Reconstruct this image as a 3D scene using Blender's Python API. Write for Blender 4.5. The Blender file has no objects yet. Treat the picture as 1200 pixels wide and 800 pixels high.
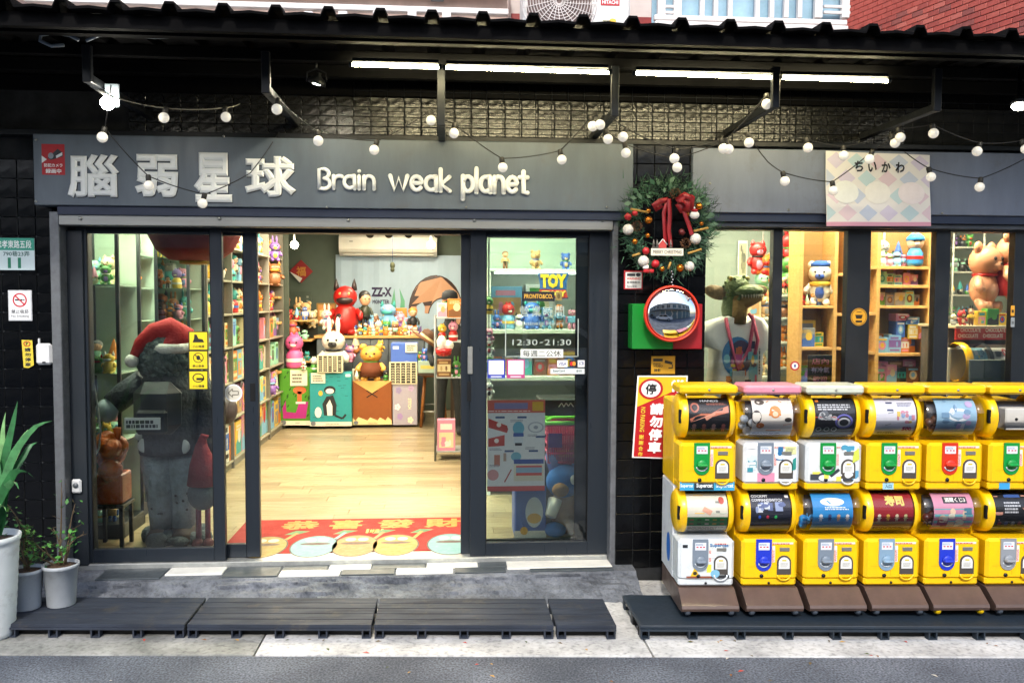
import bpy, math, random
from mathutils import Vector, Matrix, noise
RND = random.Random(11)
PI = math.pi
SC = bpy.context.scene
COL = SC.collection

# ------------------------------------------------------------------ camera
CAM_D, CAM_H = 5.40, 1.80
YAW, PITCH, ROLL = math.radians(4.2), math.radians(2.9), 0.0037
_f = Vector((math.sin(YAW)*math.cos(PITCH), math.cos(YAW)*math.cos(PITCH), -math.sin(PITCH)))
_r0 = Vector((math.cos(YAW), -math.sin(YAW), 0))
_u0 = _r0.cross(_f)
_r = _r0*math.cos(ROLL) + _u0*math.sin(ROLL)
_u = _u0*math.cos(ROLL) - _r0*math.sin(ROLL)
cam_data = bpy.data.cameras.new('camera')
cam_data.lens, cam_data.sensor_width = 30.0, 36.0
cam_data.clip_start, cam_data.clip_end = 0.05, 400
cam = bpy.data.objects.new('camera', cam_data)
COL.objects.link(cam)
_m = Matrix((( _r.x, _u.x, -_f.x, 0), (_r.y, _u.y, -_f.y, -CAM_D), (_r.z, _u.z, -_f.z, CAM_H), (0, 0, 0, 1)))
cam.matrix_world = _m
SC.camera = cam

# ------------------------------------------------------------------ sky, sun, exposure
world = bpy.data.worlds.new('World'); SC.world = world; world.use_nodes = True
_nt = world.node_tree
_bg = _nt.nodes['Background']
_sky = _nt.nodes.new('ShaderNodeTexSky'); _sky.sky_type = 'NISHITA'; _sky.sun_disc = False
SUN_EL, SUN_AZ = math.radians(40), math.radians(192)     # azimuth from north (+Y) clockwise
_sky.sun_elevation, _sky.sun_rotation = SUN_EL, SUN_AZ
_sky.air_density, _sky.dust_density, _sky.ozone_density = 1.0, 2.0, 1.5
_nt.links.new(_sky.outputs[0], _bg.inputs[0]); _bg.inputs[1].default_value = 0.14
sun_data = bpy.data.lights.new('sun', 'SUN'); sun_data.energy = 1.25; sun_data.angle = math.radians(4)
sun_data.color = (1.0, 0.96, 0.9)
sun = bpy.data.objects.new('sun', sun_data); COL.objects.link(sun)
_sd = Vector((math.sin(SUN_AZ)*math.cos(SUN_EL), math.cos(SUN_AZ)*math.cos(SUN_EL), math.sin(SUN_EL)))
sun.rotation_euler = (-_sd).to_track_quat('-Z', 'Y').to_euler(); sun.location = (0, -8, 20)
SC.view_settings.view_transform = 'Standard'; SC.view_settings.look = 'None'
SC.view_settings.gamma = 1.0; SC.view_settings.use_curve_mapping = False
SC.view_settings.exposure = 1.25
SC.render.engine = 'CYCLES'
SC.cycles.use_denoising = True
SC.cycles.max_bounces = 10; SC.cycles.transparent_max_bounces = 32
SC.cycles.diffuse_bounces = 3; SC.cycles.glossy_bounces = 4; SC.cycles.transmission_bounces = 6
SC.cycles.sample_clamp_indirect = 4.0
SC.cycles.caustics_reflective = False; SC.cycles.caustics_refractive = False

# ------------------------------------------------------------------ measuring: a pixel of the 1200x800 photo -> a point of the place
def _dir(px, py):
    return _f + _r*((px-600)/1000.0) + _u*((400-py)/1000.0)
def at(px, py, Y):
    d = _dir(px, py); t = (Y + CAM_D)/d.y
    return Vector((d.x*t, Y, CAM_H + d.z*t))
def atz(px, py, Z):
    d = _dir(px, py); t = (Z - CAM_H)/d.z
    return Vector((d.x*t, -CAM_D + d.y*t, Z))
def atx(px, py, X):
    d = _dir(px, py); t = X/d.x
    return Vector((X, -CAM_D + d.y*t, CAM_H + d.z*t))
def XX(px, Y, py=400): return at(px, py, Y).x
def ZZ(py, Y, px=526): return at(px, py, Y).z
def rect(px0, py0, px1, py1, Y):
    """x0,x1,z0,z1 on the plane Y of the pixel box"""
    mx, my = (px0+px1)/2, (py0+py1)/2
    return XX(px0, Y, my), XX(px1, Y, my), ZZ(py1, Y, mx), ZZ(py0, Y, mx)

# ------------------------------------------------------------------ materials
def lin(h):
    if isinstance(h, (tuple, list)): return tuple(h[:3])
    h = h.lstrip('#'); h = ''.join(c*2 for c in h) if len(h) == 3 else h
    return tuple(((c/12.92) if c <= 0.04045 else ((c+0.055)/1.055)**2.4) for c in (int(h[i:i+2], 16)/255 for i in (0, 2, 4)))
MATS = {}
def mat(col, rough=0.5, metal=0.0, var=0.10, scale=6.0, bump=0.0, bscale=60.0, stretch=None, emit=0.0, coat=0.0, spec=0.5, dirt=0.0, dscale=30.0):
    key = (tuple(round(c, 4) for c in lin(col)), rough, metal, var, scale, bump, bscale, stretch, emit, coat, spec, dirt, dscale)
    if key in MATS: return MATS[key]
    m = bpy.data.materials.new('surface_%03d' % len(MATS)); m.use_nodes = True
    nt = m.node_tree; p = nt.nodes['Principled BSDF']; c = lin(col)
    p.inputs['Roughness'].default_value = rough; p.inputs['Metallic'].default_value = metal
    p.inputs['Specular IOR Level'].default_value = spec
    p.inputs['Coat Weight'].default_value = coat; p.inputs['Coat Roughness'].default_value = 0.08
    p.inputs['Base Color'].default_value = (*c, 1)
    if emit:
        p.inputs['Emission Color'].default_value = (*c, 1); p.inputs['Emission Strength'].default_value = emit
    if var or bump:
        tc = nt.nodes.new('ShaderNodeTexCoord'); mp = nt.nodes.new('ShaderNodeMapping')
        nt.links.new(tc.outputs['Object'], mp.inputs[0])
        if stretch: mp.inputs['Scale'].default_value = stretch
    if var:
        n = nt.nodes.new('ShaderNodeTexNoise'); n.inputs['Scale'].default_value = scale; n.inputs['Detail'].default_value = 6
        n.inputs['Roughness'].default_value = 0.65
        nt.links.new(mp.outputs[0], n.inputs['Vector'])
        r = nt.nodes.new('ShaderNodeMapRange'); r.inputs[1].default_value = 0.3; r.inputs[2].default_value = 0.7
        r.inputs[3].default_value = 1-var; r.inputs[4].default_value = 1+var*0.6
        nt.links.new(n.outputs[0], r.inputs[0])
        mx = nt.nodes.new('ShaderNodeVectorMath'); mx.operation = 'SCALE'; mx.inputs[0].default_value = c
        nt.links.new(r.outputs[0], mx.inputs['Scale']); nt.links.new(mx.outputs[0], p.inputs['Base Color'])
        rr = nt.nodes.new('ShaderNodeMapRange'); rr.inputs[1].default_value = 0.3; rr.inputs[2].default_value = 0.7
        rr.inputs[3].default_value = min(1, rough+0.12); rr.inputs[4].default_value = max(0.03, rough-0.08)
        nt.links.new(n.outputs[0], rr.inputs[0]); nt.links.new(rr.outputs[0], p.inputs['Roughness'])
    if dirt:            # worn and grimy specks and smears
        d = nt.nodes.new('ShaderNodeTexNoise'); d.inputs['Scale'].default_value = dscale; d.inputs['Detail'].default_value = 9; d.inputs['Roughness'].default_value = .75
        nt.links.new(tc.outputs['Object'], d.inputs['Vector']); dr = nt.nodes.new('ShaderNodeMapRange'); dr.inputs[1].default_value = .54; dr.inputs[2].default_value = .72; dr.inputs[3].default_value = 0; dr.inputs[4].default_value = dirt
        nt.links.new(d.outputs[0], dr.inputs[0]); dm = nt.nodes.new('ShaderNodeMix'); dm.data_type = 'RGBA'; dm.inputs[7].default_value = (.10, .085, .06, 1)
        nt.links.new(dr.outputs[0], dm.inputs[0]); src = p.inputs['Base Color'].links[0].from_socket if p.inputs['Base Color'].links else None
        if src: nt.links.new(src, dm.inputs[6])
        nt.links.new(dm.outputs[2], p.inputs['Base Color'])
    if bump:
        b = nt.nodes.new('ShaderNodeTexNoise'); b.inputs['Scale'].default_value = bscale; b.inputs['Detail'].default_value = 5
        nt.links.new(mp.outputs[0], b.inputs['Vector'])
        bp = nt.nodes.new('ShaderNodeBump'); bp.inputs['Strength'].default_value = bump; bp.inputs['Distance'].default_value = 0.02
        nt.links.new(b.outputs[0], bp.inputs['Height']); nt.links.new(bp.outputs[0], p.inputs['Normal'])
    MATS[key] = m
    return m
def ink(col): return mat(col, rough=0.45, var=0.05, scale=25)
def gloss(col): return mat(col, rough=0.22, var=0.05, scale=9)
def toy(col): return mat(col, rough=0.38, var=0.06, scale=14)
def cloth(col): return mat(col, rough=0.9, var=0.15, scale=30, bump=0.3, bscale=220, spec=0.2)
def lamp(col, s): return mat(col, rough=0.4, var=0, emit=s)
def glass(tint=(0.92, 0.96, 0.945), ior=1.62, rough=0.0, name='clear_glass'):
    if name in MATS: return MATS[name]
    m = bpy.data.materials.new(name); m.use_nodes = True; nt = m.node_tree; nt.nodes.clear()
    o = nt.nodes.new('ShaderNodeOutputMaterial'); mx = nt.nodes.new('ShaderNodeMixShader')
    t = nt.nodes.new('ShaderNodeBsdfTransparent'); t.inputs[0].default_value = (*tint, 1)
    g = nt.nodes.new('ShaderNodeBsdfGlossy'); g.inputs['Roughness'].default_value = rough
    fr = nt.nodes.new('ShaderNodeFresnel'); fr.inputs[0].default_value = ior
    nt.links.new(fr.outputs[0], mx.inputs[0]); nt.links.new(t.outputs[0], mx.inputs[1]); nt.links.new(g.outputs[0], mx.inputs[2])
    if rough == 0:      # a thin film of street dust and finger marks
        tc = nt.nodes.new('ShaderNodeTexCoord'); n = nt.nodes.new('ShaderNodeTexNoise'); n.inputs['Scale'].default_value = 3.5; n.inputs['Detail'].default_value = 8; n.inputs['Roughness'].default_value = .7
        nt.links.new(tc.outputs['Object'], n.inputs['Vector']); r = nt.nodes.new('ShaderNodeMapRange'); r.inputs[1].default_value = .45; r.inputs[2].default_value = .8; r.inputs[3].default_value = 0; r.inputs[4].default_value = .025
        nt.links.new(n.outputs[0], r.inputs[0]); df = nt.nodes.new('ShaderNodeBsdfDiffuse'); df.inputs[0].default_value = (.5, .52, .52, 1); m2 = nt.nodes.new('ShaderNodeMixShader')
        nt.links.new(r.outputs[0], m2.inputs[0]); nt.links.new(mx.outputs[0], m2.inputs[1]); nt.links.new(df.outputs[0], m2.inputs[2]); mx = m2
    nt.links.new(mx.outputs[0], o.inputs[0]); MATS[name] = m
    return m
GLASS = glass()
ACRYL = glass((0.97, 0.97, 0.97), 1.38, 0.02, 'clear_plastic')
FILM = glass((0.8, 0.82, 0.84), 1.5, 0.05, 'smoked_plastic')
BLACK = mat('#0c0d0f', 0.5, var=0.25, scale=12, spec=.3)
BLACKM = mat('#14171b', 0.42, metal=0.0, var=0.2, scale=20, spec=.35)
FRAMEG = mat('#262d35', 0.34, metal=0.3, var=0.12, scale=30, stretch=(1, 1, .08))
STEEL = mat('#9b9c98', 0.42, metal=0.7, var=0.18, scale=18, stretch=(.1, 1, 1))
WHITE = mat('#e6e6e2', 0.5, var=0.06)
OAK = mat('#c89a5a', 0.55, var=0.18, scale=5, stretch=(1, 6, 12), bump=0.05)
YEL = mat('#e8ad04', 0.30, var=0.07, scale=5, coat=0.25)

# ------------------------------------------------------------------ mesh builder
def _chamfer(x0, x1, y0, y1, z0, z1, b):
    lo, hi = (x0, y0, z0), (x1, y1, z1); V = {}; vs = []
    for sx in (0, 1):
        for sy in (0, 1):
            for sz in (0, 1):
                s = (sx, sy, sz)
                for a in range(3):
                    p = []
                    for k in range(3):
                        q = hi[k] if s[k] else lo[k]
                        if k != a: q += -b if s[k] else b
                        p.append(q)
                    V[s+(a,)] = len(vs); vs.append(tuple(p))
    fs = []
    for a in range(3):
        o = [k for k in range(3) if k != a]
        for s in (0, 1):
            q = []
            for (i, j) in ((0, 0), (1, 0), (1, 1), (0, 1)):
                t = [0, 0, 0]; t[a] = s; t[o[0]] = i; t[o[1]] = j; q.append(V[tuple(t)+(a,)])
            fs.append(q)
        for i in (0, 1):
            for j in (0, 1):
                q = []
                for s, ax in ((0, o[0]), (1, o[0]), (1, o[1]), (0, o[1])):
                    t = [0, 0, 0]; t[a] = s; t[o[0]] = i; t[o[1]] = j; q.append(V[tuple(t)+(ax,)])
                fs.append(q)
    for s in V:
        if s[3] == 0: fs.append([V[s[:3]+(k,)] for k in range(3)])
    c = Vector(((x0+x1)/2, (y0+y1)/2, (z0+z1)/2)); out = []
    for f in fs:
        a_, b_, c_ = (Vector(vs[f[k]]) for k in range(3))
        n = (b_-a_).cross(c_-a_); m_ = sum((Vector(vs[k]) for k in f), Vector())/len(f)
        out.append(f if n.dot(m_-c) >= 0 else f[::-1])
    return vs, out

class MB:
    def __init__(s, X=None): s.v, s.f, s.m, s.sm, s.mats, s.X = [], [], [], [], [], X
    def _mi(s, m):
        if m is None: return 0
        if m not in s.mats: s.mats.append(m)
        return s.mats.index(m)
    def add(s, vs, fs, m=None, smooth=False):
        k = len(s.v); i = s._mi(m)
        for v in vs: s.v.append(tuple(s.X @ Vector(v)) if s.X is not None else tuple(v))
        for f in fs: s.f.append([q+k for q in f]); s.m.append(i); s.sm.append(smooth)
        return s
    def box(s, x0, x1, y0, y1, z0, z1, b=0, m=None):
        x0, x1 = min(x0, x1), max(x0, x1); y0, y1 = min(y0, y1), max(y0, y1); z0, z1 = min(z0, z1), max(z0, z1)
        if b:
            b = min(b, .45*(x1-x0), .45*(y1-y0), .45*(z1-z0)); return s.add(*_chamfer(x0, x1, y0, y1, z0, z1, b), m)
        v = [(x0, y0, z0), (x1, y0, z0), (x1, y1, z0), (x0, y1, z0), (x0, y0, z1), (x1, y0, z1), (x1, y1, z1), (x0, y1, z1)]
        return s.add(v, [(0, 3, 2, 1), (4, 5, 6, 7), (0, 1, 5, 4), (1, 2, 6, 5), (2, 3, 7, 6), (3, 0, 4, 7)], m)
    def sphere(s, c, r, nu=12, nv=8, m=None, smooth=True):
        if not isinstance(r, (tuple, list)): r = (r, r, r)
        vs = [(c[0], c[1], c[2]-r[2])]
        for j in range(1, nv):
            t = -PI/2+PI*j/nv
            for i in range(nu):
                p = 2*PI*i/nu; vs.append((c[0]+r[0]*math.cos(t)*math.cos(p), c[1]+r[1]*math.cos(t)*math.sin(p), c[2]+r[2]*math.sin(t)))
        vs.append((c[0], c[1], c[2]+r[2])); fs = []
        for i in range(nu): fs.append((0, 1+(i+1) % nu, 1+i))
        for j in range(nv-2):
            for i in range(nu):
                a = 1+j*nu+i; b = 1+j*nu+(i+1) % nu; fs.append((a, b, b+nu, a+nu))
        L = len(vs)-1; k = 1+(nv-2)*nu
        for i in range(nu): fs.append((k+i, k+(i+1) % nu, L))
        return s.add(vs, fs, m, smooth)
    def tube(s, path, r, n=8, m=None, cap=True, smooth=True):
        P = [Vector(p) for p in path]; rs = r if isinstance(r, (list, tuple)) else [r]*len(P)
        vs, fs = [], []; prev = None
        for i, p in enumerate(P):
            t = (P[min(i+1, len(P)-1)]-P[max(i-1, 0)])
            t = t.normalized() if t.length > 1e-9 else Vector((0, 0, 1))
            if prev is None:
                prev = t.cross(Vector((0, 0, 1)) if abs(t.z) < .9 else Vector((1, 0, 0))).normalized()
            prev = (prev-t*prev.dot(t)); prev = prev.normalized() if prev.length > 1e-6 else t.orthogonal().normalized()
            b = t.cross(prev)
            for k in range(n):
                a = 2*PI*k/n; vs.append(tuple(p+(prev*math.cos(a)+b*math.sin(a))*rs[i]))
        for i in range(len(P)-1):
            for k in range(n):
                a = i*n+k; c = i*n+(k+1) % n; fs.append((a, c, c+n, a+n))
        if cap:
            fs.append(tuple(range(n))[::-1]); fs.append(tuple(range((len(P)-1)*n, len(P)*n)))
        return s.add(vs, fs, m, smooth)
    def cyl(s, p0, p1, r0, r1=None, n=16, m=None, smooth=True): return s.tube([p0, p1], [r0, r0 if r1 is None else r1], n, m, True, smooth)
    def lathe(s, prof, c=(0, 0, 0), n=20, m=None, axis='z', smooth=True, arc=2*PI, a0=0, cap=True):
        """prof: (radius, along) pairs"""
        vs, fs = [], []; full = arc > 6.28; N = n if full else n+1
        for (r, h) in prof:
            for k in range(N):
                a = a0+arc*k/n; q = (r*math.cos(a), r*math.sin(a))
                vs.append((c[0]+q[0], c[1]+q[1], c[2]+h) if axis == 'z' else (c[0]+h, c[1]+q[0], c[2]+q[1]) if axis == 'x' else (c[0]+q[1], c[1]+h, c[2]+q[0]))
        for i in range(len(prof)-1):
            for k in range(n):
                a = i*N+k; b = i*N+(k+1) % N; fs.append((a, b, b+N, a+N))
        if full and cap:
            if prof[0][0] > 1e-5: fs.append(tuple(range(N))[::-1])
            if prof[-1][0] > 1e-5: fs.append(tuple(range((len(prof)-1)*N, len(prof)*N)))
        return s.add(vs, fs, m, smooth)
    def prism(s, poly, y0, y1, m=None, smooth=False):
        """poly of (x,z), counter-clockwise seen from -Y, extruded from y0 (front) to y1"""
        n = len(poly); vs = [(x, y0, z) for x, z in poly]+[(x, y1, z) for x, z in poly]
        fs = [tuple(range(n)), tuple(range(n, 2*n))[::-1]]+[((i+1) % n, i, i+n, (i+1) % n+n) for i in range(n)]
        return s.add(vs, fs, m, smooth)
    def prismx(s, poly, x0, x1, m=None, smooth=False):
        n = len(poly); vs = [(x0, y, z) for y, z in poly]+[(x1, y, z) for y, z in poly]
        fs = [tuple(range(n)), tuple(range(n, 2*n))[::-1]]+[((i+1) % n, i, i+n, (i+1) % n+n) for i in range(n)]
        return s.add(vs, fs, m, smooth)
    def quad(s, a, b, c, d, m=None): return s.add([a, b, c, d], [(0, 1, 2, 3)], m)
    def mesh(s, name, m=None):
        me = bpy.data.meshes.new(name); me.from_pydata(s.v, [], s.f)
        ms = s.mats if s.mats else [m or WHITE]
        for q in ms: me.materials.append(q)
        me.polygons.foreach_set('material_index', s.m if s.mats else [0]*len(s.f)); me.polygons.foreach_set('use_smooth', s.sm); me.update()
        return me

class Pieces:
    """stands in for a builder: every shape added becomes a part of its own"""
    def __init__(s, name, parent): s.name, s.parent = name, parent
    def add(s, vs, fs, m=None, smooth=False): Lc(s.name, MB().add(vs, fs, m, smooth), None, s.parent)
def O(name, mb, m=None, parent=None, mesh=None):
    me = mesh or mb.mesh(name, m); o = bpy.data.objects.new(name, me); COL.objects.link(o)
    if parent is not None:
        o.parent = parent; o.matrix_parent_inverse = Matrix.Translation(-Vector(getattr(parent, 'location', (0, 0, 0)))) if parent.parent is None else Matrix()
    return o
def Lc(name, mb, m, parent, mesh=None):
    """child given in its parent's own coordinates"""
    me = mesh or mb.mesh(name, m); o = bpy.data.objects.new(name, me); COL.objects.link(o); o.parent = parent
    return o
def tag(o, label, cat, group=None):
    o['label'] = label; o['category'] = cat
    if group: o['group'] = group
    return o
def struct(o, kind='structure'): o['kind'] = kind; return o
def thing(name, label, cat, loc=(0, 0, 0), group=None):
    o = bpy.data.objects.new(name, None); COL.objects.link(o); o.location = loc; o.empty_display_size = .1
    return tag(o, label, cat, group)
def solo(name, label, cat, mb, m=None, group=None):
    xs = [v[0] for v in mb.v]; ys = [v[1] for v in mb.v]; zs = [v[2] for v in mb.v]
    c = ((min(xs)+max(xs))/2, (min(ys)+max(ys))/2, min(zs))
    mb.v = [(v[0]-c[0], v[1]-c[1], v[2]-c[2]) for v in mb.v]
    o = O(name, mb, m); o.location = c
    return tag(o, label, cat, group)
def copy_tree(o, parent=None):
    c = o.copy(); COL.objects.link(c)
    if parent is not None: c.parent = parent
    for ch in list(o.children): copy_tree(ch, c)
    return c

# ------------------------------------------------------------------ lettering and flat print
_TX = {}
def text_data(body, bold=0.0):
    k = (body, bold)
    if k not in _TX:
        c = bpy.data.curves.new('lettering', 'FONT'); c.body = body; c.size = 1; c.resolution_u = 2
        if bold: c.bevel_depth = bold; c.bevel_resolution = 1 if bold > .05 else 0
        o = bpy.data.objects.new('lettering', c); COL.objects.link(o)
        dg = bpy.context.evaluated_depsgraph_get(); me = bpy.data.meshes.new_from_object(o.evaluated_get(dg))
        vs = [tuple(v.co) for v in me.vertices]; fs = [tuple(p.vertices) for p in me.polygons]
        if bold:   # keep the half that faces the viewer
            fs = [f for f in fs if all(vs[q][2] > -1e-6 for q in f)]
        bpy.data.objects.remove(o); bpy.data.curves.remove(c); bpy.data.meshes.remove(me)
        x0, x1 = min(v[0] for v in vs), max(v[0] for v in vs); y0, y1 = min(v[1] for v in vs), max(v[1] for v in vs)
        z1 = max(max(v[2] for v in vs), 1e-6)
        _TX[k] = ([((v[0]-x0)/(x1-x0), (v[1]-y0)/(y1-y0), max(v[2], 0)/z1) for v in vs], fs, (x1-x0)/(y1-y0))
    return _TX[k]
def planar(x0, x1, z0, z1, y, step=0.0007):
    return lambda u, v, l: (x0+u*(x1-x0), y-l*step, z0+v*(z1-z0))
def flatmap(x0, x1, y0, y1, z, step=0.0007):
    return lambda u, v, l: (x0+u*(x1-x0), y0+v*(y1-y0), z+l*step)
def c_rect(mb, P, u0, v0, u1, v1, col, l=1, n=1):
    vs, fs = [], []
    for i in range(n+1):
        v = v0+(v1-v0)*i/n; vs += [P(u0, v, l), P(u1, v, l)]
        if i: k = 2*i-2; fs.append((k, k+1, k+3, k+2))
    mb.add(vs, fs, ink(col) if not hasattr(col, 'name') else col)
def c_poly(mb, P, pts, col, l=1):
    mb.add([P(u, v, l) for u, v in pts], [tuple(range(len(pts)))], ink(col) if not hasattr(col, 'name') else col)
def c_ell(mb, P, cu, cv, ru, rv, col, l=1, n=20):
    c_poly(mb, P, [(cu+ru*math.cos(2*PI*k/n), cv+rv*math.sin(2*PI*k/n)) for k in range(n)], col, l)
def c_ring(mb, P, cu, cv, ru, rv, w, col, l=1, n=24):
    vs, fs = [], []
    for k in range(n):
        a = 2*PI*k/n; vs += [P(cu+ru*math.cos(a), cv+rv*math.sin(a), l), P(cu+ru*(1-w)*math.cos(a), cv+rv*(1-w)*math.sin(a), l)]
    for k in range(n): a = 2*k; b = 2*((k+1) % n); fs.append((a, b, b+1, a+1))
    mb.add(vs, fs, ink(col) if not hasattr(col, 'name') else col)
def c_line(mb, P, pts, w, col, l=1, asp=1.0):
    """stroke of width w (in u); asp = height/width of the card"""
    for (a, b) in zip(pts, pts[1:]):
        dx, dy = (b[0]-a[0]), (b[1]-a[1])*asp; L = math.hypot(dx, dy) or 1; nx, ny = -dy/L*w/2, dx/L*w/2/asp
        c_poly(mb, P, [(a[0]-nx, a[1]-ny), (b[0]-nx, b[1]-ny), (b[0]+nx, b[1]+ny), (a[0]+nx, a[1]+ny)], col, l)
def c_text(mb, P, body, u0, v0, u1, v1, col, l=2, bold=0.02, lift=0.6):
    vs, fs, _ = text_data(body, bold)
    mb.add([P(u0+a*(u1-u0), v0+b*(v1-v0), l+c*lift) for a, b, c in vs], fs, ink(col) if not hasattr(col, 'name') else col)
def bars(mb, P, u0, v0, u1, v1, rows, col, l=2, seed=0, fill=.55):
    """rows of fine print too small to read"""
    r = random.Random(seed); h = (v1-v0)/rows
    for i in range(rows):
        x = u0; e = u0+(u1-u0)*r.uniform(.7, 1)
        while x < e:
            w = (u1-u0)*r.uniform(.04, .14); c_rect(mb, P, x, v0+h*i, min(x+w, e), v0+h*i+h*fill, col, l); x += w+(u1-u0)*.025
def busy(mb, P, pal, n=14, l=2, seed=0, lo=.05, hi=.25, box=(0, 0, 1, 1)):
    r = random.Random(seed)
    for i in range(n):
        w, h = r.uniform(lo, hi), r.uniform(lo, hi); u = box[0]+r.uniform(0, max(.01, box[2]-box[0]-w)); v = box[1]+r.uniform(0, max(.01, box[3]-box[1]-h))
        col = r.choice(pal)
        if r.random() < .5: c_rect(mb, P, u, v, u+w, v+h, col, l+i*.12)
        else: c_ell(mb, P, u+w/2, v+h/2, w/2, h/2, col, l+i*.12, 14)
def panel(x0, x1, z0, z1, y, th, edge, face=None, b=.002):
    """a board of thickness th whose printed front lies at y; returns builder and map"""
    mb = MB(); mb.box(x0, x1, y, y+th, z0, z1, b, edge)
    P = planar(x0, x1, z0, z1, y)
    if face: c_rect(mb, P, .01, .01, .99, .99, face, 1)
    return mb, P
ORD = ['first', 'second', 'third', 'fourth', 'fifth', 'sixth', 'seventh', 'eighth', 'ninth', 'tenth', 'eleventh', 'twelfth', 'thirteenth', 'fourteenth', 'fifteenth', 'sixteenth', 'seventeenth', 'eighteenth', 'nineteenth', 'twentieth']
# ================================================================== ground
ZF = 0.134                      # shop floor / threshold level, road = 0
SK = -0.071                     # the street runs at a slight angle to the shop front
def sy(x, y): return y + SK*x
def asphalt():
    m = bpy.data.materials.new('asphalt'); m.use_nodes = True; nt = m.node_tree; p = nt.nodes['Principled BSDF']
    tc = nt.nodes.new('ShaderNodeTexCoord')
    def noise(sc, det=4):
        n = nt.nodes.new('ShaderNodeTexNoise'); n.inputs['Scale'].default_value = sc; n.inputs['Detail'].default_value = det
        nt.links.new(tc.outputs['Object'], n.inputs['Vector']); return n
    a, b = noise(1.3, 8), noise(90, 3); vo = nt.nodes.new('ShaderNodeTexVoronoi'); vo.inputs['Scale'].default_value = 130
    nt.links.new(tc.outputs['Object'], vo.inputs['Vector'])
    r1 = nt.nodes.new('ShaderNodeValToRGB'); r1.color_ramp.elements[0].color = (.058, .067, .086, 1); r1.color_ramp.elements[1].color = (.13, .145, .175, 1)
    r1.color_ramp.elements[0].position, r1.color_ramp.elements[1].position = .38, .62
    nt.links.new(a.outputs[0], r1.inputs[0])
    r2 = nt.nodes.new('ShaderNodeValToRGB'); r2.color_ramp.elements[0].color = (.45, .45, .45, 1); r2.color_ramp.elements[1].color = (1.9, 1.9, 1.9, 1)
    r2.color_ramp.elements[0].position, r2.color_ramp.elements[1].position = .35, .75
    nt.links.new(b.outputs[0], r2.inputs[0])
    mx = nt.nodes.new('ShaderNodeMix'); mx.data_type = 'RGBA'; mx.blend_type = 'MULTIPLY'; mx.inputs[0].default_value = 1
    nt.links.new(r1.outputs[0], mx.inputs[6]); nt.links.new(r2.outputs[0], mx.inputs[7]); nt.links.new(mx.outputs[2], p.inputs['Base Color'])
    bp = nt.nodes.new('ShaderNodeBump'); bp.inputs['Strength'].default_value = .7; bp.inputs['Distance'].default_value = .006
    nt.links.new(vo.outputs['Distance'], bp.inputs['Height']); nt.links.new(bp.outputs[0], p.inputs['Normal']); p.inputs['Roughness'].default_value = .85
    return m
def concrete(name, lo, hi, dark=(.05, .05, .05), sc=3.0, crack=True, bump=.5):
    m = bpy.data.materials.new(name); m.use_nodes = True; nt = m.node_tree; p = nt.nodes['Principled BSDF']
    tc = nt.nodes.new('ShaderNodeTexCoord')
    n = nt.nodes.new('ShaderNodeTexNoise'); n.inputs['Scale'].default_value = sc; n.inputs['Detail'].default_value = 10; n.inputs['Roughness'].default_value = .7
    nt.links.new(tc.outputs['Object'], n.inputs['Vector'])
    r = nt.nodes.new('ShaderNodeValToRGB'); e = r.color_ramp.elements
    e[0].color, e[1].color = (*lo, 1), (*hi, 1); e[0].position, e[1].position = .34, .62
    nt.links.new(n.outputs[0], r.inputs[0])
    n2 = nt.nodes.new('ShaderNodeTexNoise'); n2.inputs['Scale'].default_value = sc*14; n2.inputs['Detail'].default_value = 6
    nt.links.new(tc.outputs['Object'], n2.inputs['Vector'])
    r2 = nt.nodes.new('ShaderNodeValToRGB'); r2.color_ramp.elements[0].color = (*dark, 1); r2.color_ramp.elements[1].color = (1, 1, 1, 1)
    r2.color_ramp.elements[0].position, r2.color_ramp.elements[1].position = .22, .5
    nt.links.new(n2.outputs[0], r2.inputs[0])
    mx = nt.nodes.new('ShaderNodeMix'); mx.data_type = 'RGBA'; mx.blend_type = 'MULTIPLY'; mx.inputs[0].default_value = .55
    nt.links.new(r.outputs[0], mx.inputs[6]); nt.links.new(r2.outputs[0], mx.inputs[7]); nt.links.new(mx.outputs[2], p.inputs['Base Color'])
    bp = nt.nodes.new('ShaderNodeBump'); bp.inputs['Strength'].default_value = bump; bp.inputs['Distance'].default_value = .01
    nt.links.new(n2.outputs[0], bp.inputs['Height']); nt.links.new(bp.outputs[0], p.inputs['Normal']); p.inputs['Roughness'].default_value = .88
    return m
ASPH = asphalt()
CONC_L = concrete('gutter_concrete_dirty', (.13, .135, .125), (.34, .34, .32))
CONC_R = concrete('gutter_concrete_pale', (.30, .30, .30), (.58, .58, .575))
CONC_S = concrete('step_concrete', (.035, .041, .053), (.165, .18, .207), sc=4.0, bump=.9)
g = MB(); g.quad((-90, -90, -.02), (90, -90, -.02), (90, 90, -.02), (-90, 90, -.02)); struct(O('ground', g, mat('#6b6a66', .9)))
g = MB(); xs = [-40, -6, 0, 6, 40]
for a, b in zip(xs, xs[1:]): g.quad((a, sy(a, -11), 0), (b, sy(b, -11), 0), (b, sy(b, -1.185), 0), (a, sy(a, -1.185), 0))
struct(O('road', g, ASPH))
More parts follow.
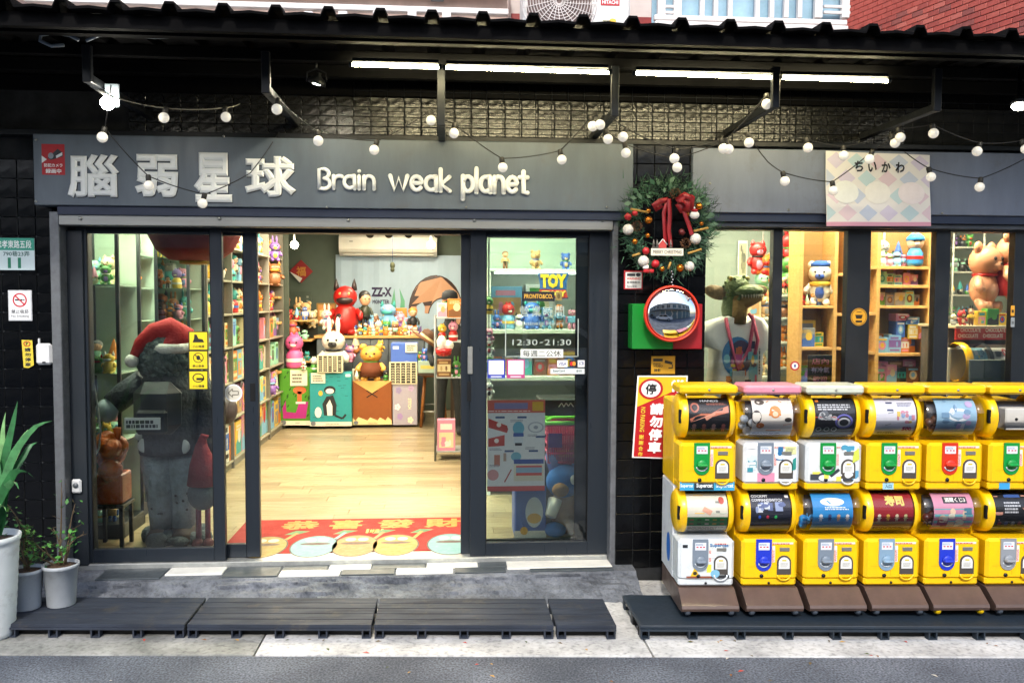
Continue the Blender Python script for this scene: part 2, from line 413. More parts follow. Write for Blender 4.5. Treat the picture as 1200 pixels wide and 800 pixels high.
# the concrete gutter strip along the road: slabs
gut = struct(O('gutter_strip', MB().quad((-20, sy(-20, -1.19), -.012), (20, sy(20, -1.19), -.012), (20, .2, -.012), (-20, .2, -.012)), CONC_L))
for i, (a, b) in enumerate(((-9, -4.2), (-4.19, -.985), (-.975, 1.02), (1.03, 3.2), (3.21, 9))):
    mb = MB(); mb.add(*_chamfer(0, 1, 0, 1, -.05, .006, .004))
    mb.v = [(a+(b-a)*v[0], sy(a+(b-a)*v[0], -1.18+v[1]*1.16), v[2]) for v in mb.v]
    O('slab', mb, CONC_L if i < 2 else CONC_R, gut)
# low concrete step with a rough front face
mb = MB(); n = 330; rows = []
def fr(x, y, s): return noise.fractal(Vector((x*s, y*s, 3.7)), .9, 2.1, 5)
SP = [(-.01, .112), (-.235, .108), (-.245, .1), (-.255, .088), (-.268, .078), (-.285, .068), (-.305, .058), (-.33, .05), (-.355, .041), (-.38, .034), (-.41, .028), (-.45, .02), (-.5, .008), (-.56, -.02)]
for i in range(n+1):
    x = -3.4+i*(1.16+3.4)/n; row = []
    ledge = .02*fr(x, .3, 1.7)
    for k, (yy, zz) in enumerate(SP):
        if 1 <= k <= 12:
            a = .35 if k == 1 else 1.0
            d = a*(.016*fr(x, k*.12, 3.1)+.010*fr(x, k*.2+5, 9.0)); st_ = .012*round(2.2*fr(x+7, k*.1, 2.3))*(1 if 2 < k < 11 else 0)
            row.append((x, yy+ledge*(.4 if k < 3 else 1)-d-st_*.6, max(.0, zz+.5*d+st_*.5) if k > 1 else zz))
        else: row.append((x, yy, zz))
    rows.append(row)
vs = [p for r in rows for p in r]; k = len(rows[0])
fs = [(i*k+j, i*k+j+1, (i+1)*k+j+1, (i+1)*k+j) for i in range(n) for j in range(k-1)]
step = struct(O('concrete_step', mb.add(vs, fs, None, False), CONC_S))
# floor tiles laid on the step
TD, TW = mat('#3a4248', .45, var=.3, scale=9), mat('#d8d8d2', .5, var=.12, scale=9)
for (p0, p1, ya, yb, w) in ((118, 193, -.30, -.03, 0), (195, 262, -.22, -.03, 1), (264, 328, -.30, -.03, 0), (330, 400, -.305, -.17, 1), (330, 383, -.165, -.03, 0), (385, 434, -.165, -.03, 1), (402, 463, -.305, -.17, 0),
                           (436, 498, -.165, -.03, 0), (465, 531, -.305, -.17, 1), (500, 560, -.165, -.03, 1), (533, 592, -.305, -.17, 0), (562, 618, -.165, -.03, 0), (594, 716, -.23, -.03, 1), (620, 716, -.305, -.235, 0)):
    mb = MB(); mb.box(XX(p0, -.12, 664), XX(p1, -.12, 664), ya*.72, yb*.72, .085, .117 + (.002 if w else 0), .003)
    O('tile', mb, TW if w else TD, step)
# raised plastic deck in front of the step
DK = mat('#2f3540', .68, spec=.25, var=.35, scale=14, stretch=(.2, 1, 1), bump=.08, bscale=30, dirt=.5, dscale=9)
DKD = mat('#232831', .55, var=.2)
def deck(x0, x1, ya, yb, nsl, label, m=DK, zt=.08, solid=False):
    t = thing('deck_panel', label, 'deck panel', ((x0+x1)/2, sy((x0+x1)/2, (ya+yb)/2), 0), 'dark deck panels in front of the shop')
    w = (yb-ya)/nsl
    for i in range(nsl):
        mb = MB(); a, b = ya+i*w+.0045, ya+(i+1)*w-.0045
        mb.add(*_chamfer(0, 1, 0, 1, zt-.018, zt, .003))
        mb.v = [(x0+.003+(x1-x0-.006)*v[0], sy(x0+(x1-x0)*v[0], a+(b-a)*v[1]), v[2]) for v in mb.v]
        O('slat', mb, m, t)
    k = max(2, round((x1-x0)/.25)+1)
    for i in range(k):
        cx = x0+.03+(x1-x0-.06)*i/(k-1)
        for c in (0, 1, 2):
            yy = sy(cx, ya+.022+(yb-ya-.05)*c/2); mb = MB()
            for (a, b, z0, z1) in ((-.024, -.016, .007, zt-.019), (.016, .024, .007, zt-.019), (-.0155, .0155, .007, .014), (-.0155, .0155, zt-.027, zt-.019)):
                mb.box(cx+a, cx+b, yy-.02, yy+.02, z0, z1)
            O('foot', mb, m, t)
    mb = MB(); mb.add(*_chamfer(0, 1, 0, 1, zt-.03, zt-.0185, .002)); mb.v = [(x0+.004+(x1-x0-.008)*v[0], sy(x0+(x1-x0)*v[0], ya-.002+.012*v[1]), v[2]) for v in mb.v]
    O('front_lip', mb, m, t)
    for yy in (ya+.055, ya+.2):  # black strips put in to stand for the shade under the deck
        mb = MB(); mb.add(*_chamfer(0, 1, 0, 1, .008, zt-.02, .001)); mb.v = [(x0+.006+(x1-x0-.012)*v[0], sy(x0+(x1-x0)*v[0], yy+.012*v[1]), v[2]) for v in mb.v]
        O('under_shade', mb, BLACK, t)
    return t
dx = [atz(p, 735, .06).x for p in (-45, 218, 437, 650, 723)]
for i, (a, b, lab) in enumerate(zip(dx, dx[1:], ('dark slatted deck panel under the grey plant pots', 'long dark slatted deck panel below the open doorway', 'dark slatted deck panel below the right glass door', 'short dark slatted deck panel at the right end of the walkway'))):
    deck(a+.004, b-.004, -.975, -.565, 5, lab)
pm = mat('#1f2a35', .5, var=.2, scale=9)
deck(atz(750, 738, .06).x, 4.6, -.975, -.5, 1, 'dark blue board platform under the capsule machines', pm, .08)
# leaves and litter on the gutter
rr = random.Random(5); LC = [mat(c, .8) for c in ('#8a5a2a', '#b08a4a', '#6b5a3a', '#c9c2b4', '#b4483a', '#55603a')]
for i in range(46):
    x = rr.uniform(-1.6, 3.2); y = sy(x, rr.choice([rr.uniform(-1.0, -.985), rr.uniform(-1.18, -1.0), rr.uniform(-1.5, -1.18)])); z = .007 if y > sy(x, -1.18) else .002
    a = rr.uniform(0, 6); s = rr.uniform(.008, .02); mb = MB(Matrix.Translation((x, y, z)) @ Matrix.Rotation(a, 4, 'Z'))
    mb.add([(-s, 0, 0), (0, -s*.45, .003), (s, 0, 0), (0, s*.45, .004)], [(0, 1, 2, 3)], rr.choice(LC))
    solo('litter', 'tiny dry leaf or scrap of litter lying along the gutter', 'litter', mb, None, 'litter along the gutter')

# ================================================================== tiled walls
TILE = mat('#050608', .2, var=.35, scale=5, bump=.10, bscale=14, spec=.35)
TILE2 = mat('#191917', .25, var=.5, scale=7, bump=.35, bscale=30, spec=.7)
GROUT = mat('#6a6e72', .9, var=.5, scale=7)
GROUTD = mat('#1c1e20', .9, var=.6, scale=7)
def tiled(t, x0, x1, z0, z1, y, tw, th, m, gap=.004, grout=GROUT, depth=.012, off=0, xdir=True, jit=.0012):
    """tile objects on a wall facing -Y; each tile is a chamfered plate standing proud of the joint"""
    nx = max(1, round((x1-x0)/tw)); nz = max(1, round((z1-z0)/th)); tw, th = (x1-x0)/nx, (z1-z0)/nz; r = random.Random(int(x0*97+z0*31))
    me = MB().box(-tw/2+gap/2, tw/2-gap/2, -depth, 0, -th/2+gap/2, th/2-gap/2, .0018).mesh('tile', m)
    for j in range(nz):
        for i in range(nx):
            o = bpy.data.objects.new('tile', me); COL.objects.link(o); o.parent = t
            o.matrix_parent_inverse = Matrix.Translation(-t.location); o.location = (x0+tw*(i+.5), y+r.uniform(-jit, 0), z0+th*(j+.5))
            o.rotation_euler = (r.uniform(-.006, .006), 0, r.uniform(-.006, .006))
XL0, XL1 = -3.35, -2.385
t = thing('tiled_wall', 'black glazed tile wall left of the shop with the house number plate', 'wall', (-2.9, .1, 0))
O('wall_core', MB().box(XL0, XL1, -.02, .3, 0, 2.62), mat('#5c6064', .9, var=.6, scale=5), t)
tiled(t, -3.0, XL1, .1, 2.62, -.02, .108, .117, TILE, .005)
PX0, PX1 = at(722, 500, -.1).x, 1.612
t = thing('tiled_pillar', 'black tiled pillar between the glass door and the display window', 'pillar', (1.35, 0, 0))
O('pillar_core', MB().box(PX0, PX1, -.10, .4, .0, 2.754), GROUTD, t)
tiled(t, PX0, PX1, .09, 2.754, -.10, .11, .117, TILE, .004)
t = thing('tiled_wall', 'dark tiled wall strip lit by tube lights above the shop signs', 'wall', (.6, 0, 2.7))
O('wall_core', MB().box(-3.35, 5.2, .02, .3, 2.63, 3.35), GROUTD, t)
tiled(t, XX(150, 0, 140), XX(1062, 0, 140), 2.80, 3.04, .02, .105, .058, TILE2, .005)
# wire mesh in front of that wall
mb = MB()
for i in range(46):
    x = XX(415, -.03, 140)+i*.102; mb.tube([(x, -.03, 2.79), (x, -.03, 3.12)], .0022, 5)
for j in range(5): z = 2.82+j*.062; mb.tube([(XX(415, -.03, 140), -.034, z), (XX(415, -.03, 140)+45*.102, -.034, z)], .0022, 5)
solo('wire_mesh', 'thin black wire mesh panel over the tiles above the signs', 'mesh panel', mb, BLACKM)

# ================================================================== canopy
CZ = 3.10
def cfy(x): return -1.35+.010*x
CANB = mat('#050506', .75, var=.3, scale=6, spec=.08)
t = thing('canopy', 'black corrugated metal canopy over the shop front', 'canopy', (.5, -.6, CZ))
prof = []; x = -4.2; pitch = .237; xr0 = at(28, 30, -1.2).x
k0 = math.floor((x-xr0)/pitch); rib = []
for i in range(42):
    c = xr0+(k0+i)*pitch; rib += [(c-.036, 0), (c-.02, .036), (c+.02, .036), (c+.036, 0), (c+.075, .003), (c+.12, .007), (c+.165, .003)]
vs, fs = [], []
for (x, h) in rib:
    for (yy, dz) in ((cfy(x), 0), (cfy(x)*.5, .03), (.02, .06)):
        vs += [(x, yy, CZ+h+dz), (x, yy, CZ+h+dz-.012)]
n = 6
for i in range(len(rib)-1):
    a, b = i*n, (i+1)*n
    fs += [(a, b, b+2, a+2), (a+2, b+2, b+4, a+4), (a+1, a+3, b+3, b+1), (a+3, a+5, b+5, b+3), (a, a+1, b+1, b)]
O('roof_sheet', MB().add(vs, fs), CANB, t)
for (dy, z0, z1, w) in ((.06, CZ-.075, CZ-.012, .04), (.22, CZ-.055, CZ-.006, .05), (.62, CZ-.045, CZ+.01, .05), (.95, CZ-.045, CZ+.02, .05)):
    mb = MB(); mb.add(*_chamfer(0, 1, 0, 1, z0, z1, .004)); mb.v = [(-4.2+9.6*v[0], cfy(-4.2+9.6*v[0])+dy+w*v[1], v[2]) for v in mb.v]
    O('purlin', mb, CANB, t)
mb = MB(); mb.box(-4.2, 5.4, -.02, .015, CZ-.06, CZ+.03, .004); O('wall_rail', mb, CANB, t)
for (px, pt, pb, Yp) in ((103, 60, 97, -.9), (312, 66, 110, -.86), (517, 70, 148, -.62), (720, 72, 137, -.74), (908, 78, 127, -.80), (1097, 84, 131, -.84)):
    a = at(px, pb, Yp); b_ = MB()
    b_.box(a.x-.022, a.x+.022, Yp-.016, Yp+.016, a.z, CZ-.04, .003); O('hanger_post', b_, BLACKM, t)
    b_ = MB(); b_.box(a.x-.021, a.x+.021, Yp+.0165, -.0, a.z+.002, a.z+.042, .003); O('bracket_arm', b_, BLACKM, t)
# a loose white cable clipped under the eaves
mb = MB(); pts = [at(p, q, -1.05) for p, q in ((75, 53), (60, 54), (47, 48), (48, 41), (62, 39), (80, 41), (92, 47))]
mb.tube(pts, .009, 6); pts = [at(p, q, -1.05) for p, q in ((101, 48), (115, 42), (140, 41), (180, 44), (230, 44), (270, 45), (305, 46))]; mb.tube(pts, .0075, 6)
solo('cable_conduit', 'grey plastic cable conduit clipped under the canopy edge at left', 'cable', mb, mat('#74808a', .5))
# tube lights
LED = lamp((1.0, .86, .5), 80)
for (a, b, lab) in ((413, 514, 'short lit tube light, leftmost under the canopy'), (523, 713, 'long lit tube light above the middle of the shop sign'), (745, 906, 'long lit tube light above the wreath'), (916, 1040, 'lit tube light, rightmost of the four under the canopy')):
    Yt = -.80
    p, q = at(a, 76+(a-413)*.0305, Yt), at(b, 76+(b-413)*.0305, Yt)
    t = thing('tube_light', lab, 'tube light', ((p.x+q.x)/2, Yt, p.z), 'tube lights under the canopy')
    mb = MB(); mb.tube([(p.x, Yt, p.z), (q.x, Yt, q.z)], .009, 10); O('tube', mb, LED, t)
    mb = MB(); mb.box(p.x, q.x, Yt-.014, Yt+.014, p.z+.014, p.z+.034, .002); O('housing', mb, BLACKM, t)
    for e, s in ((p.x, -1), (q.x, 1)):
        mb = MB(); mb.cyl((e, Yt, p.z), (e+s*.018, Yt, p.z), .014, n=10); O('end_cap', mb, BLACKM, t)
# ================================================================== sign boards
SIGNG = mat('#5c666f', .42, var=.22, scale=2.2, stretch=(2.2, 1, .5), dirt=.35, dscale=5)
SIGNN = mat('#202b42', .5, var=.15, scale=4)
SW = mat('#f3f4ee', .4, var=.03)
SY = -.15
x0, x1, z0, z1 = -2.437, 1.133, 2.338, 2.752
t = thing('sign_board', 'long grey shop sign board with white Chinese and English lettering', 'sign', ((x0+x1)/2, SY, z0))
O('board', MB().box(x0, x1, SY, .0, z0, z1, .004), SIGNG, t)
O('lower_strip', MB().box(x0+.12, x1-.002, SY+.02, .0, 2.285, z0-.001, .002), SIGNN, t)
def signtext(body, pxs, bold, parent, name='letter', y=SY, m=None, th=.009):
    """pxs: pixel box of the lettering on the plane"""
    a, b, c, d = rect(*pxs, y); mb = MB()
    vs, fs, _ = text_data(body, bold)
    mb.add([(a+p*(b-a), y-.004-q*0-r*th, c+q*(d-c)) for p, q, r in vs], fs, m or SW, False)
    mb.add([(a+p*(b-a)+.004, y-.0015, c+q*(d-c)-.006) for p, q, r in vs], fs, mat('#20242a', .6))  # dark offset copy paints each character's drop shadow on the board
    return O(name, mb, None, parent)
for ch, bx, bo in (('腦', (79, 181, 140, 232), .032), ('弱', (158, 181, 209, 231), .042), ('星', (227, 179, 272, 237), .042), ('球', (287, 183, 347, 231), .042)):
    signtext(ch, bx, bo, t)
# rounded retro Latin letters drawn as strokes on an x-height grid
def stroke_letter(strokes, x, z, s, parent, y=SY, w=.125):
    mb = MB()
    for st in strokes:
        pts = [Vector((x+a*s, y-.012, z+b*s)) for a, b in st]
        mb.tube(pts, w*s/2, 8, SW)
        for e in (pts[0], pts[-1]): mb.sphere(e, w*s/2, 8, 6, SW)
    mb.v = [(v[0], y-.004+(v[1]-(y-.012))*.6-.008, v[2]) for v in mb.v]
    O('letter', mb, None, parent)
def arc(cx, cz, rx, rz, a0, a1, n=12): return [(cx+rx*math.cos(math.radians(a0+(a1-a0)*i/n)), cz+rz*math.sin(math.radians(a0+(a1-a0)*i/n))) for i in range(n+1)]
GL = {
 'B': ([[(.08, 0), (.08, 1.45), (.35, 1.45)], arc(.35, 1.1, .3, .35, 90, -80), arc(.35, .36, .36, .4, 85, -90)+[(.08, 0)]], .86),
 'r': ([[(.08, 0), (.08, .95)], arc(.42, .55, .34, .4, 170, 60)], .66),
 'a': ([arc(.38, .5, .33, .45, 60, 300), [(.66, .98), (.68, .0)], [(.66, .98), (.5, .95)]], .86),
 'i': ([[(.08, 0), (.08, .95)], [(.08, 1.32), (.09, 1.33)]], .3),
 'n': ([[(.08, 0), (.08, .95)], arc(.38, .55, .3, .42, 180, 0)+[(.68, 0)]], .86),
 'w': ([[(.02, .98), (.28, .02), (.52, .85), (.78, .02), (1.04, .98)]], 1.2),
 'e': ([[(.1, .5), (.68, .52)]+arc(.38, .5, .31, .46, 10, 320)], .86),
 'k': ([[(.08, 0), (.08, 1.45)], [(.6, .95), (.12, .45), (.62, 0)]], .78),
 'p': ([[(.08, -.42), (.08, .98)], arc(.4, .5, .32, .46, 160, -160)], .86),
 'l': ([[(.08, 1.45), (.08, 0)]], .3),
 't': ([[(.25, 1.3), (.25, .0), (.5, .0)], [(0, .95), (.5, .95)]], .62)}
def latin(word, px0, px1, pyb, pyx, parent):
    w = sum(GL[c][1] for c in word)-.16; a, b = XX(px0, SY, pyb), XX(px1, SY, pyb); z = ZZ(pyb, SY, (px0+px1)/2); h = ZZ(pyx, SY, (px0+px1)/2)-z
    sx = (b-a)/w; x = a
    for c in word:
        sts, adv = GL[c]; stroke_letter([[(p*sx/h, q) for p, q in st] for st in sts], x, z, h, parent, w=.30); x += adv*sx
latin('Brain', 373, 439, 221.5, 206, t); latin('weak', 457, 527, 224, 206.5, t); latin('planet', 541, 617, 226, 207, t)
for px, py in ((42, 164), (42, 236), (383, 243), (546, 243), (711, 243), (262, 160), (735, 172)):
    c = at(px, py, SY); O('bolt', MB().lathe([(.008, 0), (.008, -.004), (0, -.006)], (c.x, SY, c.z), 8, axis='y'), STEEL, t)
x0, x1, z0, z1 = 1.507, 5.2, 2.338, 2.735
t = thing('sign_board', 'plain grey sign board above the display window at right', 'sign', (2.9, SY, z0))
O('board', MB().box(x0, x1, SY, .0, z0, z1, .004), mat('#737b8b', .42, var=.18, scale=2.2, stretch=(2.2, 1, .5), dirt=.35, dscale=5), t)
O('lower_strip', MB().box(x0+.002, x1, SY+.02, 0, 2.285, z0-.001, .002), SIGNN, t)
for px, py in ((832, 215), (924, 246), (1104, 250)):
    c = at(px, py, SY); O('bolt', MB().lathe([(.008, 0), (.008, -.004), (0, -.006)], (c.x, SY, c.z), 8, axis='y'), STEEL, t)
# beam above the signs
solo('head_beam', 'black steel beam running along the top of the sign boards', 'beam', MB().box(-3.3, 5.2, -.10, .019, 2.757, 2.79, .004), BLACKM)

# red warning sticker on the sign
x0, x1, z0, z1 = rect(49, 169, 76, 205, SY)
mb = MB(); P = planar(x0, x1, z0, z1, SY-.001); c_rect(mb, P, 0, 0, 1, 1, '#b0121a', 0)
c_poly(mb, P, [(.0, .62), (.22, .5), (.0, .38)], '#e8e8e4', 1); c_poly(mb, P, [(.25, .55), (.7, .85), (.92, .72), (.92, .6), (.4, .48)], '#26282c', 1); c_ell(mb, P, .4, .62, .12, .1, '#8a8f95', 2); c_poly(mb, P, [(.62, .62), (.9, .74), (.9, .64), (.64, .54)], '#d7d9da', 2)
c_text(mb, P, '防犯カメラ', .1, .25, .9, .37, '#f2f2ee', 2); c_text(mb, P, '録画中', .16, .05, .84, .2, '#f2f2ee', 2)
solo('warning_sticker', 'small red camera warning sticker at the left end of the shop sign', 'sticker', mb)
# pastel poster hung over the right sign (its cartoon heads are left out)
ya = SY-.02
pl = [at(967, 177, ya), at(1089, 182, ya), at(1090, 265, ya), at(968, 265, ya)]
def Pm(u, v, l):
    a = pl[3].lerp(pl[2], u); b = pl[0].lerp(pl[1], u); p = a.lerp(b, v)
    return (p.x, ya-l*.0007-.006*math.sin(u*7+v*2)-.005*math.sin(v*6+1), p.z)
mb = MB(); N = 12
def gridc(u0, v0, u1, v1, col, l, n=N):
    vs = [Pm(u0+(u1-u0)*i/n, v0+(v1-v0)*j/n, l) for j in range(n+1) for i in range(n+1)]
    mb.add(vs, [(j*(n+1)+i, j*(n+1)+i+1, (j+1)*(n+1)+i+1, (j+1)*(n+1)+i) for j in range(n) for i in range(n)], mat(col, .16, var=.04), True)
gridc(0, 0, 1, 1, '#eeeae4', 0)
gridc(0, 0, 1, .055, '#e0a6b8', 1.5)
for j in range(4):
    for i in range(6):
        u, v = .0+i*.2+(.1 if j % 2 else 0), .18+j*.235; c = ('#c6dcdf', '#e6d0d6', '#c9d2e2', '#dcd2e2')[(i+j) % 4]
        q = [(u-.09, v), (u, v-.115), (u+.09, v), (u, v+.115)]
        q = [(min(.995, max(.005, a)), min(.99, max(.06, b))) for a, b in q]
        mb.add([Pm(a, b, 2.5) for a, b in q], [(0, 1, 2, 3)], mat(c, .16, var=.03))
for k, ch in enumerate('ちいかわ'):
    c_text(mb, Pm, ch, .28+k*.13, .74, .28+k*.13+.085, .885, '#14141a', 6, .03)
for cu, c in ((.19, '#eef0ea'), (.5, '#f2efe6'), (.82, '#f0e6e6')):
    c_ell(mb, Pm, cu, .46, .125, .155, c, 5)
o = solo('poster', 'glossy pastel diamond-pattern poster taped over the right sign board', 'poster', mb)

# ================================================================== door frame and sliding doors
jl0, jl1 = -2.374, -2.318; jr0, jr1 = at(713, 450, 0).x, at(721.5, 450, 0).x
t = thing('door_frame', 'grey steel frame and head rail round the shop doorway', 'door frame', (-.6, 0, ZF))
O('jamb', MB().box(jl0, jl1, -.11, .14, .1, 2.305, .004), mat('#6d7073', .45, metal=.5, var=.3, scale=14), t)
O('jamb', MB().box(jr0, jr1, -.099, .14, .1, 2.305, .004), mat('#74777c', .45, metal=.5, var=.35, scale=14), t)
O('head_rail', MB().box(jl1+.001, jr0-.001, -.115, .0, 2.225, 2.296, .004), STEEL, t)
O('inner_head', MB().box(jl1+.001, jr0-.001, .002, .14, 2.2, 2.29, .003), BLACKM, t)
O('side_post', MB().box(jl1+.001, -2.225, -.02, .13, ZF, 2.2, .003), mat('#20262c', .4, var=.15), t)
O('threshold', MB().box(jl1+.001, jr0-.001, -.02, .14, .1, ZF+.012, .004), mat('#a9acaa', .4, metal=.6, var=.2, scale=20), t)
for px in (94, 257, 408, 556, 706):
    c = at(px, 258 if px > 300 else 256, -.115); O('bolt', MB().lathe([(.012, 0), (.012, -.005), (.006, -.009), (0, -.009)], (c.x, -.115, c.z), 10, axis='y'), STEEL, t)
def glazed(name, label, xa, xb, ya, yb, zb, zt, sl, sr, rb, rt, m=FRAMEG, cat='door', handle=None, gm=GLASS):
    t = thing(name, label, cat, ((xa+xb)/2, (ya+yb)/2, zb))
    O('stile', MB().box(xa, xa+sl, ya, yb, zb, zt, .003), m, t); O('stile', MB().box(xb-sr, xb, ya, yb, zb, zt, .003), m, t)
    O('bottom_rail', MB().box(xa+sl, xb-sr, ya+.002, yb-.002, zb, zb+rb, .003), m, t); O('top_rail', MB().box(xa+sl, xb-sr, ya+.002, yb-.002, zt-rt, zt, .003), m, t)
    ym = (ya+yb)/2; O('glass_pane', MB().box(xa+sl-.004, xb-sr+.004, ym-.003, ym+.003, zb+rb-.004, zt-rt+.004), gm, t)
    # rubber gasket lines
    for (a, b, c, d) in ((xa+sl, xa+sl+.005, zb+rb, zt-rt), (xb-sr-.005, xb-sr, zb+rb, zt-rt)): O('gasket', MB().box(a, b, ya+.006, ym-.0035, c, d), BLACK, t)
    return t
DZ0, DZ1 = ZF+.014, 2.215
dA = glazed('sliding_door', 'left sliding glass door with three yellow stickers', XX(93, .02), XX(262, .02), .0, .045, DZ0, DZ1, .06, .07, .085, .03)
dB = glazed('sliding_door', 'narrow-looking open sliding glass door with the round arrow sticker', XX(250, .08), XX(303, .08), .06, .105, DZ0, DZ1, .03, .085, .085, .03)
dC = glazed('sliding_door', 'right sliding glass door bearing the opening hours', XX(551, .02), XX(714, .02), .0, .045, DZ0, DZ1, .1, .135, .085, .03)
dD = glazed('sliding_door', 'sliding glass door parked behind the right glass door', XX(540, .08), XX(690, .08), .06, .105, DZ0, DZ1, .075, .085, .085, .03)
# handles
c = rect(293, 449, 299, 470, .055); O('recessed_pull', MB().box(c[0], c[1], .0565, .0625, c[2], c[3], .002), BLACK, dB)
c = rect(548, 406, 554, 438, -.003); O('pull_handle', MB().box(c[0], c[1], -.012, .002, c[2], c[3], .003), STEEL, dC)
c = rect(547.5, 447, 552, 470, .0); O('recessed_pull', MB().box(c[0], c[1], -.004, .002, c[2], c[3], .001), BLACK, dC)
# display window of the neighbouring unit
WB, WT = .5, 2.245
t = thing('window_frame', 'black frame of the display window at right', 'window frame', (2.7, 0, WB))
WM = mat('#14181c', .4, var=.15)
wx0, wx1 = 1.613, 5.2
O('head', MB().box(wx0, wx1, -.03, .1, WT, 2.284, .003), WM, t); O('sill', MB().box(wx0, wx1, -.03, .1, WB, WB+.06, .003), WM, t)
O('plinth_wall', MB().box(wx0, wx1, -.02, .15, 0, WB-.001), GROUTD, t)
for (a, b) in ((822, 826), (905, 916), (992, 1019), (1095, 1112), (1187, 1203)):
    O('mullion', MB().box(XX(a, -.02, 350), XX(b, -.02, 350), -.025, .042, WB+.06, WT, .003), WM, t)
for (a, b) in ((826, 905), (916, 992), (1019, 1095), (1112, 1187), (1203, 1290)):
    O('glass_pane', MB().box(XX(a, .03, 350)+.002, XX(b, .03, 350)-.002, .027, .033, WB+.06, WT), GLASS, t)
O('head_rail', MB().box(wx0, wx1, -.10, -.031, 2.255, 2.284, .003), mat('#55585c', .45, metal=.4, var=.2), t)
# ================================================================== upper storey seen above the canopy
RED = mat('#8e2a26', .5, var=.3, scale=11)
PW = mat('#dcd6d2', .6, var=.08, scale=3)
GR = mat('#b9a79b', .8, var=.15)
def up(px, py, Y): return at(px, py, Y)
UY = .35
# white balcony, left
t = thing('balcony', 'long white balcony with lattice openings above the canopy at left', 'balcony', (-1.2, UY, 3.3))
xa, xb = XX(28, UY, 20), XX(596, UY, 20); zt = ZZ(-60, UY, 300); zb = 3.02
O('back_panel', MB().box(xa, xb, UY+.14, UY+.18, zb, zt), mat('#cdb4a6', .8, var=.2, scale=5), t)
O('slab', MB().box(xa, xb, UY-.02, UY+.5, zb-.05, zb+.12, .01), PW, t)
for (a, b) in ((2, 9), (-40, -16)):
    O('rail', MB().box(xa, xb, UY, UY+.06, ZZ(b, UY, 300), ZZ(a, UY, 300), .005), PW, t)
O('rail', MB().box(xa, xb, UY+.005, UY+.055, ZZ(28, UY, 300), ZZ(22, UY, 300), .005), PW, t)
for i in range(15):
    px = 32+i*40.5
    if px < 592:
        O('baluster', MB().box(XX(px, UY+.01, 20), XX(px, UY+.01, 20)+.06, UY-.003, UY+.05, zb+.12, ZZ(4, UY, px)-.05, .004), PW, t)
for (a, b, c) in ((36, 52, 3), (180, 207, 5), (505, 520, 3)):
    mb = MB(); q = rect(a, -14, b, 2, UY+.1)
    mb.box(q[0], q[1], UY+.1, UY+.11, q[2], q[3], .002); O('vent_cover', mb, mat('#7a7d80', .5, metal=.3), t)
t2 = thing('brick_column', 'dark red tiled column at the far left above the canopy', 'column', (XX(10, UY+.2), UY+.2, 3))
O('column_core', MB().box(XX(-60, UY+.2), XX(21, UY+.2), UY+.2, UY+.5, 2.9, 4.4), mat('#c9bdb6', .8), t2)
tiled(t2, XX(-20, UY+.2), XX(21, UY+.2), 3.25, 3.75, UY+.2, .075, .21, RED, .006)
t2 = thing('brick_column', 'red tiled column beside the white air conditioner above the canopy', 'column', (XX(690, UY+.2), UY+.2, 3))
O('column_core', MB().box(XX(597, UY+.2), XX(770, UY+.2), UY+.2, UY+.5, 2.9, 4.4), mat('#c9bdb6', .8), t2)
tiled(t2, XX(597, UY+.2), XX(770, UY+.2), 3.2, 3.75, UY+.2, .2, .065, RED, .006)
# air conditioner
a0, a1, b0, b1 = rect(613, -58, 738, 44, UY-.25); ay = UY-.28
t = thing('outdoor_air_conditioner', 'white outdoor air conditioner unit above the canopy', 'air conditioner', ((a0+a1)/2, ay+.15, b0))
O('casing', MB().box(a0, a1, ay, ay+.3, b0, b1, .015), mat('#d9d7d2', .45, var=.05), t)
fc = at(655, 2, ay); R0 = .24
O('fan_recess', MB().box(XX(613, ay)+.015, XX(690, ay), ay-.003, ay-.001, b0+.02, b1-.02), mat('#6d5b57', .7, var=.2), t)
mb = MB()
for k in range(1, 14):
    r = R0*k/13; mb.tube([(fc.x+r*math.cos(2*PI*i/40), ay-.012, fc.z+r*math.sin(2*PI*i/40)) for i in range(41)], .0026, 4)
for k in range(22): a = 2*PI*k/22; mb.tube([(fc.x+.02*math.cos(a), ay-.012, fc.z+.02*math.sin(a)), (fc.x+R0*math.cos(a+.5), ay-.012, fc.z+R0*math.sin(a+.5))], .0026, 4)
O('fan_grille', mb, mat('#d8d0cc', .5), t)
q = rect(704, -1, 726, 7, ay); mb = MB(); P = planar(*q, ay-.002); c_rect(mb, P, 0, 0, 1, 1, '#b3131f', 0); c_text(mb, P, 'HITACHI', .08, .22, .92, .78, '#f4f4f4', 1); O('brand_badge', mb, None, t)
q = rect(706, 22, 722, 32, ay); mb = MB(); P = planar(*q, ay-.002); c_rect(mb, P, 0, 0, 1, 1, '#e8e2cc', 0); c_ell(mb, P, .75, .72, .25, .28, '#e3b93c', 1); bars(mb, P, .02, .1, .6, .9, 3, '#6b6a4c', 1, 3); O('rating_label', mb, None, t)
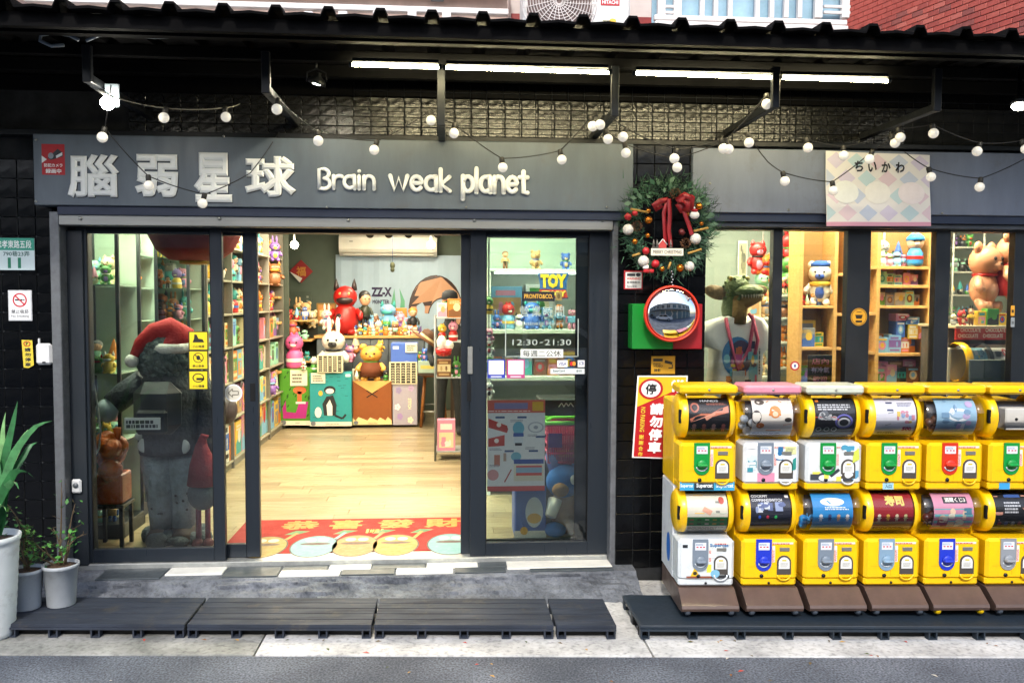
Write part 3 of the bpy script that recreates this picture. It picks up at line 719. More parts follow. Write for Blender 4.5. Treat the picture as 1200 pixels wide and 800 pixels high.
# white balcony box, right
BY = UY-.35
t = thing('balcony', 'white railed balcony box with glazed panels above the canopy', 'balcony', (XX(880, BY), BY, 3.2))
xa, xb = XX(768, BY, 20), XX(995, BY, 20)
O('floor_slab', MB().box(xa, xb, BY, BY+.7, ZZ(36, BY, 880), ZZ(27, BY, 880), .006), PW, t)
O('soffit', MB().box(xa, xb, BY+.05, BY+.7, ZZ(50, BY, 880), ZZ(36.3, BY, 880)), mat('#a33a38', .6, var=.15), t)
O('bottom_rail', MB().box(xa, xb, BY+.02, BY+.06, ZZ(25, BY, 880), ZZ(19, BY, 880), .004), PW, t)
O('glass_panel', MB().box(xa, xb, BY+.1, BY+.11, ZZ(24, BY, 880), ZZ(-60, BY, 880)), mat('#93b3c4', .15, var=.35, scale=3), t)
for i, px in enumerate((772, 791, 822, 838, 855, 887, 904, 921, 937, 957, 989)):
    w = .05 if px in (772, 989, 791, 957) else .028
    O('baluster', MB().box(XX(px, BY, 10), XX(px, BY, 10)+w, BY+.021, BY+.058, ZZ(19.5, BY, px), ZZ(-60, BY, px), .003), PW, t)
for z in (7, 14):
    O('side_rail', MB().box(XX(960, BY), XX(990, BY), BY+.03, BY+.05, ZZ(z, BY, 970), ZZ(z-3, BY, 970)), PW, t); O('side_rail', MB().box(XX(775, BY), XX(790, BY), BY+.03, BY+.05, ZZ(z, BY, 780), ZZ(z-3, BY, 780)), PW, t)
# red tiled wall running towards the street, right
A, B = Vector((XX(997, .75, 20), .75, 0)), Vector((XX(1235, -.75, 20), -.75, 0)); d = (B-A); L = d.length; ang = math.atan2(d.y, d.x)
t = thing('brick_tile_wall', 'bright red brick-tiled wall above the canopy at right', 'wall', (A.x, A.y, 3.1)); t.rotation_euler = (0, 0, ang)
Lc('wall_core', MB().box(-.1, L+2.5, .0, .25, .06, 1.6), mat('#d8c8c0', .85, var=.1), t)
bw, bh, gp = .088, .036, .0045
RB = [mat(c, .5, var=.2, scale=14) for c in ('#a84a40', '#b05448', '#9a443c', '#b66054', '#8a4842')]
mes = [MB().box(-bw/2+gp/2, bw/2-gp/2, -.010, 0, -bh/2+gp/2, bh/2-gp/2, .0015).mesh('brick', q) for q in RB]
rr = random.Random(8); st = MB(); cnt = 0
for j in range(20):
    for i in range(-1, 34):
        x = (i+.5+(.5 if j % 2 else 0))*bw; z = .18+bh*(j+.5)
        if x > L+.4: continue
        if cnt < 300:
            o = bpy.data.objects.new('brick', rr.choice(mes)); COL.objects.link(o); o.parent = t; o.location = (x, -.001-rr.random()*.001, z); cnt += 1
        else: st.box(x-bw/2+gp/2, x+bw/2-gp/2, -.01, 0, z-bh/2+gp/2, z+bh/2-gp/2)
if st.v: struct(Lc('bricks_beyond', st, RB[0], t), 'stuff')
# main upper wall so that no light leaks behind the facade
struct(O('upper_wall', MB().box(-6, 7, UY+.51, UY+.7, 2.9, 8), mat('#c8b6ac', .8, var=.1)))
struct(O('flank_wall', MB().box(-9, XL0-.001, 0, .3, 0, 2.9), BLACK)); struct(O('flank_wall', MB().box(5.21, 9, 0, .3, 0, 2.9), BLACK))

# ================================================================== the other side of the street (seen in mirror and glass)
def facade(name, label, x0, x1, Y, h, col, seed, sh):
    t = thing(name, label, 'building', ((x0+x1)/2, Y, 0)); r = random.Random(seed)
    O('wall', MB().box(x0, x1, Y-5, Y, 0, h), mat(col, .8, var=.15, scale=2), t)
    O('parapet', MB().box(x0-.05, x1+.05, Y-.2, Y+.12, h, h+.35, .02), mat('#b8b4ac', .8), t)
    n = int((x1-x0)/1.9); fl = 1
    for i in range(n):
        cx = x0+(i+.5)*(x1-x0)/n
        o = O('shop_shutter', MB().box(cx-.8, cx+.8, Y+.002, Y+.05, 0, 2.5, .01), mat(sh, .5, metal=.3, var=.2), t)
        for f in range(fl):
            z = 3.25+f*3.0
            w = O('window', MB().box(cx-.65, cx+.65, Y+.002, Y+.07, z, z+1.35, .01), mat('#c9c9c4', .5), t)
            O('pane', MB().box(cx-.58, cx-.02, Y+.071, Y+.08, z+.07, z+1.28), mat('#28343c', .1), w); O('pane', MB().box(cx+.02, cx+.58, Y+.071, Y+.08, z+.07, z+1.28), mat('#28343c', .1), w)
    O('awning', MB().prism([(x0+.1, 2.75), (x1-.1, 2.75), (x1-.1, 2.95), (x0+.1, 2.95)], Y+.002, Y+1.1), mat('#5a6068', .6), t)
    return t
facade('apartment_building', 'grey apartment block across the street seen in the round mirror', -13, 0, -12.6, 5.0, '#8d8a84', 1, '#7a7f82')
facade('apartment_building', 'pale apartment block across the street right of the grey block', .1, 14, -13.2, 4.9, '#b9aea0', 2, '#5c6b70')
# parked car on the far kerb
def car(loc, label, col):
    t = thing('parked_car', label, 'car', loc); t.rotation_euler = (0, 0, SK); m = mat(col, .25, coat=.6, var=.03)
    prof = [(-2.1, .35), (-2.15, .6), (-2.05, .85), (-1.3, .95), (-.75, 1.4), (.75, 1.42), (1.45, .98), (2.0, .9), (2.15, .65), (2.1, .35)]
    Lc('body', MB().prism(prof, -.82, .82), m, t)
    for s in (-1, 1):
        Lc('window', MB().prism([(-1.15, .97), (-.7, 1.34), (-.05, 1.36), (-.05, .97)], s*.825-.004, s*.825+.004), mat('#10161a', .08), t)
        Lc('window', MB().prism([(.03, .97), (.03, 1.36), (.7, 1.36), (1.25, .98)], s*.825-.004, s*.825+.004), mat('#10161a', .08), t)
        Lc('headlight', MB().box(1.98, 2.14, s*.62-.16, s*.62+.16, .66, .8, .03), mat('#dfe6ea', .1), t)
        for x in (-1.3, 1.3):
            w = Lc('wheel', MB().lathe([(.16, -.1), (.31, -.1), (.33, -.05), (.33, .05), (.31, .1), (.16, .1)], (x, s*.76, .33), 20, axis='y'), mat('#15161a', .8), t)
            Lc('rim', MB().lathe([(0, -.105), (.2, -.105), (.2, .105), (0, .105)], (x, s*.76, .33), 14, axis='y'), mat('#9a9fa3', .3, metal=.8), w)
    for a in ([(-1.36, 1.0), (-.82, 1.40)], [(.82, 1.42), (1.5, 1.0)]):
        (xa, za), (xb, zb) = a; s = -1 if xa < 0 else 1; n = .012*s
        Lc('windscreen', MB().add([(xa+n, -.7, za+.02), (xb+n, -.62, zb+.01), (xb+n, .62, zb+.01), (xa+n, .7, za+.02)], [(0, 1, 2, 3)]), mat('#10161a', .08), t)
car((1.2, -9.4, 0), 'white car parked across the street seen in the mirror and glass', '#c9ccd0')
car((-4.2, -9.2, 0), 'dark grey car parked across the street left of the white car', '#3a4046')

# ================================================================== inside the shops
ZC = 2.92
GREENW = mat('#4e5a50', .7, var=.10, scale=2)
IW = mat('#b9bdb6', .7, var=.06, scale=2)
def wallb(name, x0, x1, y0, y1, z0, z1, m): return struct(O(name, MB().box(x0, x1, y0, y1, z0, z1), m))
FX0, FX1, FY1 = -2.95, 1.55, 7.35
fl = wallb('shop_floor', FX0, FX1, .14, FY1, .05, ZF-.006, mat('#5a4326', .7))
PL = [mat(c, .33, var=.16, scale=3.2, stretch=(.7, 9, 1), bump=.03, coat=.15) for c in ('#938264', '#8b7a5d', '#9c8c6e', '#85765b', '#96866a')]
rr = random.Random(4); pw = .148
for j in range(49):
    y0 = .142+j*pw
    if y0+pw > FY1: break
    x = FX0-rr.uniform(0, 1.1)
    while x < FX1:
        xa, xb = max(x, FX0), min(x+1.22, FX1)
        if xb-xa > .05 and xb > -2.2 and xa < 1.3:
            mb = MB(); mb.box(xa+.0012, xb-.0012, y0+.0012, y0+pw-.0012, ZF-.0058, ZF, .0012); O('plank', mb, rr.choice(PL), fl)
        x += 1.22
wallb('back_wall', FX0, FX1, FY1, FY1+.15, 0, ZC, GREENW)
wallb('side_wall', FX0-.15, FX0, .15, FY1, 0, ZC, mat('#6c7668', .7, var=.08))
wallb('side_wall', FX1, FX1+.12, .41, FY1, 0, ZC, IW)
wallb('shop_ceiling', FX0-.15, 5.2, .15, FY1+.15, ZC, ZC+.1, mat('#8d8f84', .8, var=.05))
wallb('display_floor', FX1+.13, 5.2, .16, 3.4, .05, .45, mat('#6a5a42', .6))
wallb('display_back_wall', FX1+.12, 5.2, 3.2, 3.35, 0, ZC, mat('#8c958e', .7, var=.08))
wallb('display_end_wall', 5.05, 5.2, .12, 3.2, 0, ZC, mat('#8c958e', .7, var=.08))
wallb('header_wall', FX0-.15, 5.2, .141, .16, 2.29, ZC, mat('#777d72', .7))
# partition behind the white toy shelf
PT = XX(566, 2.25, 350)
wallb('partition_wall', PT, FX1, 2.25, 2.33, ZF, ZC, mat('#9fb0a6', .65, var=.06))
# ceiling lights (panel lamps)
WARM = lamp((1.0, .86, .6), 34); DIM = lamp((1.0, .87, .64), 34); COOL = lamp((.92, 1.0, .74), 36)
def clight(x, y, w, d, label, m=WARM):
    t = thing('ceiling_light', label, 'ceiling light', (x, y, ZC-.03), 'ceiling panel lights inside the shop')
    O('frame', MB().box(x-w/2-.02, x+w/2+.02, y-d/2-.02, y+d/2+.02, ZC-.03, ZC-.001, .004), WHITE, t); O('diffuser', MB().box(x-w/2, x+w/2, y-d/2, y+d/2, ZC-.036, ZC-.031), m, t)
for (x, y, w, d, lab, m) in ((-.6, 1.3, 1.2, .3, 'ceiling panel light just inside the shop door', WARM), (-.7, 3.0, 1.2, .3, 'ceiling panel light in the middle of the shop', WARM), (-.8, 4.8, 1.2, .3, 'ceiling panel light before the counter', WARM), (-.6, 6.2, .7, .25, 'ceiling panel light over the counter', WARM),
                        (-2.2, 1.0, .3, 1.0, 'greenish ceiling light over the left display cabinets', COOL), (-1.9, 3.6, .3, 1.6, 'ceiling light along the left shelf wall', WARM), (.75, 1.2, .8, .3, 'ceiling light over the white toy shelf', COOL),
                        (2.15, .42, .7, .25, 'added fill light just behind the display window above the mannequin', WARM), (-1.85, .4, .7, .2, 'added fill light over the statue behind the left glass door', COOL), (3.9, .5, .6, .25, 'ceiling light over the peach figures', DIM), (2.2, 1.3, .8, .3, 'ceiling light over the T-shirt in the display window', DIM), (3.1, .75, 1.1, .3, 'ceiling light over the oak display shelves', DIM)):  # the panels by the mannequin and the statue are added to brighten them
    clight(x, y, w, d, lab, m)
# ================================================================== things on the outside walls
# house number plate
y = -.036; q = rect(-6, 279, 41, 316.5, y); mb, P = panel(*q, y-.006, .006, WHITE, None)
c_rect(mb, P, .0, .0, 1, .62, '#cfe0e0', 1); c_rect(mb, P, 0, .62, 1, 1, '#2f9a80', 1)
c_text(mb, P, '忠孝東路五段', .05, .68, .93, .93, '#f2f8f4', 2, .015); c_text(mb, P, '790巷23弄', .22, .43, .88, .59, '#1d5a50', 2, .015); c_text(mb, P, '11', .33, .06, .66, .39, '#127a5a', 2, .03)
solo('house_number_plate', 'green and white house number plate with number 11', 'number plate', mb)
# no smoking
q = rect(10, 340, 38, 376, y); mb, P = panel(*q, y-.006, .006, mat('#c4c6c8', .4), None, .004)
c_rect(mb, P, .06, .05, .94, .95, '#eceeee', 1); c_ring(mb, P, .5, .68, .3, .23, .2, '#c01828', 2.5)
c_rect(mb, P, .3, .66, .62, .71, '#222', 2); c_rect(mb, P, .64, .66, .7, .71, '#555555', 2); c_line(mb, P, [(.3, .83), (.7, .53)], .06, '#c01828', 3, 1.28)
c_text(mb, P, '禁止吸菸', .13, .24, .87, .37, '#1a1a1e', 2, .015); c_text(mb, P, 'No Smoking', .13, .1, .87, .2, '#1a1a1e', 2, .01)
solo('no_smoking_sign', 'white no-smoking sign below the house number plate', 'sign', mb)
# small yellow sticker and door bell
q = rect(26, 398, 40, 431, y); mb = MB(); P = planar(*q, y-.004); c_poly(mb, P, [(0, 1), (.12, .02), (.55, 0), (.98, .1), (.9, .98)], '#d9c23a', 0)
c_ring(mb, P, .45, .86, .3, .1, .3, '#b01a20', 1); c_text(mb, P, 'P', .36, .8, .54, .92, '#1a1a1a', 2)
for k, ch in enumerate('請勿停車'): c_text(mb, P, ch, .25, .58-k*.175, .75, .72-k*.175, '#1e2430', 2)
solo('no_parking_sticker', 'small narrow yellow no-parking sticker beside the white door bell', 'sticker', mb)
q = rect(44, 402, 63, 427, y); t = thing('door_bell', 'white wireless door bell box on the black tiles', 'door bell', ((q[0]+q[1])/2, y-.02, q[2]))
O('case', MB().box(q[0], q[1], y-.03, y, q[2], q[3], .014), mat('#d4d6d6', .4), t); O('antenna', MB().box(q[0]+.012, q[0]+.024, y-.02, y-.008, q[3]-.002, q[3]+.03, .003), mat('#d4d6d6', .4), t)
O('speaker_slot', MB().box(q[0]+.04, q[1]-.035, y-.0315, y-.029, q[2]+.012, q[2]+.02), BLACK, t)
q = rect(84, 561, 96, 577.5, -.03); t = thing('door_button', 'small grey push button on the left door post', 'push button', ((q[0]+q[1])/2, -.03, q[2]))
O('case', MB().box(q[0], q[1], -.045, -.021, q[2], q[3], .01), mat('#c9caca', .4), t); O('button', MB().lathe([(.016, 0), (.016, -.006), (0, -.008)], ((q[0]+q[1])/2, -.045, (q[2]+q[3])/2+.008), 14, axis='y'), mat('#5a5f64', .4), t)
# warning card, hydrant-style box, camera plate on the pillar
y = -.115; q = rect(731, 317, 753, 339, y); mb, P = panel(*q, y-.003, .003, mat('#b5202a', .5), None)
c_rect(mb, P, .08, .06, .94, .92, '#ecebe6', 1); c_rect(mb, P, .16, .7, .6, .84, '#3a3f48', 2); c_ell(mb, P, .76, .78, .13, .1, '#2b3038', 2); c_text(mb, P, 'WARNING', .14, .5, .88, .64, '#c22', 2, .02); c_text(mb, P, '監視錄影中', .16, .3, .86, .44, '#2a2a2e', 2, .01); bars(mb, P, .16, .1, .86, .26, 2, '#55585c', 2, 4)
solo('warning_card', 'small white card with red border below the wreath', 'warning sign', mb)
yb = -.115; q = rect(741, 356, 823, 409, -.24); t = thing('wall_box', 'green and red metal box behind the round mirror', 'wall box', ((q[0]+q[1])/2, -.17, q[2])); xm = XX(789, -.24, 380)
O('green_half', MB().box(q[0], xm, -.24, yb, q[2], q[3], .004), mat('#0f7a2a', .35, var=.1), t); O('red_half', MB().box(xm+.001, q[1], -.24, yb, q[2], q[3], .004), mat('#8e1620', .35, var=.1), t)
c = at(787, 367.5, -.33); r = .165
t = thing('convex_mirror', 'round convex traffic mirror with orange-red rim on the pillar', 'mirror', (c.x, c.y, c.z-r))
prof = [(r*.96*math.sin(k/10*PI/2), -.045*math.cos(k/10*PI/2)) for k in range(11)]
O('mirror_glass', MB().lathe(prof, (c.x, c.y, c.z), 48, axis='y', cap=False), mat('#e4e8ea', .02, metal=1.0, var=0), t)
O('rim', MB().lathe([(r*.945, -.012), (r*.97, -.022), (r*1.02, -.018), (r*1.04, 0), (r*1.02, .02), (r*.9, .03)], (c.x, c.y, c.z), 48, axis='y', cap=False), mat('#c8321c', .35, var=.08), t)
O('back_shell', MB().lathe([(r*.9, .03), (r*.3, .045), (.03, .05), (.03, .1)], (c.x, c.y, c.z), 32, axis='y'), mat('#8a3a20', .5), t)
q = rect(763, 417, 791, 438, -.115); mb, P = panel(*q, -.118, .003, mat('#c9921e', .45, var=.15), None)
c_rect(mb, P, .05, .06, .95, .94, '#c8951e', 1); c_rect(mb, P, .08, .7, .48, .86, '#23241f', 2); c_text(mb, P, 'VIDEO', .08, .38, .48, .52, '#1e1e1a', 2); bars(mb, P, .08, .55, .48, .66, 1, '#2b2a22', 2, 7); c_text(mb, P, '錄影', .12, .12, .4, .3, '#1e1e1a', 2)
c_poly(mb, P, [(.55, .62), (.86, .52), (.9, .66), (.58, .78)], '#1c1c18', 2); c_rect(mb, P, .86, .3, .9, .55, '#1c1c18', 2); c_rect(mb, P, .72, .3, .88, .36, '#1c1c18', 2)
solo('camera_sign', 'small yellow video camera sign below the mirror box', 'sign', mb)
# no parking banner
pl2 = [at(747, 440, -.13), at(806, 440, -.13), at(801, 538, -.13), at(740.5, 536, -.13)]
def Pn(u, v, l):
    a = pl2[3].lerp(pl2[2], u); b = pl2[0].lerp(pl2[1], u); p = a.lerp(b, v); return (p.x, -.13-l*.0007-.004*math.sin(u*3), p.z)
mb = MB(); c_rect(mb, Pn, 0, 0, 1, 1, '#e6e6e2', 0, 2); c_rect(mb, Pn, .03, .015, .97, .985, '#b3141c', 1, 2)
c_poly(mb, Pn, [(.03, .985), (.03, .62), (.97, .88), (.97, .985)], '#d8b820', 2)
c_ell(mb, Pn, .28, .84, .24, .125, '#b3141c', 3); c_ell(mb, Pn, .28, .84, .19, .1, '#eeeeea', 4); c_text(mb, Pn, '停', .17, .775, .39, .905, '#17171c', 5, .03)
for k, ch in enumerate('請勿停車'): c_text(mb, Pn, ch, .29, .53-k*.155, .55, .67-k*.155, '#f4f4f0', 4, .045)
for k, ch in enumerate('常有車進出'): c_text(mb, Pn, ch, .68, .8-k*.165, .94, .95-k*.165, '#f4f4f0', 4, .045)
for k, ch in enumerate('謝謝合作'): c_text(mb, Pn, ch, .11, .23-k*.07, .2, .285-k*.07, '#e8c83c', 4, .02)
P2 = lambda u, v, l: Pn(.11+v*.09, .62-u*.3, l); c_text(mb, P2, 'NO PARKING', 0, 0, 1, 1, '#e8c83c', 4, .02)
solo('no_parking_banner', 'large red and yellow no-parking banner beside the capsule machines', 'banner', mb)

# ================================================================== things on the door glass
y = -.002 + .0195
def sticker(name, label, cat, px, draw, base='#e8e8e4', yy=.0185, rnd=False):
    q = rect(*px, yy); mb = MB(); P = planar(*q, yy)
    if rnd: c_ell(mb, P, .5, .5, .5, .5, base, 0, 28)
    elif base: c_rect(mb, P, 0, 0, 1, 1, base, 0)
    draw(mb, P); return solo(name, label, cat, mb)
def d1(k):
    def f(mb, P):
        c_rect(mb, P, .05, .05, .95, .95, '#e0c81a', 1)
        if k == 0: c_poly(mb, P, [(.2, .42), (.8, .42), (.72, .58), (.5, .62), (.42, .82), (.3, .84), (.28, .6)], '#20201c', 2); c_text(mb, P, '小心地滑', .2, .14, .8, .28, '#20201c', 2, .02)
        if k == 1: c_ring(mb, P, .5, .62, .27, .26, .14, '#20201c', 2); c_line(mb, P, [(.32, .78), (.68, .46)], .05, '#20201c', 3); c_ell(mb, P, .5, .62, .1, .12, '#20201c', 2); c_text(mb, P, '禁止飲食', .2, .12, .8, .26, '#20201c', 2, .02)
        if k == 2: c_ring(mb, P, .5, .62, .3, .24, .2, '#20201c', 2); c_rect(mb, P, .4, .5, .8, .62, '#20201c', 2); c_text(mb, P, '小心碰撞', .2, .12, .8, .26, '#20201c', 2, .02)
    return f
for k, (py, lab) in enumerate(((388, 'top yellow slip-hazard sticker on the left glass door'), (410.5, 'middle yellow prohibition sticker on the left glass door'), (434, 'bottom yellow caution sticker on the left glass door'))):
    sticker('caution_sticker', lab, 'sticker', (221, py, 244, py+22.5), d1(k), '#2a2814')
def d2(mb, P):
    c_ring(mb, P, .5, .5, .5, .5, .16, '#f4f4f0', 1, 30)
    c_line(mb, P, [(.22, .5), (.45, .74), (.45, .6), (.78, .6), (.78, .4), (.45, .4), (.45, .26), (.22, .5)], .055, '#7a7466', 2)
sticker('arrow_sticker', 'round white sliding-direction arrow sticker on the glass door', 'sticker', (263, 450, 284, 470.5), d2, '#cfcbbb', .0785, True)
def d3(mb, P): c_text(mb, P, 'PRONTO&CO.', .06, .28, .94, .74, '#d8a838', 1, .02)
sticker('brand_sticker', 'black sticker with gold capital letters on the right glass door', 'sticker', (612, 341.5, 650, 353), d3, '#12141c')
sticker('gold_sticker', 'tiny dull gold square sticker beside the black door sticker', 'sticker', (651, 342, 658.5, 352), lambda mb, P: c_ell(mb, P, .5, .5, .25, .3, '#5a4a20', 1), '#8a7a44')
FROST = mat('#a9b6b0', .6, var=0)
def hours(mb, P):
    for u0, v0, u1, v1 in ((0, 0, .012, .72), (.988, 0, 1, .72), (0, 0, 1, .014)): c_rect(mb, P, u0, v0, u1, v1, FROST, 0)
    for k, ch in enumerate('營業時間'): c_text(mb, P, ch, .2+k*.16, .76, .2+k*.16+.12, .96, FROST, 0, 0)
    c_text(mb, P, 'Business Hours', .2, .6, .8, .67, FROST, 0, 0)
    c_text(mb, P, '12:30', .1, .22, .44, .33, FROST, 0, 0); c_text(mb, P, '21:30', .54, .22, .9, .33, FROST, 0, 0); c_rect(mb, P, .475, .265, .515, .28, FROST, 0)
sticker('opening_hours_lettering', 'white opening hours lettering on the right glass door', 'lettering', (592, 356, 678, 418), hours, None)
sticker('closed_day_sticker', 'white closing-day strip under the opening hours on the glass', 'sticker', (610, 409, 660, 419), lambda mb, P: c_text(mb, P, '每週二公休', .05, .12, .95, .88, '#3c403c', 1, .01), '#dfe2de', .0165)
for (a, c, lab) in ((571, '#2a3aa8', 'blank white square sticker with blue edge on the glass door'), (594, '#b03a78', 'blank white square sticker with pink edge on the glass door')):
    sticker('square_sticker', lab, 'sticker', (a, 421, a+21, 443), lambda mb, P: (c_rect(mb, P, .08, .2, .92, .94, '#e4e6e6', 1), c_rect(mb, P, .2, .06, .8, .11, '#dfe2e6', 1)), c)
def cards(mb, P):
    c_rect(mb, P, .2, .5, .5, 1, '#e8e8e8', 1); c_text(mb, P, 'VISA', .23, .62, .47, .86, '#1a3a8a', 2); c_rect(mb, P, .55, .5, .76, 1, '#22242a', 1); c_ell(mb, P, .62, .75, .05, .16, '#c8202a', 2); c_ell(mb, P, .69, .75, .05, .16, '#d98a1e', 2.5)
    c_rect(mb, P, .8, .5, 1, 1, '#e8e8e8', 1); c_text(mb, P, 'JCB', .82, .58, .98, .9, '#1c3a7a', 2); c_rect(mb, P, 0, 0, 1, .4, '#cdd4d4', 1); c_text(mb, P, 'EasyCard', .08, .1, .42, .32, '#4a5a5a', 2); c_text(mb, P, '支付', .75, .1, .92, .32, '#4a5a5a', 2)
sticker('payment_sticker', 'strip of card payment logos on the right glass door', 'sticker', (645, 422, 685, 438), cards, None)
# product poster taped inside the glass
def poster(mb, P):
    c_rect(mb, P, 0, .86, 1, 1, '#d86a5c', 1); c_rect(mb, P, 0, 0, 1, .055, '#d8605c', 1); c_rect(mb, P, .12, .9, .7, .97, '#8a84b0', 2); c_rect(mb, P, .78, .88, .97, .98, '#e3b63c', 2); bars(mb, P, .02, .875, .75, .89, 1, '#f0ece8', 3, 2)
    c_poly(mb, P, [(.02, .8), (.34, .72), (.36, .68), (.34, .64), (.02, .7)], '#c8402e', 2); c_poly(mb, P, [(.02, .58), (.3, .62), (.3, .5), (.02, .49)], '#c8402e', 2); c_ell(mb, P, .2, .73, .04, .025, '#ece6da', 3); c_ell(mb, P, .16, .555, .04, .025, '#ece6da', 3)
    c_ring(mb, P, .84, .7, .14, .06, .2, '#b8c0c8', 2); c_ell(mb, P, .84, .7, .04, .02, '#9aa4ac', 3)
    for (u, v) in ((.14, .8), (.52, .8), (.84, .585), (.3, .43), (.72, .43)): c_rect(mb, P, u, v, u+.16, v+.022, '#3c5a8a', 2)
    c_ell(mb, P, .54, .69, .1, .075, '#6fb4cc', 2); c_rect(mb, P, .46, .52, .62, .62, '#dfe8ee', 2.5); c_rect(mb, P, .45, .6, .63, .64, '#35569a', 3); c_rect(mb, P, .48, .5, .6, .53, '#20242c', 3)
    c_ell(mb, P, .5, .38, .09, .05, '#78bcd0', 2); c_rect(mb, P, .12, .28, .22, .4, '#c8785c', 2); c_rect(mb, P, .28, .33, .33, .42, '#b8a08c', 2); c_ell(mb, P, .1, .18, .1, .06, '#dc9a9a', 2); c_line(mb, P, [(.3, .1), (.42, .24)], .02, '#b05048', 2)
    c_rect(mb, P, .46, .11, .98, .35, '#e6e2cc', 2); c_rect(mb, P, .46, .3, .98, .35, '#35569a', 3); c_rect(mb, P, .5, .2, .95, .26, '#8ab0c4', 3); c_rect(mb, P, .5, .17, .95, .2, '#c85a50', 3); c_rect(mb, P, .5, .26, .95, .28, '#c85a50', 3)
    for k, (u, v) in enumerate(((.4, .76), (.66, .46), (.04, .45), (.04, .27), (.7, .6))): bars(mb, P, u, v, u+.22, v+.03, 2, '#8a929c', 3, k)
sticker('product_poster', 'white prize poster with salmon header taped to the glass door', 'poster', (571, 468.5, 638.5, 575), poster, '#eef0f0', .0275)
# yellow round sticker, post sticker on the display window
def rs(mb, P): c_ring(mb, P, .5, .5, .46, .46, .07, '#2a2008', 1); c_poly(mb, P, [(.26, .62), (.74, .62), (.66, .4), (.34, .4)], '#231c0c', 1); c_rect(mb, P, .3, .18, .7, .3, '#231c0c', 1); c_rect(mb, P, .34, .76, .66, .8, '#231c0c', 1)
sticker('round_sticker', 'round yellow bowl-symbol sticker on the black window post', 'sticker', (997, 361, 1016, 381.5), rs, '#c9921e', -.0262, True)
sticker('orange_sticker', 'small orange sticker at the right end of the display window', 'sticker', (1184.5, 358, 1189, 370), lambda mb, P: c_rect(mb, P, .2, .3, .8, .6, '#3a2a10', 1), '#d89a2a', -.0262)
sticker('grey_sticker', 'small grey sticker below the orange sticker on the window post', 'sticker', (1184.5, 372, 1189, 383), lambda mb, P: c_rect(mb, P, .2, .3, .8, .6, '#5a5f60', 1), '#8a8f90', -.0262)

# ================================================================== wreath
rr = random.Random(21); wc = at(782, 268, -.24); R1 = .225
t = thing('christmas_wreath', 'decorated fir christmas wreath with red bow hung on the pillar', 'wreath', (wc.x, wc.y, wc.z-.3))
fm = [mat(c, .7, var=.3, scale=40) for c in ('#1f3d2a', '#2c5238', '#173022', '#3b6648')]
mb = MB()
for i in range(2600):
    a = rr.uniform(0, 2*PI); rad = R1+rr.gauss(0, .034); yy = wc.y-abs(rr.gauss(0, .03)); L = rr.uniform(.03, .062)
    if math.sin(a) > .45: rad += rr.uniform(0, .045)
    c = Vector((wc.x+rad*math.cos(a), yy, wc.z+rad*math.sin(a)))
    da = a+rr.uniform(-1.3, 1.3); dv = Vector((math.cos(da), rr.uniform(-.6, .1), math.sin(da))).normalized()*L
    s = dv.cross(Vector((rr.uniform(-1, 1), -1, rr.uniform(-1, 1)))).normalized()*rr.uniform(.0016, .0034)
    mb.add([c-s, c+s, c+dv+s*.2, c+dv-s*.2], [(0, 1, 2, 3)], fm[int(a*3+rr.uniform(0, 1.5)) % 4])
struct(O('fir_needles', mb, None, t), 'stuff')
for i in range(60):
    a = rr.uniform(.2, 2.9) if i < 34 else rr.uniform(0, 6.28); rad = R1+rr.uniform(-.02, .06 if i < 34 else .05); base = Vector((wc.x+rad*math.cos(a), wc.y-.03-rr.uniform(0, .03), wc.z+rad*math.sin(a)))
    da = a+rr.uniform(-.9, .9); dv = Vector((math.cos(da), rr.uniform(-.5, 0), math.sin(da)))*rr.uniform(.03, .055); s = Vector((-dv.z, 0, dv.x))*.28
    O('leaf', MB().add([base-s*.3, base+dv*.5-s, base+dv, base+dv*.5+s], [(0, 1, 2, 3)], mat(rr.choice(('#4a6b52', '#335a42', '#5c7a62')), .6, var=.2)), None, t)
rd = mat('#8e0f18', .45, var=.25, scale=18); RD2 = mat('#b01824', .5, var=.15)
def ribbon(pts, w, name='ribbon'):
    mb = MB(); vs = []
    for k, (px, py, dy) in enumerate(pts):
        p = at(px, py, wc.y+dy); q = at(pts[min(k+1, len(pts)-1)][0], pts[min(k+1, len(pts)-1)][1], wc.y); o_ = at(pts[max(k-1, 0)][0], pts[max(k-1, 0)][1], wc.y)
        d = (q-o_); n = Vector((-d.z, .25*d.length, d.x)).normalized()*w/2; vs += [p-n, p+n, p+n+Vector((0, .002, 0)), p-n+Vector((0, .002, 0))]
    fs = []
    for k in range(len(pts)-1):
        a = 4*k
        for e in range(4): fs.append((a+e, a+(e+1) % 4, a+4+(e+1) % 4, a+4+e))
    O(name, mb.add(vs, fs, None, True), rd, t)
ribbon([(783, 233, -.08), (778, 250, -.09), (779, 265, -.085), (780, 282, -.09), (779, 284, -.085)], .028); ribbon([(784, 233, -.085), (785, 250, -.095), (784, 270, -.09), (786, 287, -.095), (786, 289, -.09)], .026)
ribbon([(800, 240, -.085), (803, 252, -.095), (807, 263, -.09), (811, 275, -.095)], .028)
ribbon([(783, 234, -.08), (773, 236, -.11), (766, 241, -.11), (768, 245, -.09), (776, 240, -.08)], .034, 'bow_loop'); ribbon([(793, 236, -.08), (803, 229, -.12), (811, 232, -.12), (810, 243, -.1), (799, 246, -.09), (795, 238, -.08)], .045, 'bow_loop'); ribbon([(799, 233, -.1), (806, 238, -.13), (806, 246, -.12), (800, 243, -.1)], .04, 'bow_loop')
gold = mat('#b06a1e', .18, metal=.75, var=.1); wht = mat('#c9c6be', .6, var=.35, scale=90)
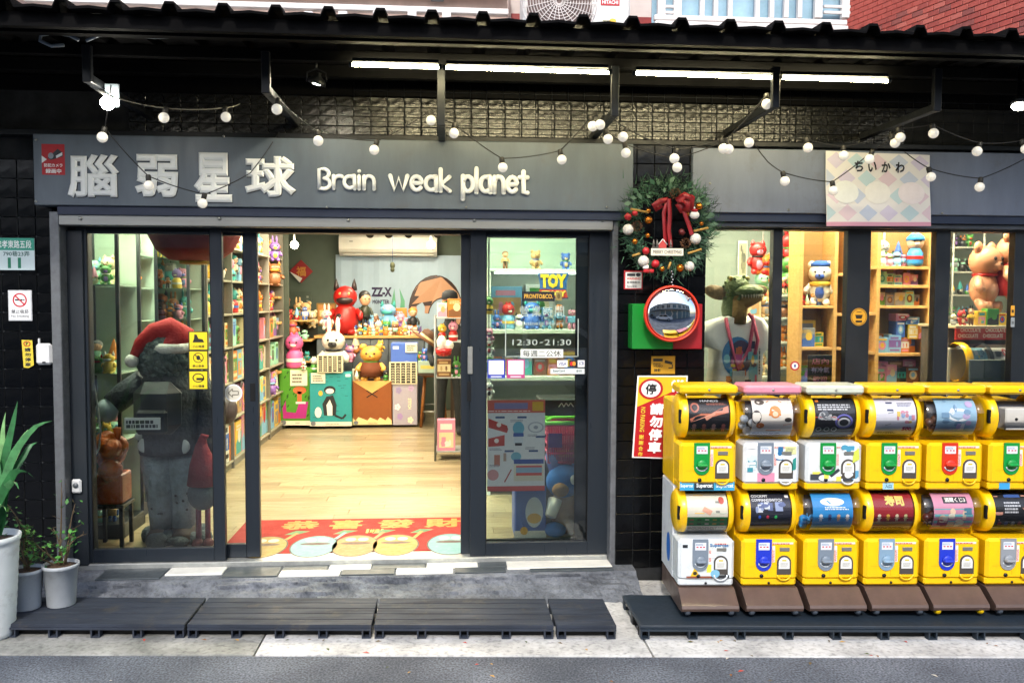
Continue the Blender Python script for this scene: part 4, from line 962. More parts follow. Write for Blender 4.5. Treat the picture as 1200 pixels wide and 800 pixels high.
for (px, py, r, m, nm) in ((736, 269, .033, wht, 'glitter_ball'), (815, 280, .034, wht, 'glitter_ball'), (754, 306, .034, wht, 'glitter_ball'), (808, 312, .030, wht, 'glitter_ball'), (760, 258, .024, gold, 'bauble'), (760, 247, .015, gold, 'bauble'), (819, 242, .023, gold, 'bauble'), (822, 262, .014, gold, 'bauble'), (797, 314, .024, gold, 'bauble'), (776, 315, .016, gold, 'bauble'), (744, 283, .018, gold, 'bauble'), (759, 276, .015, gold, 'bauble'), (806, 251, .013, gold, 'bauble'),
                           (736, 254, .021, RD2, 'rose'), (744, 250, .018, RD2, 'rose'), (768, 309, .024, RD2, 'rose'), (757, 294, .022, RD2, 'rose'), (799, 272, .02, mat('#5a0c12', .5), 'rose')):
    c = at(px, py, wc.y-.075); mb = MB(); mb.sphere((0, 0, 0), r, 14, 10)
    if nm == 'rose': mb.v = [tuple(Vector(v)*(1+.14*math.sin(v[0]*300)*math.sin(v[2]*260))) for v in mb.v]
    o = O(nm, mb, m, t); o.location = c
for (px, py, r) in ((746, 265, .034), (791, 227, .036), (803, 285, .034)):
    c = at(px, py, wc.y-.07); mb = MB(Matrix.Translation(c))
    for k in range(46):
        z = 1-2*(k+.5)/46; a = k*2.4; q = math.sqrt(1-z*z); d = Vector((q*math.cos(a), -abs(q*math.sin(a)), z)); n = d.orthogonal().normalized()*.006; b = d.cross(n)
        mb.add([d*r*.7-n, d*r*.75+b, d*r*.7+n, d*r*1.12], [(0, 1, 3), (1, 2, 3)], mat(('#4a2f1c', '#6b4526')[k % 2], .8))
    O('pine_cone', mb, None, t)
q = rect(763, 291, 801, 299.5, wc.y-.1); mb, P = panel(*q, wc.y-.1, .008, mat('#cfc8b4', .6), '#ddd6c2'); c_text(mb, P, 'MERRY CHRISTMAS', .06, .25, .94, .75, '#3a3a3a', 3, .01); nb = O('name_board', mb, None, t)
q = rect(772, 282, 781, 291, wc.y-.098); x0, x1, z0, z1 = q
O('tiny_house', MB().prism([(x0, z0+.002), (x1, z0+.002), (x1, z0+.025), ((x0+x1)/2, z1+.006), (x0, z0+.025)], wc.y-.1, wc.y-.08), mat('#b03a36', .6), nb); O('tiny_roof', MB().tube([(x0-.004, wc.y-.101, z0+.022), ((x0+x1)/2, wc.y-.101, z1+.009), (x1+.004, wc.y-.101, z0+.022)], .003, 6), WHITE, nb)
for px in (766, 770, 786):
    c = at(px, 290, wc.y-.095); O('tiny_fir', MB().lathe([(.011, 0), (.003, .018), (.009, .016), (0, .05)], tuple(c), 8), mat('#8f8a80', .7), nb)
c = at(814, 252, wc.y-.09); o = O('felt_face_ornament', MB().sphere(c, (.03, .018, .024), 14, 9, WHITE).sphere((c.x, c.y-.004, c.z+.026), (.02, .014, .012), 10, 7, RD2).sphere((c.x-.004, c.y, c.z+.042), .008, 8, 6, WHITE), None, t)
c = at(760, 316, wc.y-.09); O('stocking', MB().box(c.x-.03, c.x+.035, c.y, c.y+.02, c.z-.018, c.z+.004, .006, RD2).box(c.x-.032, c.x+.002, c.y-.002, c.y+.022, c.z+.004, c.z+.03, .006, WHITE), None, t)
st = mat('#a8833e', .7, var=.2)
for (a, b) in (((739, 245), (760, 249)), ((813, 271), (830, 267)), ((806, 297), (822, 292)), ((783, 315), (786, 307)), ((741, 300), (750, 297))):
    O('cinnamon_stick', MB().cyl(at(*a, wc.y-.08), at(*b, wc.y-.08), .007, n=8), st, t)
mb = MB()
for k in range(6): mb.sphere(at(787+(k % 2)*1.5, 318+k*3.2, wc.y-.05), .006, 8, 6)
O('bead_chain', mb, mat('#c8ccd0', .15, metal=.8), t)

# ================================================================== string lights
BULB = mat('#e2ddd0', .12, var=.05, scale=10, emit=.22, coat=.5); SOCK = mat('#26241f', .5); CAB = mat('#1b1b1d', .6); CABW = mat('#8f8a7a', .6)
def string(label, pts, m=CAB):
    """pts: (px, py, Y, bulb?)"""
    P0 = at(pts[0][0], pts[0][1], pts[0][2]); t = thing('string_light', label, 'string light', tuple(P0), 'string lights hung under the canopy')
    path = []; W = []
    for (px, py, Y, b) in pts:
        p = at(px, py, Y)
        if b: p = p+Vector((0, 0, .055))
        W.append((p, b, px))
    for (p, b, px), (q, _, _) in zip(W, W[1:]):
        for k in range(6): s = k/6; w = p.lerp(q, s); path.append(w-Vector((0, 0, .06*(q-p).length*4*s*(1-s)*.5)))
    path.append(W[-1][0]); O('cable', MB().tube(path, .0032, 5), m, t)
    for (p, b, px) in W:
        if b:
            tilt = ((int(px*7) % 9)-4)*.1; X = Matrix.Translation(p) @ Matrix.Rotation(tilt, 4, 'Y') @ Matrix.Rotation(-.15, 4, 'X')
            o = O('bulb', MB(X).sphere((0, 0, -.054), .0285, 16, 12), BULB, t)
            O('socket', MB(X).lathe([(.012, .006), (.015, 0), (.015, -.028), (.011, -.031)], (0, 0, 0), 12), SOCK, o)
string('string light drooping across the first characters of the shop sign', [(130, 100, -.85, 0), (123, 162, -.62, 1), (174, 218, -.45, 1), (240, 239, -.35, 1), (293, 203, -.25, 0), (327, 155, -.12, 0)])
string('short string light with two bulbs above the sign at left', [(128, 112, -.85, 0), (195, 139, -.6, 1), (264, 138, -.45, 1), (281, 122, -.3, 0)], CABW)
string('long string light swinging over the English words of the sign', [(315, 112, -.8, 0), (326, 129, -.75, 1), (372, 166, -.55, 1), (442, 177, -.45, 1), (503, 142, -.5, 1), (533, 157, -.55, 1), (588, 197, -.45, 1), (656, 188, -.45, 1), (692, 149, -.6, 1), (704, 147, -.66, 1), (719, 132, -.74, 0)])
string('string light sagging past the top of the wreath', [(702, 140, -.5, 0), (710, 164, -.55, 1), (732, 180, -.5, 1), (791, 197, -.5, 1), (850, 176, -.6, 1), (898, 123, -.76, 1), (908, 118, -.79, 0)])
string('second string light above the wreath with three bulbs', [(720, 140, -.6, 0), (734, 162, -.6, 1), (793, 187, -.6, 1), (845, 175, -.62, 1), (876, 168, -.6, 1), (900, 190, -.5, 0), (917, 213, -.45, 1), (975, 224, -.4, 1), (1022, 188, -.5, 1), (1046, 160, -.62, 0)])
string('string light across the top of the pastel poster to the right', [(905, 155, -.5, 0), (944, 174, -.5, 1), (988, 183, -.5, 1), (1044, 169, -.55, 1), (1052, 162, -.6, 1), (1092, 157, -.65, 1), (1148, 179, -.6, 1), (1197, 176, -.6, 1), (1230, 165, -.6, 0)])
string('string light low over the right sign board beside the poster', [(1060, 178, -.45, 0), (1088, 208, -.45, 1), (1149, 220, -.45, 1), (1215, 178, -.45, 0)])
# outdoor lamps
WL = lamp((1.0, .93, .78), 45)
c = at(126, 121, -.8); t = thing('flood_lamp', 'lit bulb lamp with small solar panel at the left canopy bracket', 'lamp', tuple(c))
O('glowing_bulb', MB().sphere(c, .035, 14, 10), WL, t); O('solar_panel', MB().box(c.x-.03, c.x+.045, c.y+.04, c.y+.05, c.z-.01, c.z+.11, .003), mat('#8a99a2', .25, var=.1), t); O('lamp_arm', MB().cyl((c.x-.1, c.y+.05, c.z+.10), (c.x+.01, c.y+.03, c.z+.03), .009), STEEL, t)
c = at(371, 98, -.55); t = thing('spot_lamp', 'small round lit spotlight hanging above the sign lettering', 'lamp', tuple(c)); XM = Matrix.Translation(c) @ Matrix.Rotation(.12, 4, 'X') @ Matrix.Rotation(.3, 4, 'Y')
O('lamp_head', MB(XM).lathe([(.05, -.005), (.05, .012), (.035, .03), (.012, .045), (.012, .06)], (0, 0, 0), 18), BLACKM, t); O('glowing_lens', MB(XM).lathe([(.043, -.004), (0, -.006)], (0, 0, 0), 18), lamp((1, .9, .68), 420), t); O('yoke', MB().tube([(c.x-.055, c.y, c.z+.01), (c.x-.05, c.y, c.z+.06), (c.x, c.y, c.z+.08), (c.x+.05, c.y, c.z+.06), (c.x+.055, c.y, c.z+.01)], .004, 6).cyl((c.x, c.y, c.z+.08), (c.x, c.y, CZ), .006, n=8), BLACKM, t)
c = at(1194, 125, -.8); t = thing('spot_lamp', 'lit oval lamp under the canopy at the right edge', 'lamp', tuple(c))
O('glowing_lens', MB().sphere(c, (.04, .03, .022), 14, 10), lamp((1, .93, .75), 30), t); O('lamp_head', MB().lathe([(.042, .02), (.03, .05), (.01, .06), (.01, CZ-c.z)], tuple(c), 14), BLACKM, t)

# ================================================================== plants at left
def leafstrip(base, tip, w, sag, m, n=10, fold=.25):
    b, tp = Vector(base), Vector(tip); d = tp-b; side = d.cross(Vector((.25, 1, .45))).normalized(); vs, fs = [], []
    for k in range(n+1):
        s = k/n; p = b+d*s+Vector((0, 0, sag*4*s*(1-s)+.03-.09*s**3+.004*math.sin(s*19+tip[0]*40)))+Vector((.01*math.sin(s*7+tip[0]*30), 0, 0)); ww = w*(min(1, s*5+.35))*(1-s**3)*.5+.0006
        vs += [p-side*ww, p+Vector((0, 0, -ww*fold)), p+side*ww]
        if k: a = 3*k-3; fs += [(a, a+1, a+4, a+3), (a+1, a+2, a+5, a+4)]
    return MB().add(vs, fs, m, True)
pc = atz(-14, 752, 0); PYc = pc.y+.12
LG = [mat(c, .42, var=.5, scale=16) for c in ('#2f6a3a', '#4a8450', '#78a868', '#356b40')]
c = Vector((at(-10, 690, -.78).x, -.78, .006)); zt = at(-10, 627, -.78).z
t = thing('potted_plant', 'tall ribbed white pot with long strap leaves at the left edge', 'potted plant', tuple(c))
prof = [(.095, 0), (.105, .01)]+[(.105+.03*k/24+.0022*(k % 2), .01+(zt-.05)*k/24) for k in range(1, 25)]+[(.142, zt-.035), (.146, zt-.006), (.136, zt-.004), (.13, zt-.04), (.0, zt-.045)]
O('pot', MB().lathe(prof, tuple(c), 40), mat('#c3c9cb', .5, var=.12, scale=5, dirt=.4, dscale=7), t)
O('soil', MB().lathe([(.131, zt-.038), (.07, zt-.03), (0, zt-.028)], tuple(c), 20), mat('#3a2a1e', .95, var=.4, scale=40, bump=.6), t)
top = c+Vector((.0, 0, zt-.04)); rr = random.Random(2)
for (px, py, dy, w, sag) in ((18, 456, 0, .055, .0), (58, 479, -.05, .045, .10), (32, 489, .05, .05, .05), (40, 546, -.1, .05, .12), (28, 533, .1, .05, .1), (8, 470, .1, .05, .0), (-30, 460, 0, .05, 0), (-60, 520, 0, .05, .08), (-80, 560, -.1, .05, .12), (24, 560, -.12, .045, .1), (-40, 540, -.2, .05, .1), (5, 585, -.15, .04, .05), (-6, 500, .0, .05, .03), (45, 505, .1, .04, .09)):
    O('strap_leaf', leafstrip(top+Vector((rr.uniform(-.03, .03), rr.uniform(-.03, .03), 0)), at(px, py, -.78+dy), w, sag, LG[rr.randrange(4)]), None, t)
def shrub(label, pcx, pyb, pyt, pw, Y, branches, leaves, seed, lc, bare=False):
    g_ = atz(pcx, pyb, .081); Y = g_.y+.06; a, b = at(pcx-pw, pyt, Y), at(pcx+pw, pyt, Y); c = Vector(((a.x+b.x)/2, Y, .081)); h = a.z-c.z; r = (b.x-a.x)/2; q = random.Random(seed)
    t = thing('potted_plant', label, 'potted plant', tuple(c))
    O('pot', MB().lathe([(r*.78, 0), (r*.80, .005), (r*.86, h*.45), (r*.88, h*.46), (r*.97, h*.9), (r*1.03, h*.91), (r*1.05, h), (r*.96, h), (r*.94, h-.02), (0, h-.022)], tuple(c), 28), mat('#a2a8ae', .5, var=.12, scale=6, dirt=.45, dscale=9), t)
    O('soil', MB().lathe([(r*.945, h-.018), (r*.5, h-.01), (0, h-.006)], tuple(c), 18), mat('#4a3626', .95, var=.4, scale=40, bump=.6), t)
    mb = MB(); tips = []
    for k, (px, py) in enumerate(branches):
        e = at(px, py, Y+q.uniform(-.08, .08)); s = c+Vector((q.uniform(-.02, .02), q.uniform(-.02, .02), h-.02)); mid = s.lerp(e, .5)+Vector((q.uniform(-.03, .03), q.uniform(-.03, .03), q.uniform(.0, .04)))
        pts = [s, s.lerp(mid, .5), mid, mid.lerp(e, .5)+Vector((0, 0, .01)), e]; mb.tube(pts, [.0055, .0048, .004, .003, .0015], 6); tips.append(pts)
        for z in range(3):
            w = q.choice(pts[2:]); mb.tube([w, w+Vector((q.uniform(-.06, .06), q.uniform(-.04, .04), q.uniform(.01, .06)))], [.002, .001], 5)
    O('stems', mb, mat('#5a4a34', .8, var=.2), t)
    mb = MB(); lm = [mat(x, .5, var=.25, scale=15) for x in lc]
    for k in range(leaves):
        pts = q.choice(tips); w = q.uniform(1.6, 4); i = int(min(w, 3.99)); p = pts[i].lerp(pts[i+1], w-i)+Vector((q.gauss(0, .03), q.gauss(0, .03), q.gauss(0, .022)))
        d = Vector((q.uniform(-1, 1), q.uniform(-1, .3), q.uniform(-.5, .6))).normalized()*q.uniform(.02, .038); s = d.cross(Vector((q.uniform(-.4, .4), q.uniform(-.6, .6), 1))).normalized()*d.length*.3
        mb.add([p, p+d*.45-s, p+d, p+d*.45+s], [(0, 1, 2, 3)], q.choice(lm))
    if leaves: O('foliage', mb, None, t)
shrub('small shrub in a grey pot beside the tall white pot', 31, 716, 666, 19, -.66, [(8, 590), (18, 606), (35, 640), (20, 625), (2, 612), (28, 618)], 190, 5, ('#3f7a35', '#5a9a40', '#2f5f2c', '#7ab04e'))
shrub('leafy green shrub in a grey pot right beside the door jamb', 71, 712, 660, 20, -.62, [(50, 640), (62, 618), (84, 628), (40, 652), (70, 640), (30, 630), (88, 590), (72, 570), (98, 625)], 150, 6, ('#3f7a35', '#4f8f3c', '#2f5f2c'))
# ================================================================== capsule machines
def plateshape(w, h, n=10):
    return [(-w/2, h), (-w/2, w/2)]+[(-w/2*math.cos(PI*k/n), w/2-w/2*math.sin(PI*k/n)) for k in range(1, n)]+[(w/2, w/2), (w/2, h)]
GREYP = '#76828e'
CARDW = mat('#e2e2dc', .5, var=.04); DKOUT = mat('#4a4540', .4, var=.1)
def arcmap(x0, x1, yc, zc, r, a0, a1, step=.0008):
    return lambda u, v, l: (x0+u*(x1-x0), yc-(r+l*step)*math.cos(a0+(a1-a0)*v), zc+(r+l*step)*math.sin(a0+(a1-a0)*v))
MW = .316
def machine(label, X, Yf, z0, upper, body='#f2c004', front='#f2c004', endl='#f2c004', endr='#f2c004', plate='#0e8a3a', cap=None, poster=None, deco=None, h=.53, tray=False, caps=None):
    t = thing('capsule_machine', label, 'capsule machine', (X, Yf, z0), 'capsule toy machines in a row'); t.rotation_euler = (0, 0, -.05)
    def shell(c): return mat(c, .36, var=.12, scale=7, coat=.12, bump=.04, bscale=18, dirt=.4, dscale=11)
    w = MW/2; B, F = shell(body), shell(front)
    Lc('housing', MB().box(-w+.003, w-.003, .15, .46, 0, h-(.06 if upper else 0), .008), B, t)
    Lc('front_shell', MB().box(-w+.004, w-.004, .0, .17, .035, .262, .016), F, t)
    Lc('skirt', MB().box(-w+.006, w-.006, .012, .16, .0, .045, .01), F if not upper else shell(body), t)
    yc, zc, r = .127, .398, .124
    for s, c in ((-1, endl), (1, endr)):
        th = .05
        xa, xb = (-w+.002, -w+th) if s < 0 else (w-.038, w-.002)
        pr = [(0, xa), (r*.80, xa), (r*.93, xa+.008), (r*.99, xa+.022), (r*1.0, xb)] if s < 0 else [(r, xa), (r*.99, xb-.02), (r*.93, xb-.007), (r*.8, xb), (0, xb)]
        m = FILM if c == 'clear' else shell(c)
        if c == 'clear': pr = [(r*.9, pr[0][1]), (r*.97, (pr[0][1]+pr[-1][1])/2), (r*.97, pr[-1][1])]
        e = Lc('drum_end', MB().lathe(pr, (0, yc, zc), 36, axis='x', cap=False), m, t)
        if s < 0 and c != 'clear': Lc('side_slot', MB().box(xa-.002, xa+.012, .012, .034, zc-.03, zc+.045, .003), BLACK, e)
    xa, xb = -w+.05, w-.038
    Lc('drum_cover', MB().lathe([(r*.985, xa), (r*.985, xb)], (0, yc, zc), 32, axis='x', arc=math.radians(200), a0=math.radians(80), cap=False), ACRYL, t)
    Lc('drum_core', MB().lathe([(0, xa), (r*.62, xa), (r*.62, xb), (0, xb)], (0, yc+.02, zc), 20, axis='x'), mat('#4a4a4e', .6), t)
    P = arcmap(xa+.003, xb-.003, yc, zc, r*.93, math.radians(-58), math.radians(62)); mb = MB()
    if poster: poster(mb, P); Lc('picture_card', mb, None, t)
    if caps:
        for k in range(7):
            q = random.Random(k*13+int(X*100)); cx = q.choice((xa-.03, xa-.01, xa+.02, xb-.02)); o = Lc('capsule', MB().sphere((cx, yc-.05+q.uniform(-.02, .03), zc-.06+q.uniform(-.02, .05)), .024, 12, 8), mat(caps[k % len(caps)], .25), t)
    px = -.035
    if plate:
        pm = mat(plate, .35, var=.08); cp = Lc('crank_plate', MB(Matrix.Translation((px, 0, .088))).prism(plateshape(.086, .176), -.007, .0), pm, t)
        Lc('plate_label', MB().prism([(px-.03, .205), (px+.03, .205), (px+.03, .246), (px-.03, .246)], -.0085, -.0072), mat('#d9dde2', .4, var=.12, scale=80), cp)
        Pp = planar(px-.039, px+.039, .088, .26, -.0085)
        mb = MB(); c_rect(mb, Pp, .2, .76, .34, .80, '#c0404a', 1); c_rect(mb, Pp, .44, .76, .58, .80, '#c0404a', 1); c_rect(mb, Pp, .66, .76, .8, .80, '#c0404a', 1); bars(mb, Pp, .16, .83, .84, .9, 2, '#7a8ea8', 1, 3); Lc('fine_print', mb, None, cp)
        mb = MB(); pts = [(px+.031*math.cos(a), -.008, .142+.031*math.sin(a)) for a in [math.radians(200+140*k/12) for k in range(13)]]; mb.tube(pts, .0035, 6); Lc('arc_mark', mb, mat('#c9d2d8', .4), cp)
        mb = MB(); mb.lathe([(.027, -.007), (.027, -.014), (.023, -.018), (0, -.018)], (px, 0, .145), 20, axis='y'); mb.box(px-.028, px+.028, -.042, -.017, .137, .153, .006); Lc('crank_knob', mb, pm, cp)
    ox = .078
    o = Lc('prize_outlet', MB(Matrix.Translation((ox, 0, .068)) @ Matrix.Scale(-1, 4, (0, 0, 1)) @ Matrix.Translation((0, 0, -.106))).prism(plateshape(.078, .106)[::-1], -.004, .0), DKOUT, t)
    Lc('instruction_card', MB(Matrix.Translation((ox, 0, .1)) @ Matrix.Scale(-1, 4, (0, 0, 1)) @ Matrix.Translation((0, 0, -.064))).prism(plateshape(.06, .064)[::-1], -.006, -.0042), CARDW, o)
    mb = MB(); Pq = planar(ox-.03, ox+.03, .1, .164, -.006); bars(mb, Pq, .15, .15, .85, .55, 4, '#9a9a92', 1, 5); c_rect(mb, Pq, .3, .66, .7, .8, '#c8b84a', 1); Lc('fine_print', mb, None, o)
    Lc('outlet_lip', MB().tube([(ox+.036*math.cos(math.radians(180+180*k/10)), -.003, .066+.03*math.sin(math.radians(180+180*k/10))) for k in range(11)], .005, 6), F, o)
    Lc('coin_plate', MB().box(ox-.025, ox+.03, -.005, .001, .196, .217, .002), mat('#8d8c84', .35, metal=.5, var=.1), t)
    mb = MB(); mb.lathe([(.011, 0), (.011, -.004), (0, -.005)], (-.045, 0, .06), 12, axis='y'); mb.lathe([(.006, -.004), (.006, -.007), (0, -.007)], (-.045, 0, .06), 10, axis='y', m=None); Lc('lock', mb, BLACKM, t)
    Pf = planar(-w+.02, w-.02, .05, .255, -.0012); mb = MB()
    c_rect(mb, Pf, .545, .42, .60, .86, '#e8dcd4', 1); bars(mb, lambda u, v, l: Pf(.55+v*.045, .44+u*.4, l), 0, 0, 1, 1, 2, '#c23a34', 2, 3); c_rect(mb, Pf, .545, .9, .96, .955, '#e6d6c8', 1); bars(mb, Pf, .55, .905, .95, .95, 1, '#c23a34', 2, 9)
    if deco: deco(Pieces('sticker', t), Pf)
    else: c_rect(mb, Pf, .46, .05, .464, .3, '#b08a04', 1); c_rect(mb, Pf, .06, .296, .46, .3, '#b08a04', 1)
    Lc('front_print', mb, None, t)
    if cap:
        k = Lc('top_cap', MB().box(-w-.0005, w+.0005, -.004, .21, h-.002, h+.046, .012), shell(cap), t)
        Lc('bolt', MB().lathe([(.007, 0), (.007, -.003), (0, -.004)], (.0, -.004, h+.022), 10, axis='y'), STEEL, k)
    else:
        Lc('bolt', MB().lathe([(.007, 0), (.007, -.004), (0, -.005)], (.0, .012, .017), 10, axis='y'), BLACKM, t)
    if tray:
        TB = mat('#5a4840', .34, var=.3, scale=9, coat=.2, dirt=.5, dscale=12)
        Lc('tray_base', MB().prismx([(-.085, -.108), (-.1, -.1), (-.106, -.085), (-.1, -.07), (-.012, -.014), (.0, -.006), (.44, -.006), (.44, -.112), (-.02, -.112)], -w+.004, w-.004), TB, t)
        for x in (-w+.04, w-.04):
            Lc('caster', MB().lathe([(0, -.014), (.02, -.014), (.026, -.008), (.026, .008), (.02, .014), (0, .014)], (x, -.07, -.104), 16, axis='x'), mat(tray, .5), t)
    return t
# ---- posters on the drums
def txtrows(mb, P, u0, v0, u1, v1, rows, col, seed): bars(mb, P, u0, v0, u1, v1, rows, col, 3, seed)
def figs(mb, P, us, v, s, cols, l=3):
    for k, u in enumerate(us): c = cols[k % len(cols)]; c_ell(mb, P, u, v+s*1.5, s*.8, s*.75, c, l, 12); c_rect(mb, P, u-s*.6, v, u+s*.6, v+s*1.1, c, l+.3); c_rect(mb, P, u-s*1.1, v+s*.4, u+s*1.1, v+s*.7, c, l+.1); c_rect(mb, P, u-s*.5, v-s*.8, u-s*.1, v, c, l); c_rect(mb, P, u+s*.1, v-s*.8, u+s*.5, v, c, l)
def base(mb, P, col): c_rect(mb, P, 0, 0, 1, 1, col, 0, 14)
def pA(mb, P):
    base(mb, P, '#15141a'); c_rect(mb, P, 0, 0, 1, .12, '#8f979c', 1, 2); c_ell(mb, P, .15, .72, .11, .12, '#a85c48', 2); c_ell(mb, P, .15, .72, .07, .07, '#241a1c', 3)
    c_poly(mb, P, [(.02, .46), (.3, .58), (.55, .58), (.75, .68), (.98, .76), (.98, .6), (.8, .56), (.55, .5), (.35, .48), (.05, .38)], '#c87a60', 2); c_poly(mb, P, [(.38, .5), (.62, .6), (.66, .56), (.44, .42)], '#dc9a80', 3)
    figs(mb, P, (.14, .38, .62, .86), .2, .065, ('#c08a78', '#c87860', '#c89888', '#c46a58')); c_text(mb, P, 'HANDS', .3, .86, .75, .93, '#c8ccd0', 2); txtrows(mb, P, .45, .78, .95, .83, 2, '#b06a5a', 2)
def pB(mb, P):
    base(mb, P, '#e2ddd4'); c_ell(mb, P, .1, .5, .12, .16, '#4a4340', 1); c_ell(mb, P, .2, .86, .12, .08, '#5a524c', 1); c_ell(mb, P, .2, .3, .1, .07, '#d07a38', 1); c_poly(mb, P, [(.76, .3), (.9, .85), (1, .7), (1, .35)], '#d07a38', 1)
    c_poly(mb, P, [(.36, .16), (.4, .55), (.36, .86), (.43, .9), (.48, .64), (.62, .64), (.68, .9), (.75, .86), (.7, .55), (.74, .16)], '#d8823c', 2); c_ell(mb, P, .56, .62, .14, .14, '#dc8c48', 3); c_ell(mb, P, .56, .57, .07, .06, '#ecd2b4', 4); c_rect(mb, P, .0, .0, 1, .13, '#c8d0dc', 3, 2); txtrows(mb, P, .05, .03, .95, .1, 2, '#4a5a7a', 4); c_ell(mb, P, .88, .44, .09, .05, '#2a2622', 3)
def pC(mb, P):
    base(mb, P, '#1d2026'); c_rect(mb, P, 0, 0, 1, .1, '#6d7880', 1, 2); c_rect(mb, P, .05, .86, .13, .93, '#d87a2a', 2); txtrows(mb, P, .08, .66, .9, .82, 3, '#c4c8cc', 5); c_ring(mb, P, .72, .4, .22, .17, .22, '#6a6ab8', 2); c_ring(mb, P, .72, .38, .16, .11, .3, '#c4c8d0', 3); c_line(mb, P, [(0, .5), (.5, .5), (.62, .42)], .02, '#b83a34', 3)
    for k, u in enumerate((.12, .32, .5)): c_ring(mb, P, u, .2, .07, .06, .25, '#aeb4ba', 2)
    busy(mb, P, ['#8a9096', '#5a6068', '#b4b8bc'], 10, 3, 4, .06, .2, (.02, .42, .55, .66))
def pD(mb, P):
    base(mb, P, '#d4d6e2'); c_poly(mb, P, [(0, 0), (1, 0), (1, .4), (0, .55)], '#b0b8d6', 1); c_rect(mb, P, .28, .64, .44, .86, '#3c4468', 2); c_rect(mb, P, .31, .68, .41, .8, '#c8ccdc', 3); c_poly(mb, P, [(.24, .3), (.38, .34), (.44, .62), (.3, .6)], '#9aa0a8', 2); c_text(mb, P, '500', .68, .16, .92, .27, '#c02a6a', 3, .05); busy(mb, P, ['#c88a9a', '#5a78b8', '#d8c060', '#8aa8d0'], 12, 3, 7, .05, .12, (.5, .34, .98, .66)); txtrows(mb, P, .55, .74, .95, .86, 3, '#8a90a8', 8); txtrows(mb, P, .1, .05, .6, .14, 2, '#6a7090', 6)
def pE(mb, P):
    base(mb, P, '#8fb4cc'); c_ell(mb, P, .55, .55, .28, .15, '#dfe8ee', 2); c_ell(mb, P, .55, .56, .2, .08, '#a8c4dc', 3); c_rect(mb, P, 0, 0, 1, .12, '#cfd6e0', 1, 2); busy(mb, P, ['#e2e6ea', '#b8a8d0', '#e0c06a', '#6f94b4'], 12, 3, 3, .08, .2, (.02, .14, .98, .98))
def pG(mb, P):
    base(mb, P, '#d8d6c6'); c_rect(mb, P, 0, .18, 1, .42, '#2f8a48', 1, 3)
    for k, c in enumerate(('#a03a30', '#2a2a22', '#d8d8cc', '#caa43a', '#b0602a')): c_rect(mb, P, .06+k*.19, .23, .16+k*.19, .37, c, 2)
    c_rect(mb, P, .18, .5, .42, .94, '#e0b41a', 2); c_rect(mb, P, .24, .72, .36, .8, '#e8e4d4', 3); c_poly(mb, P, [(.36, .56), (.56, .46), (.62, .56), (.42, .66)], '#e0a890', 3); c_rect(mb, P, .62, .5, .98, .92, '#b8c4b0', 2); c_ell(mb, P, .85, .8, .07, .09, '#b84a3a', 3); c_rect(mb, P, .7, .52, .8, .78, '#7a8078', 3); txtrows(mb, P, .04, .03, .96, .15, 3, '#8a7a6a', 3)
def pH(mb, P):
    base(mb, P, '#1c2030'); c_rect(mb, P, 0, 0, 1, .17, '#8a94a4', 1, 2); c_text(mb, P, 'COCKPIT', .04, .87, .46, .94, '#d8dce2', 2, .03); c_text(mb, P, 'COMMANDSWITCH', .04, .77, .8, .84, '#d8dce2', 2, .03); c_rect(mb, P, .12, .2, .8, .5, '#3a3e48', 2)
    for u, c in ((.22, '#3a6ae0'), (.42, '#e03a5a'), (.62, '#3ad070')): c_ell(mb, P, u, .42, .035, .04, c, 3)
    busy(mb, P, ['#4a5a8a', '#8a9ac0', '#c4ccd8'], 10, 3, 9, .06, .22, (.1, .5, .95, .76)); c_rect(mb, P, .88, .86, .97, .93, '#d8d8d8', 2)
def pI(mb, P):
    base(mb, P, '#2c86c8'); c_poly(mb, P, [(0, 0), (1, 0), (1, .3), (0, .22)], '#1c5a98', 1); c_ell(mb, P, .5, .76, .3, .1, '#d8e8f0', 2); figs(mb, P, (.2, .42, .64, .86), .36, .055, ('#dfe4ea', '#3a4a7a', '#c8a080', '#e0e0e4')); c_rect(mb, P, 0, 0, 1, .1, '#b8c8d8', 2, 2); txtrows(mb, P, .3, .58, .9, .66, 2, '#e4eef4', 2)
def pJ(mb, P):
    base(mb, P, '#8e1f28'); c_text(mb, P, '寿司', .3, .66, .78, .92, '#e0c468', 3, .05); figs(mb, P, (.14, .36, .58, .8), .36, .055, ('#e2d8c0', '#d8a84a', '#e0d0b0', '#c8c08a')); c_rect(mb, P, 0, .2, 1, .3, '#a8783a', 2, 2); c_rect(mb, P, 0, 0, 1, .17, '#c4a88a', 1, 2); txtrows(mb, P, .05, .03, .95, .14, 3, '#6a2a24', 2)
def pK(mb, P):
    base(mb, P, '#c88aa4'); c_rect(mb, P, .02, .12, .98, .6, '#6ab0b8', 1, 3); c_rect(mb, P, .26, .72, .86, .88, '#22242c', 2); c_text(mb, P, '酒蔵くじ3', .3, .745, .82, .86, '#f0ece4', 3, .03); busy(mb, P, ['#d88a80', '#e4c8b0', '#a84a5a', '#e0e0d0', '#4a7a90'], 14, 3, 12, .08, .2, (.04, .12, .96, .66))
def pL(mb, P):
    base(mb, P, '#17181c'); c_poly(mb, P, [(.04, .9), (.0, .5), (.12, .3), (.2, .5), (.14, .9)], '#c08a78', 2); c_poly(mb, P, [(.74, .92), (.7, .6), (.84, .3), (.94, .4), (.86, .92)], '#c08a78', 2); txtrows(mb, P, .24, .5, .68, .78, 4, '#b8bcc4', 4)
    for k in range(5): c_ell(mb, P, .14+k*.17, .24, .05, .06, ('#8a3a34', '#4a5a8a', '#8a8a8a')[k % 3], 3)
    c_rect(mb, P, 0, 0, 1, .12, '#8a8f98', 2, 2); c_rect(mb, P, .3, .86, .7, .94, '#3a5a9a', 2)
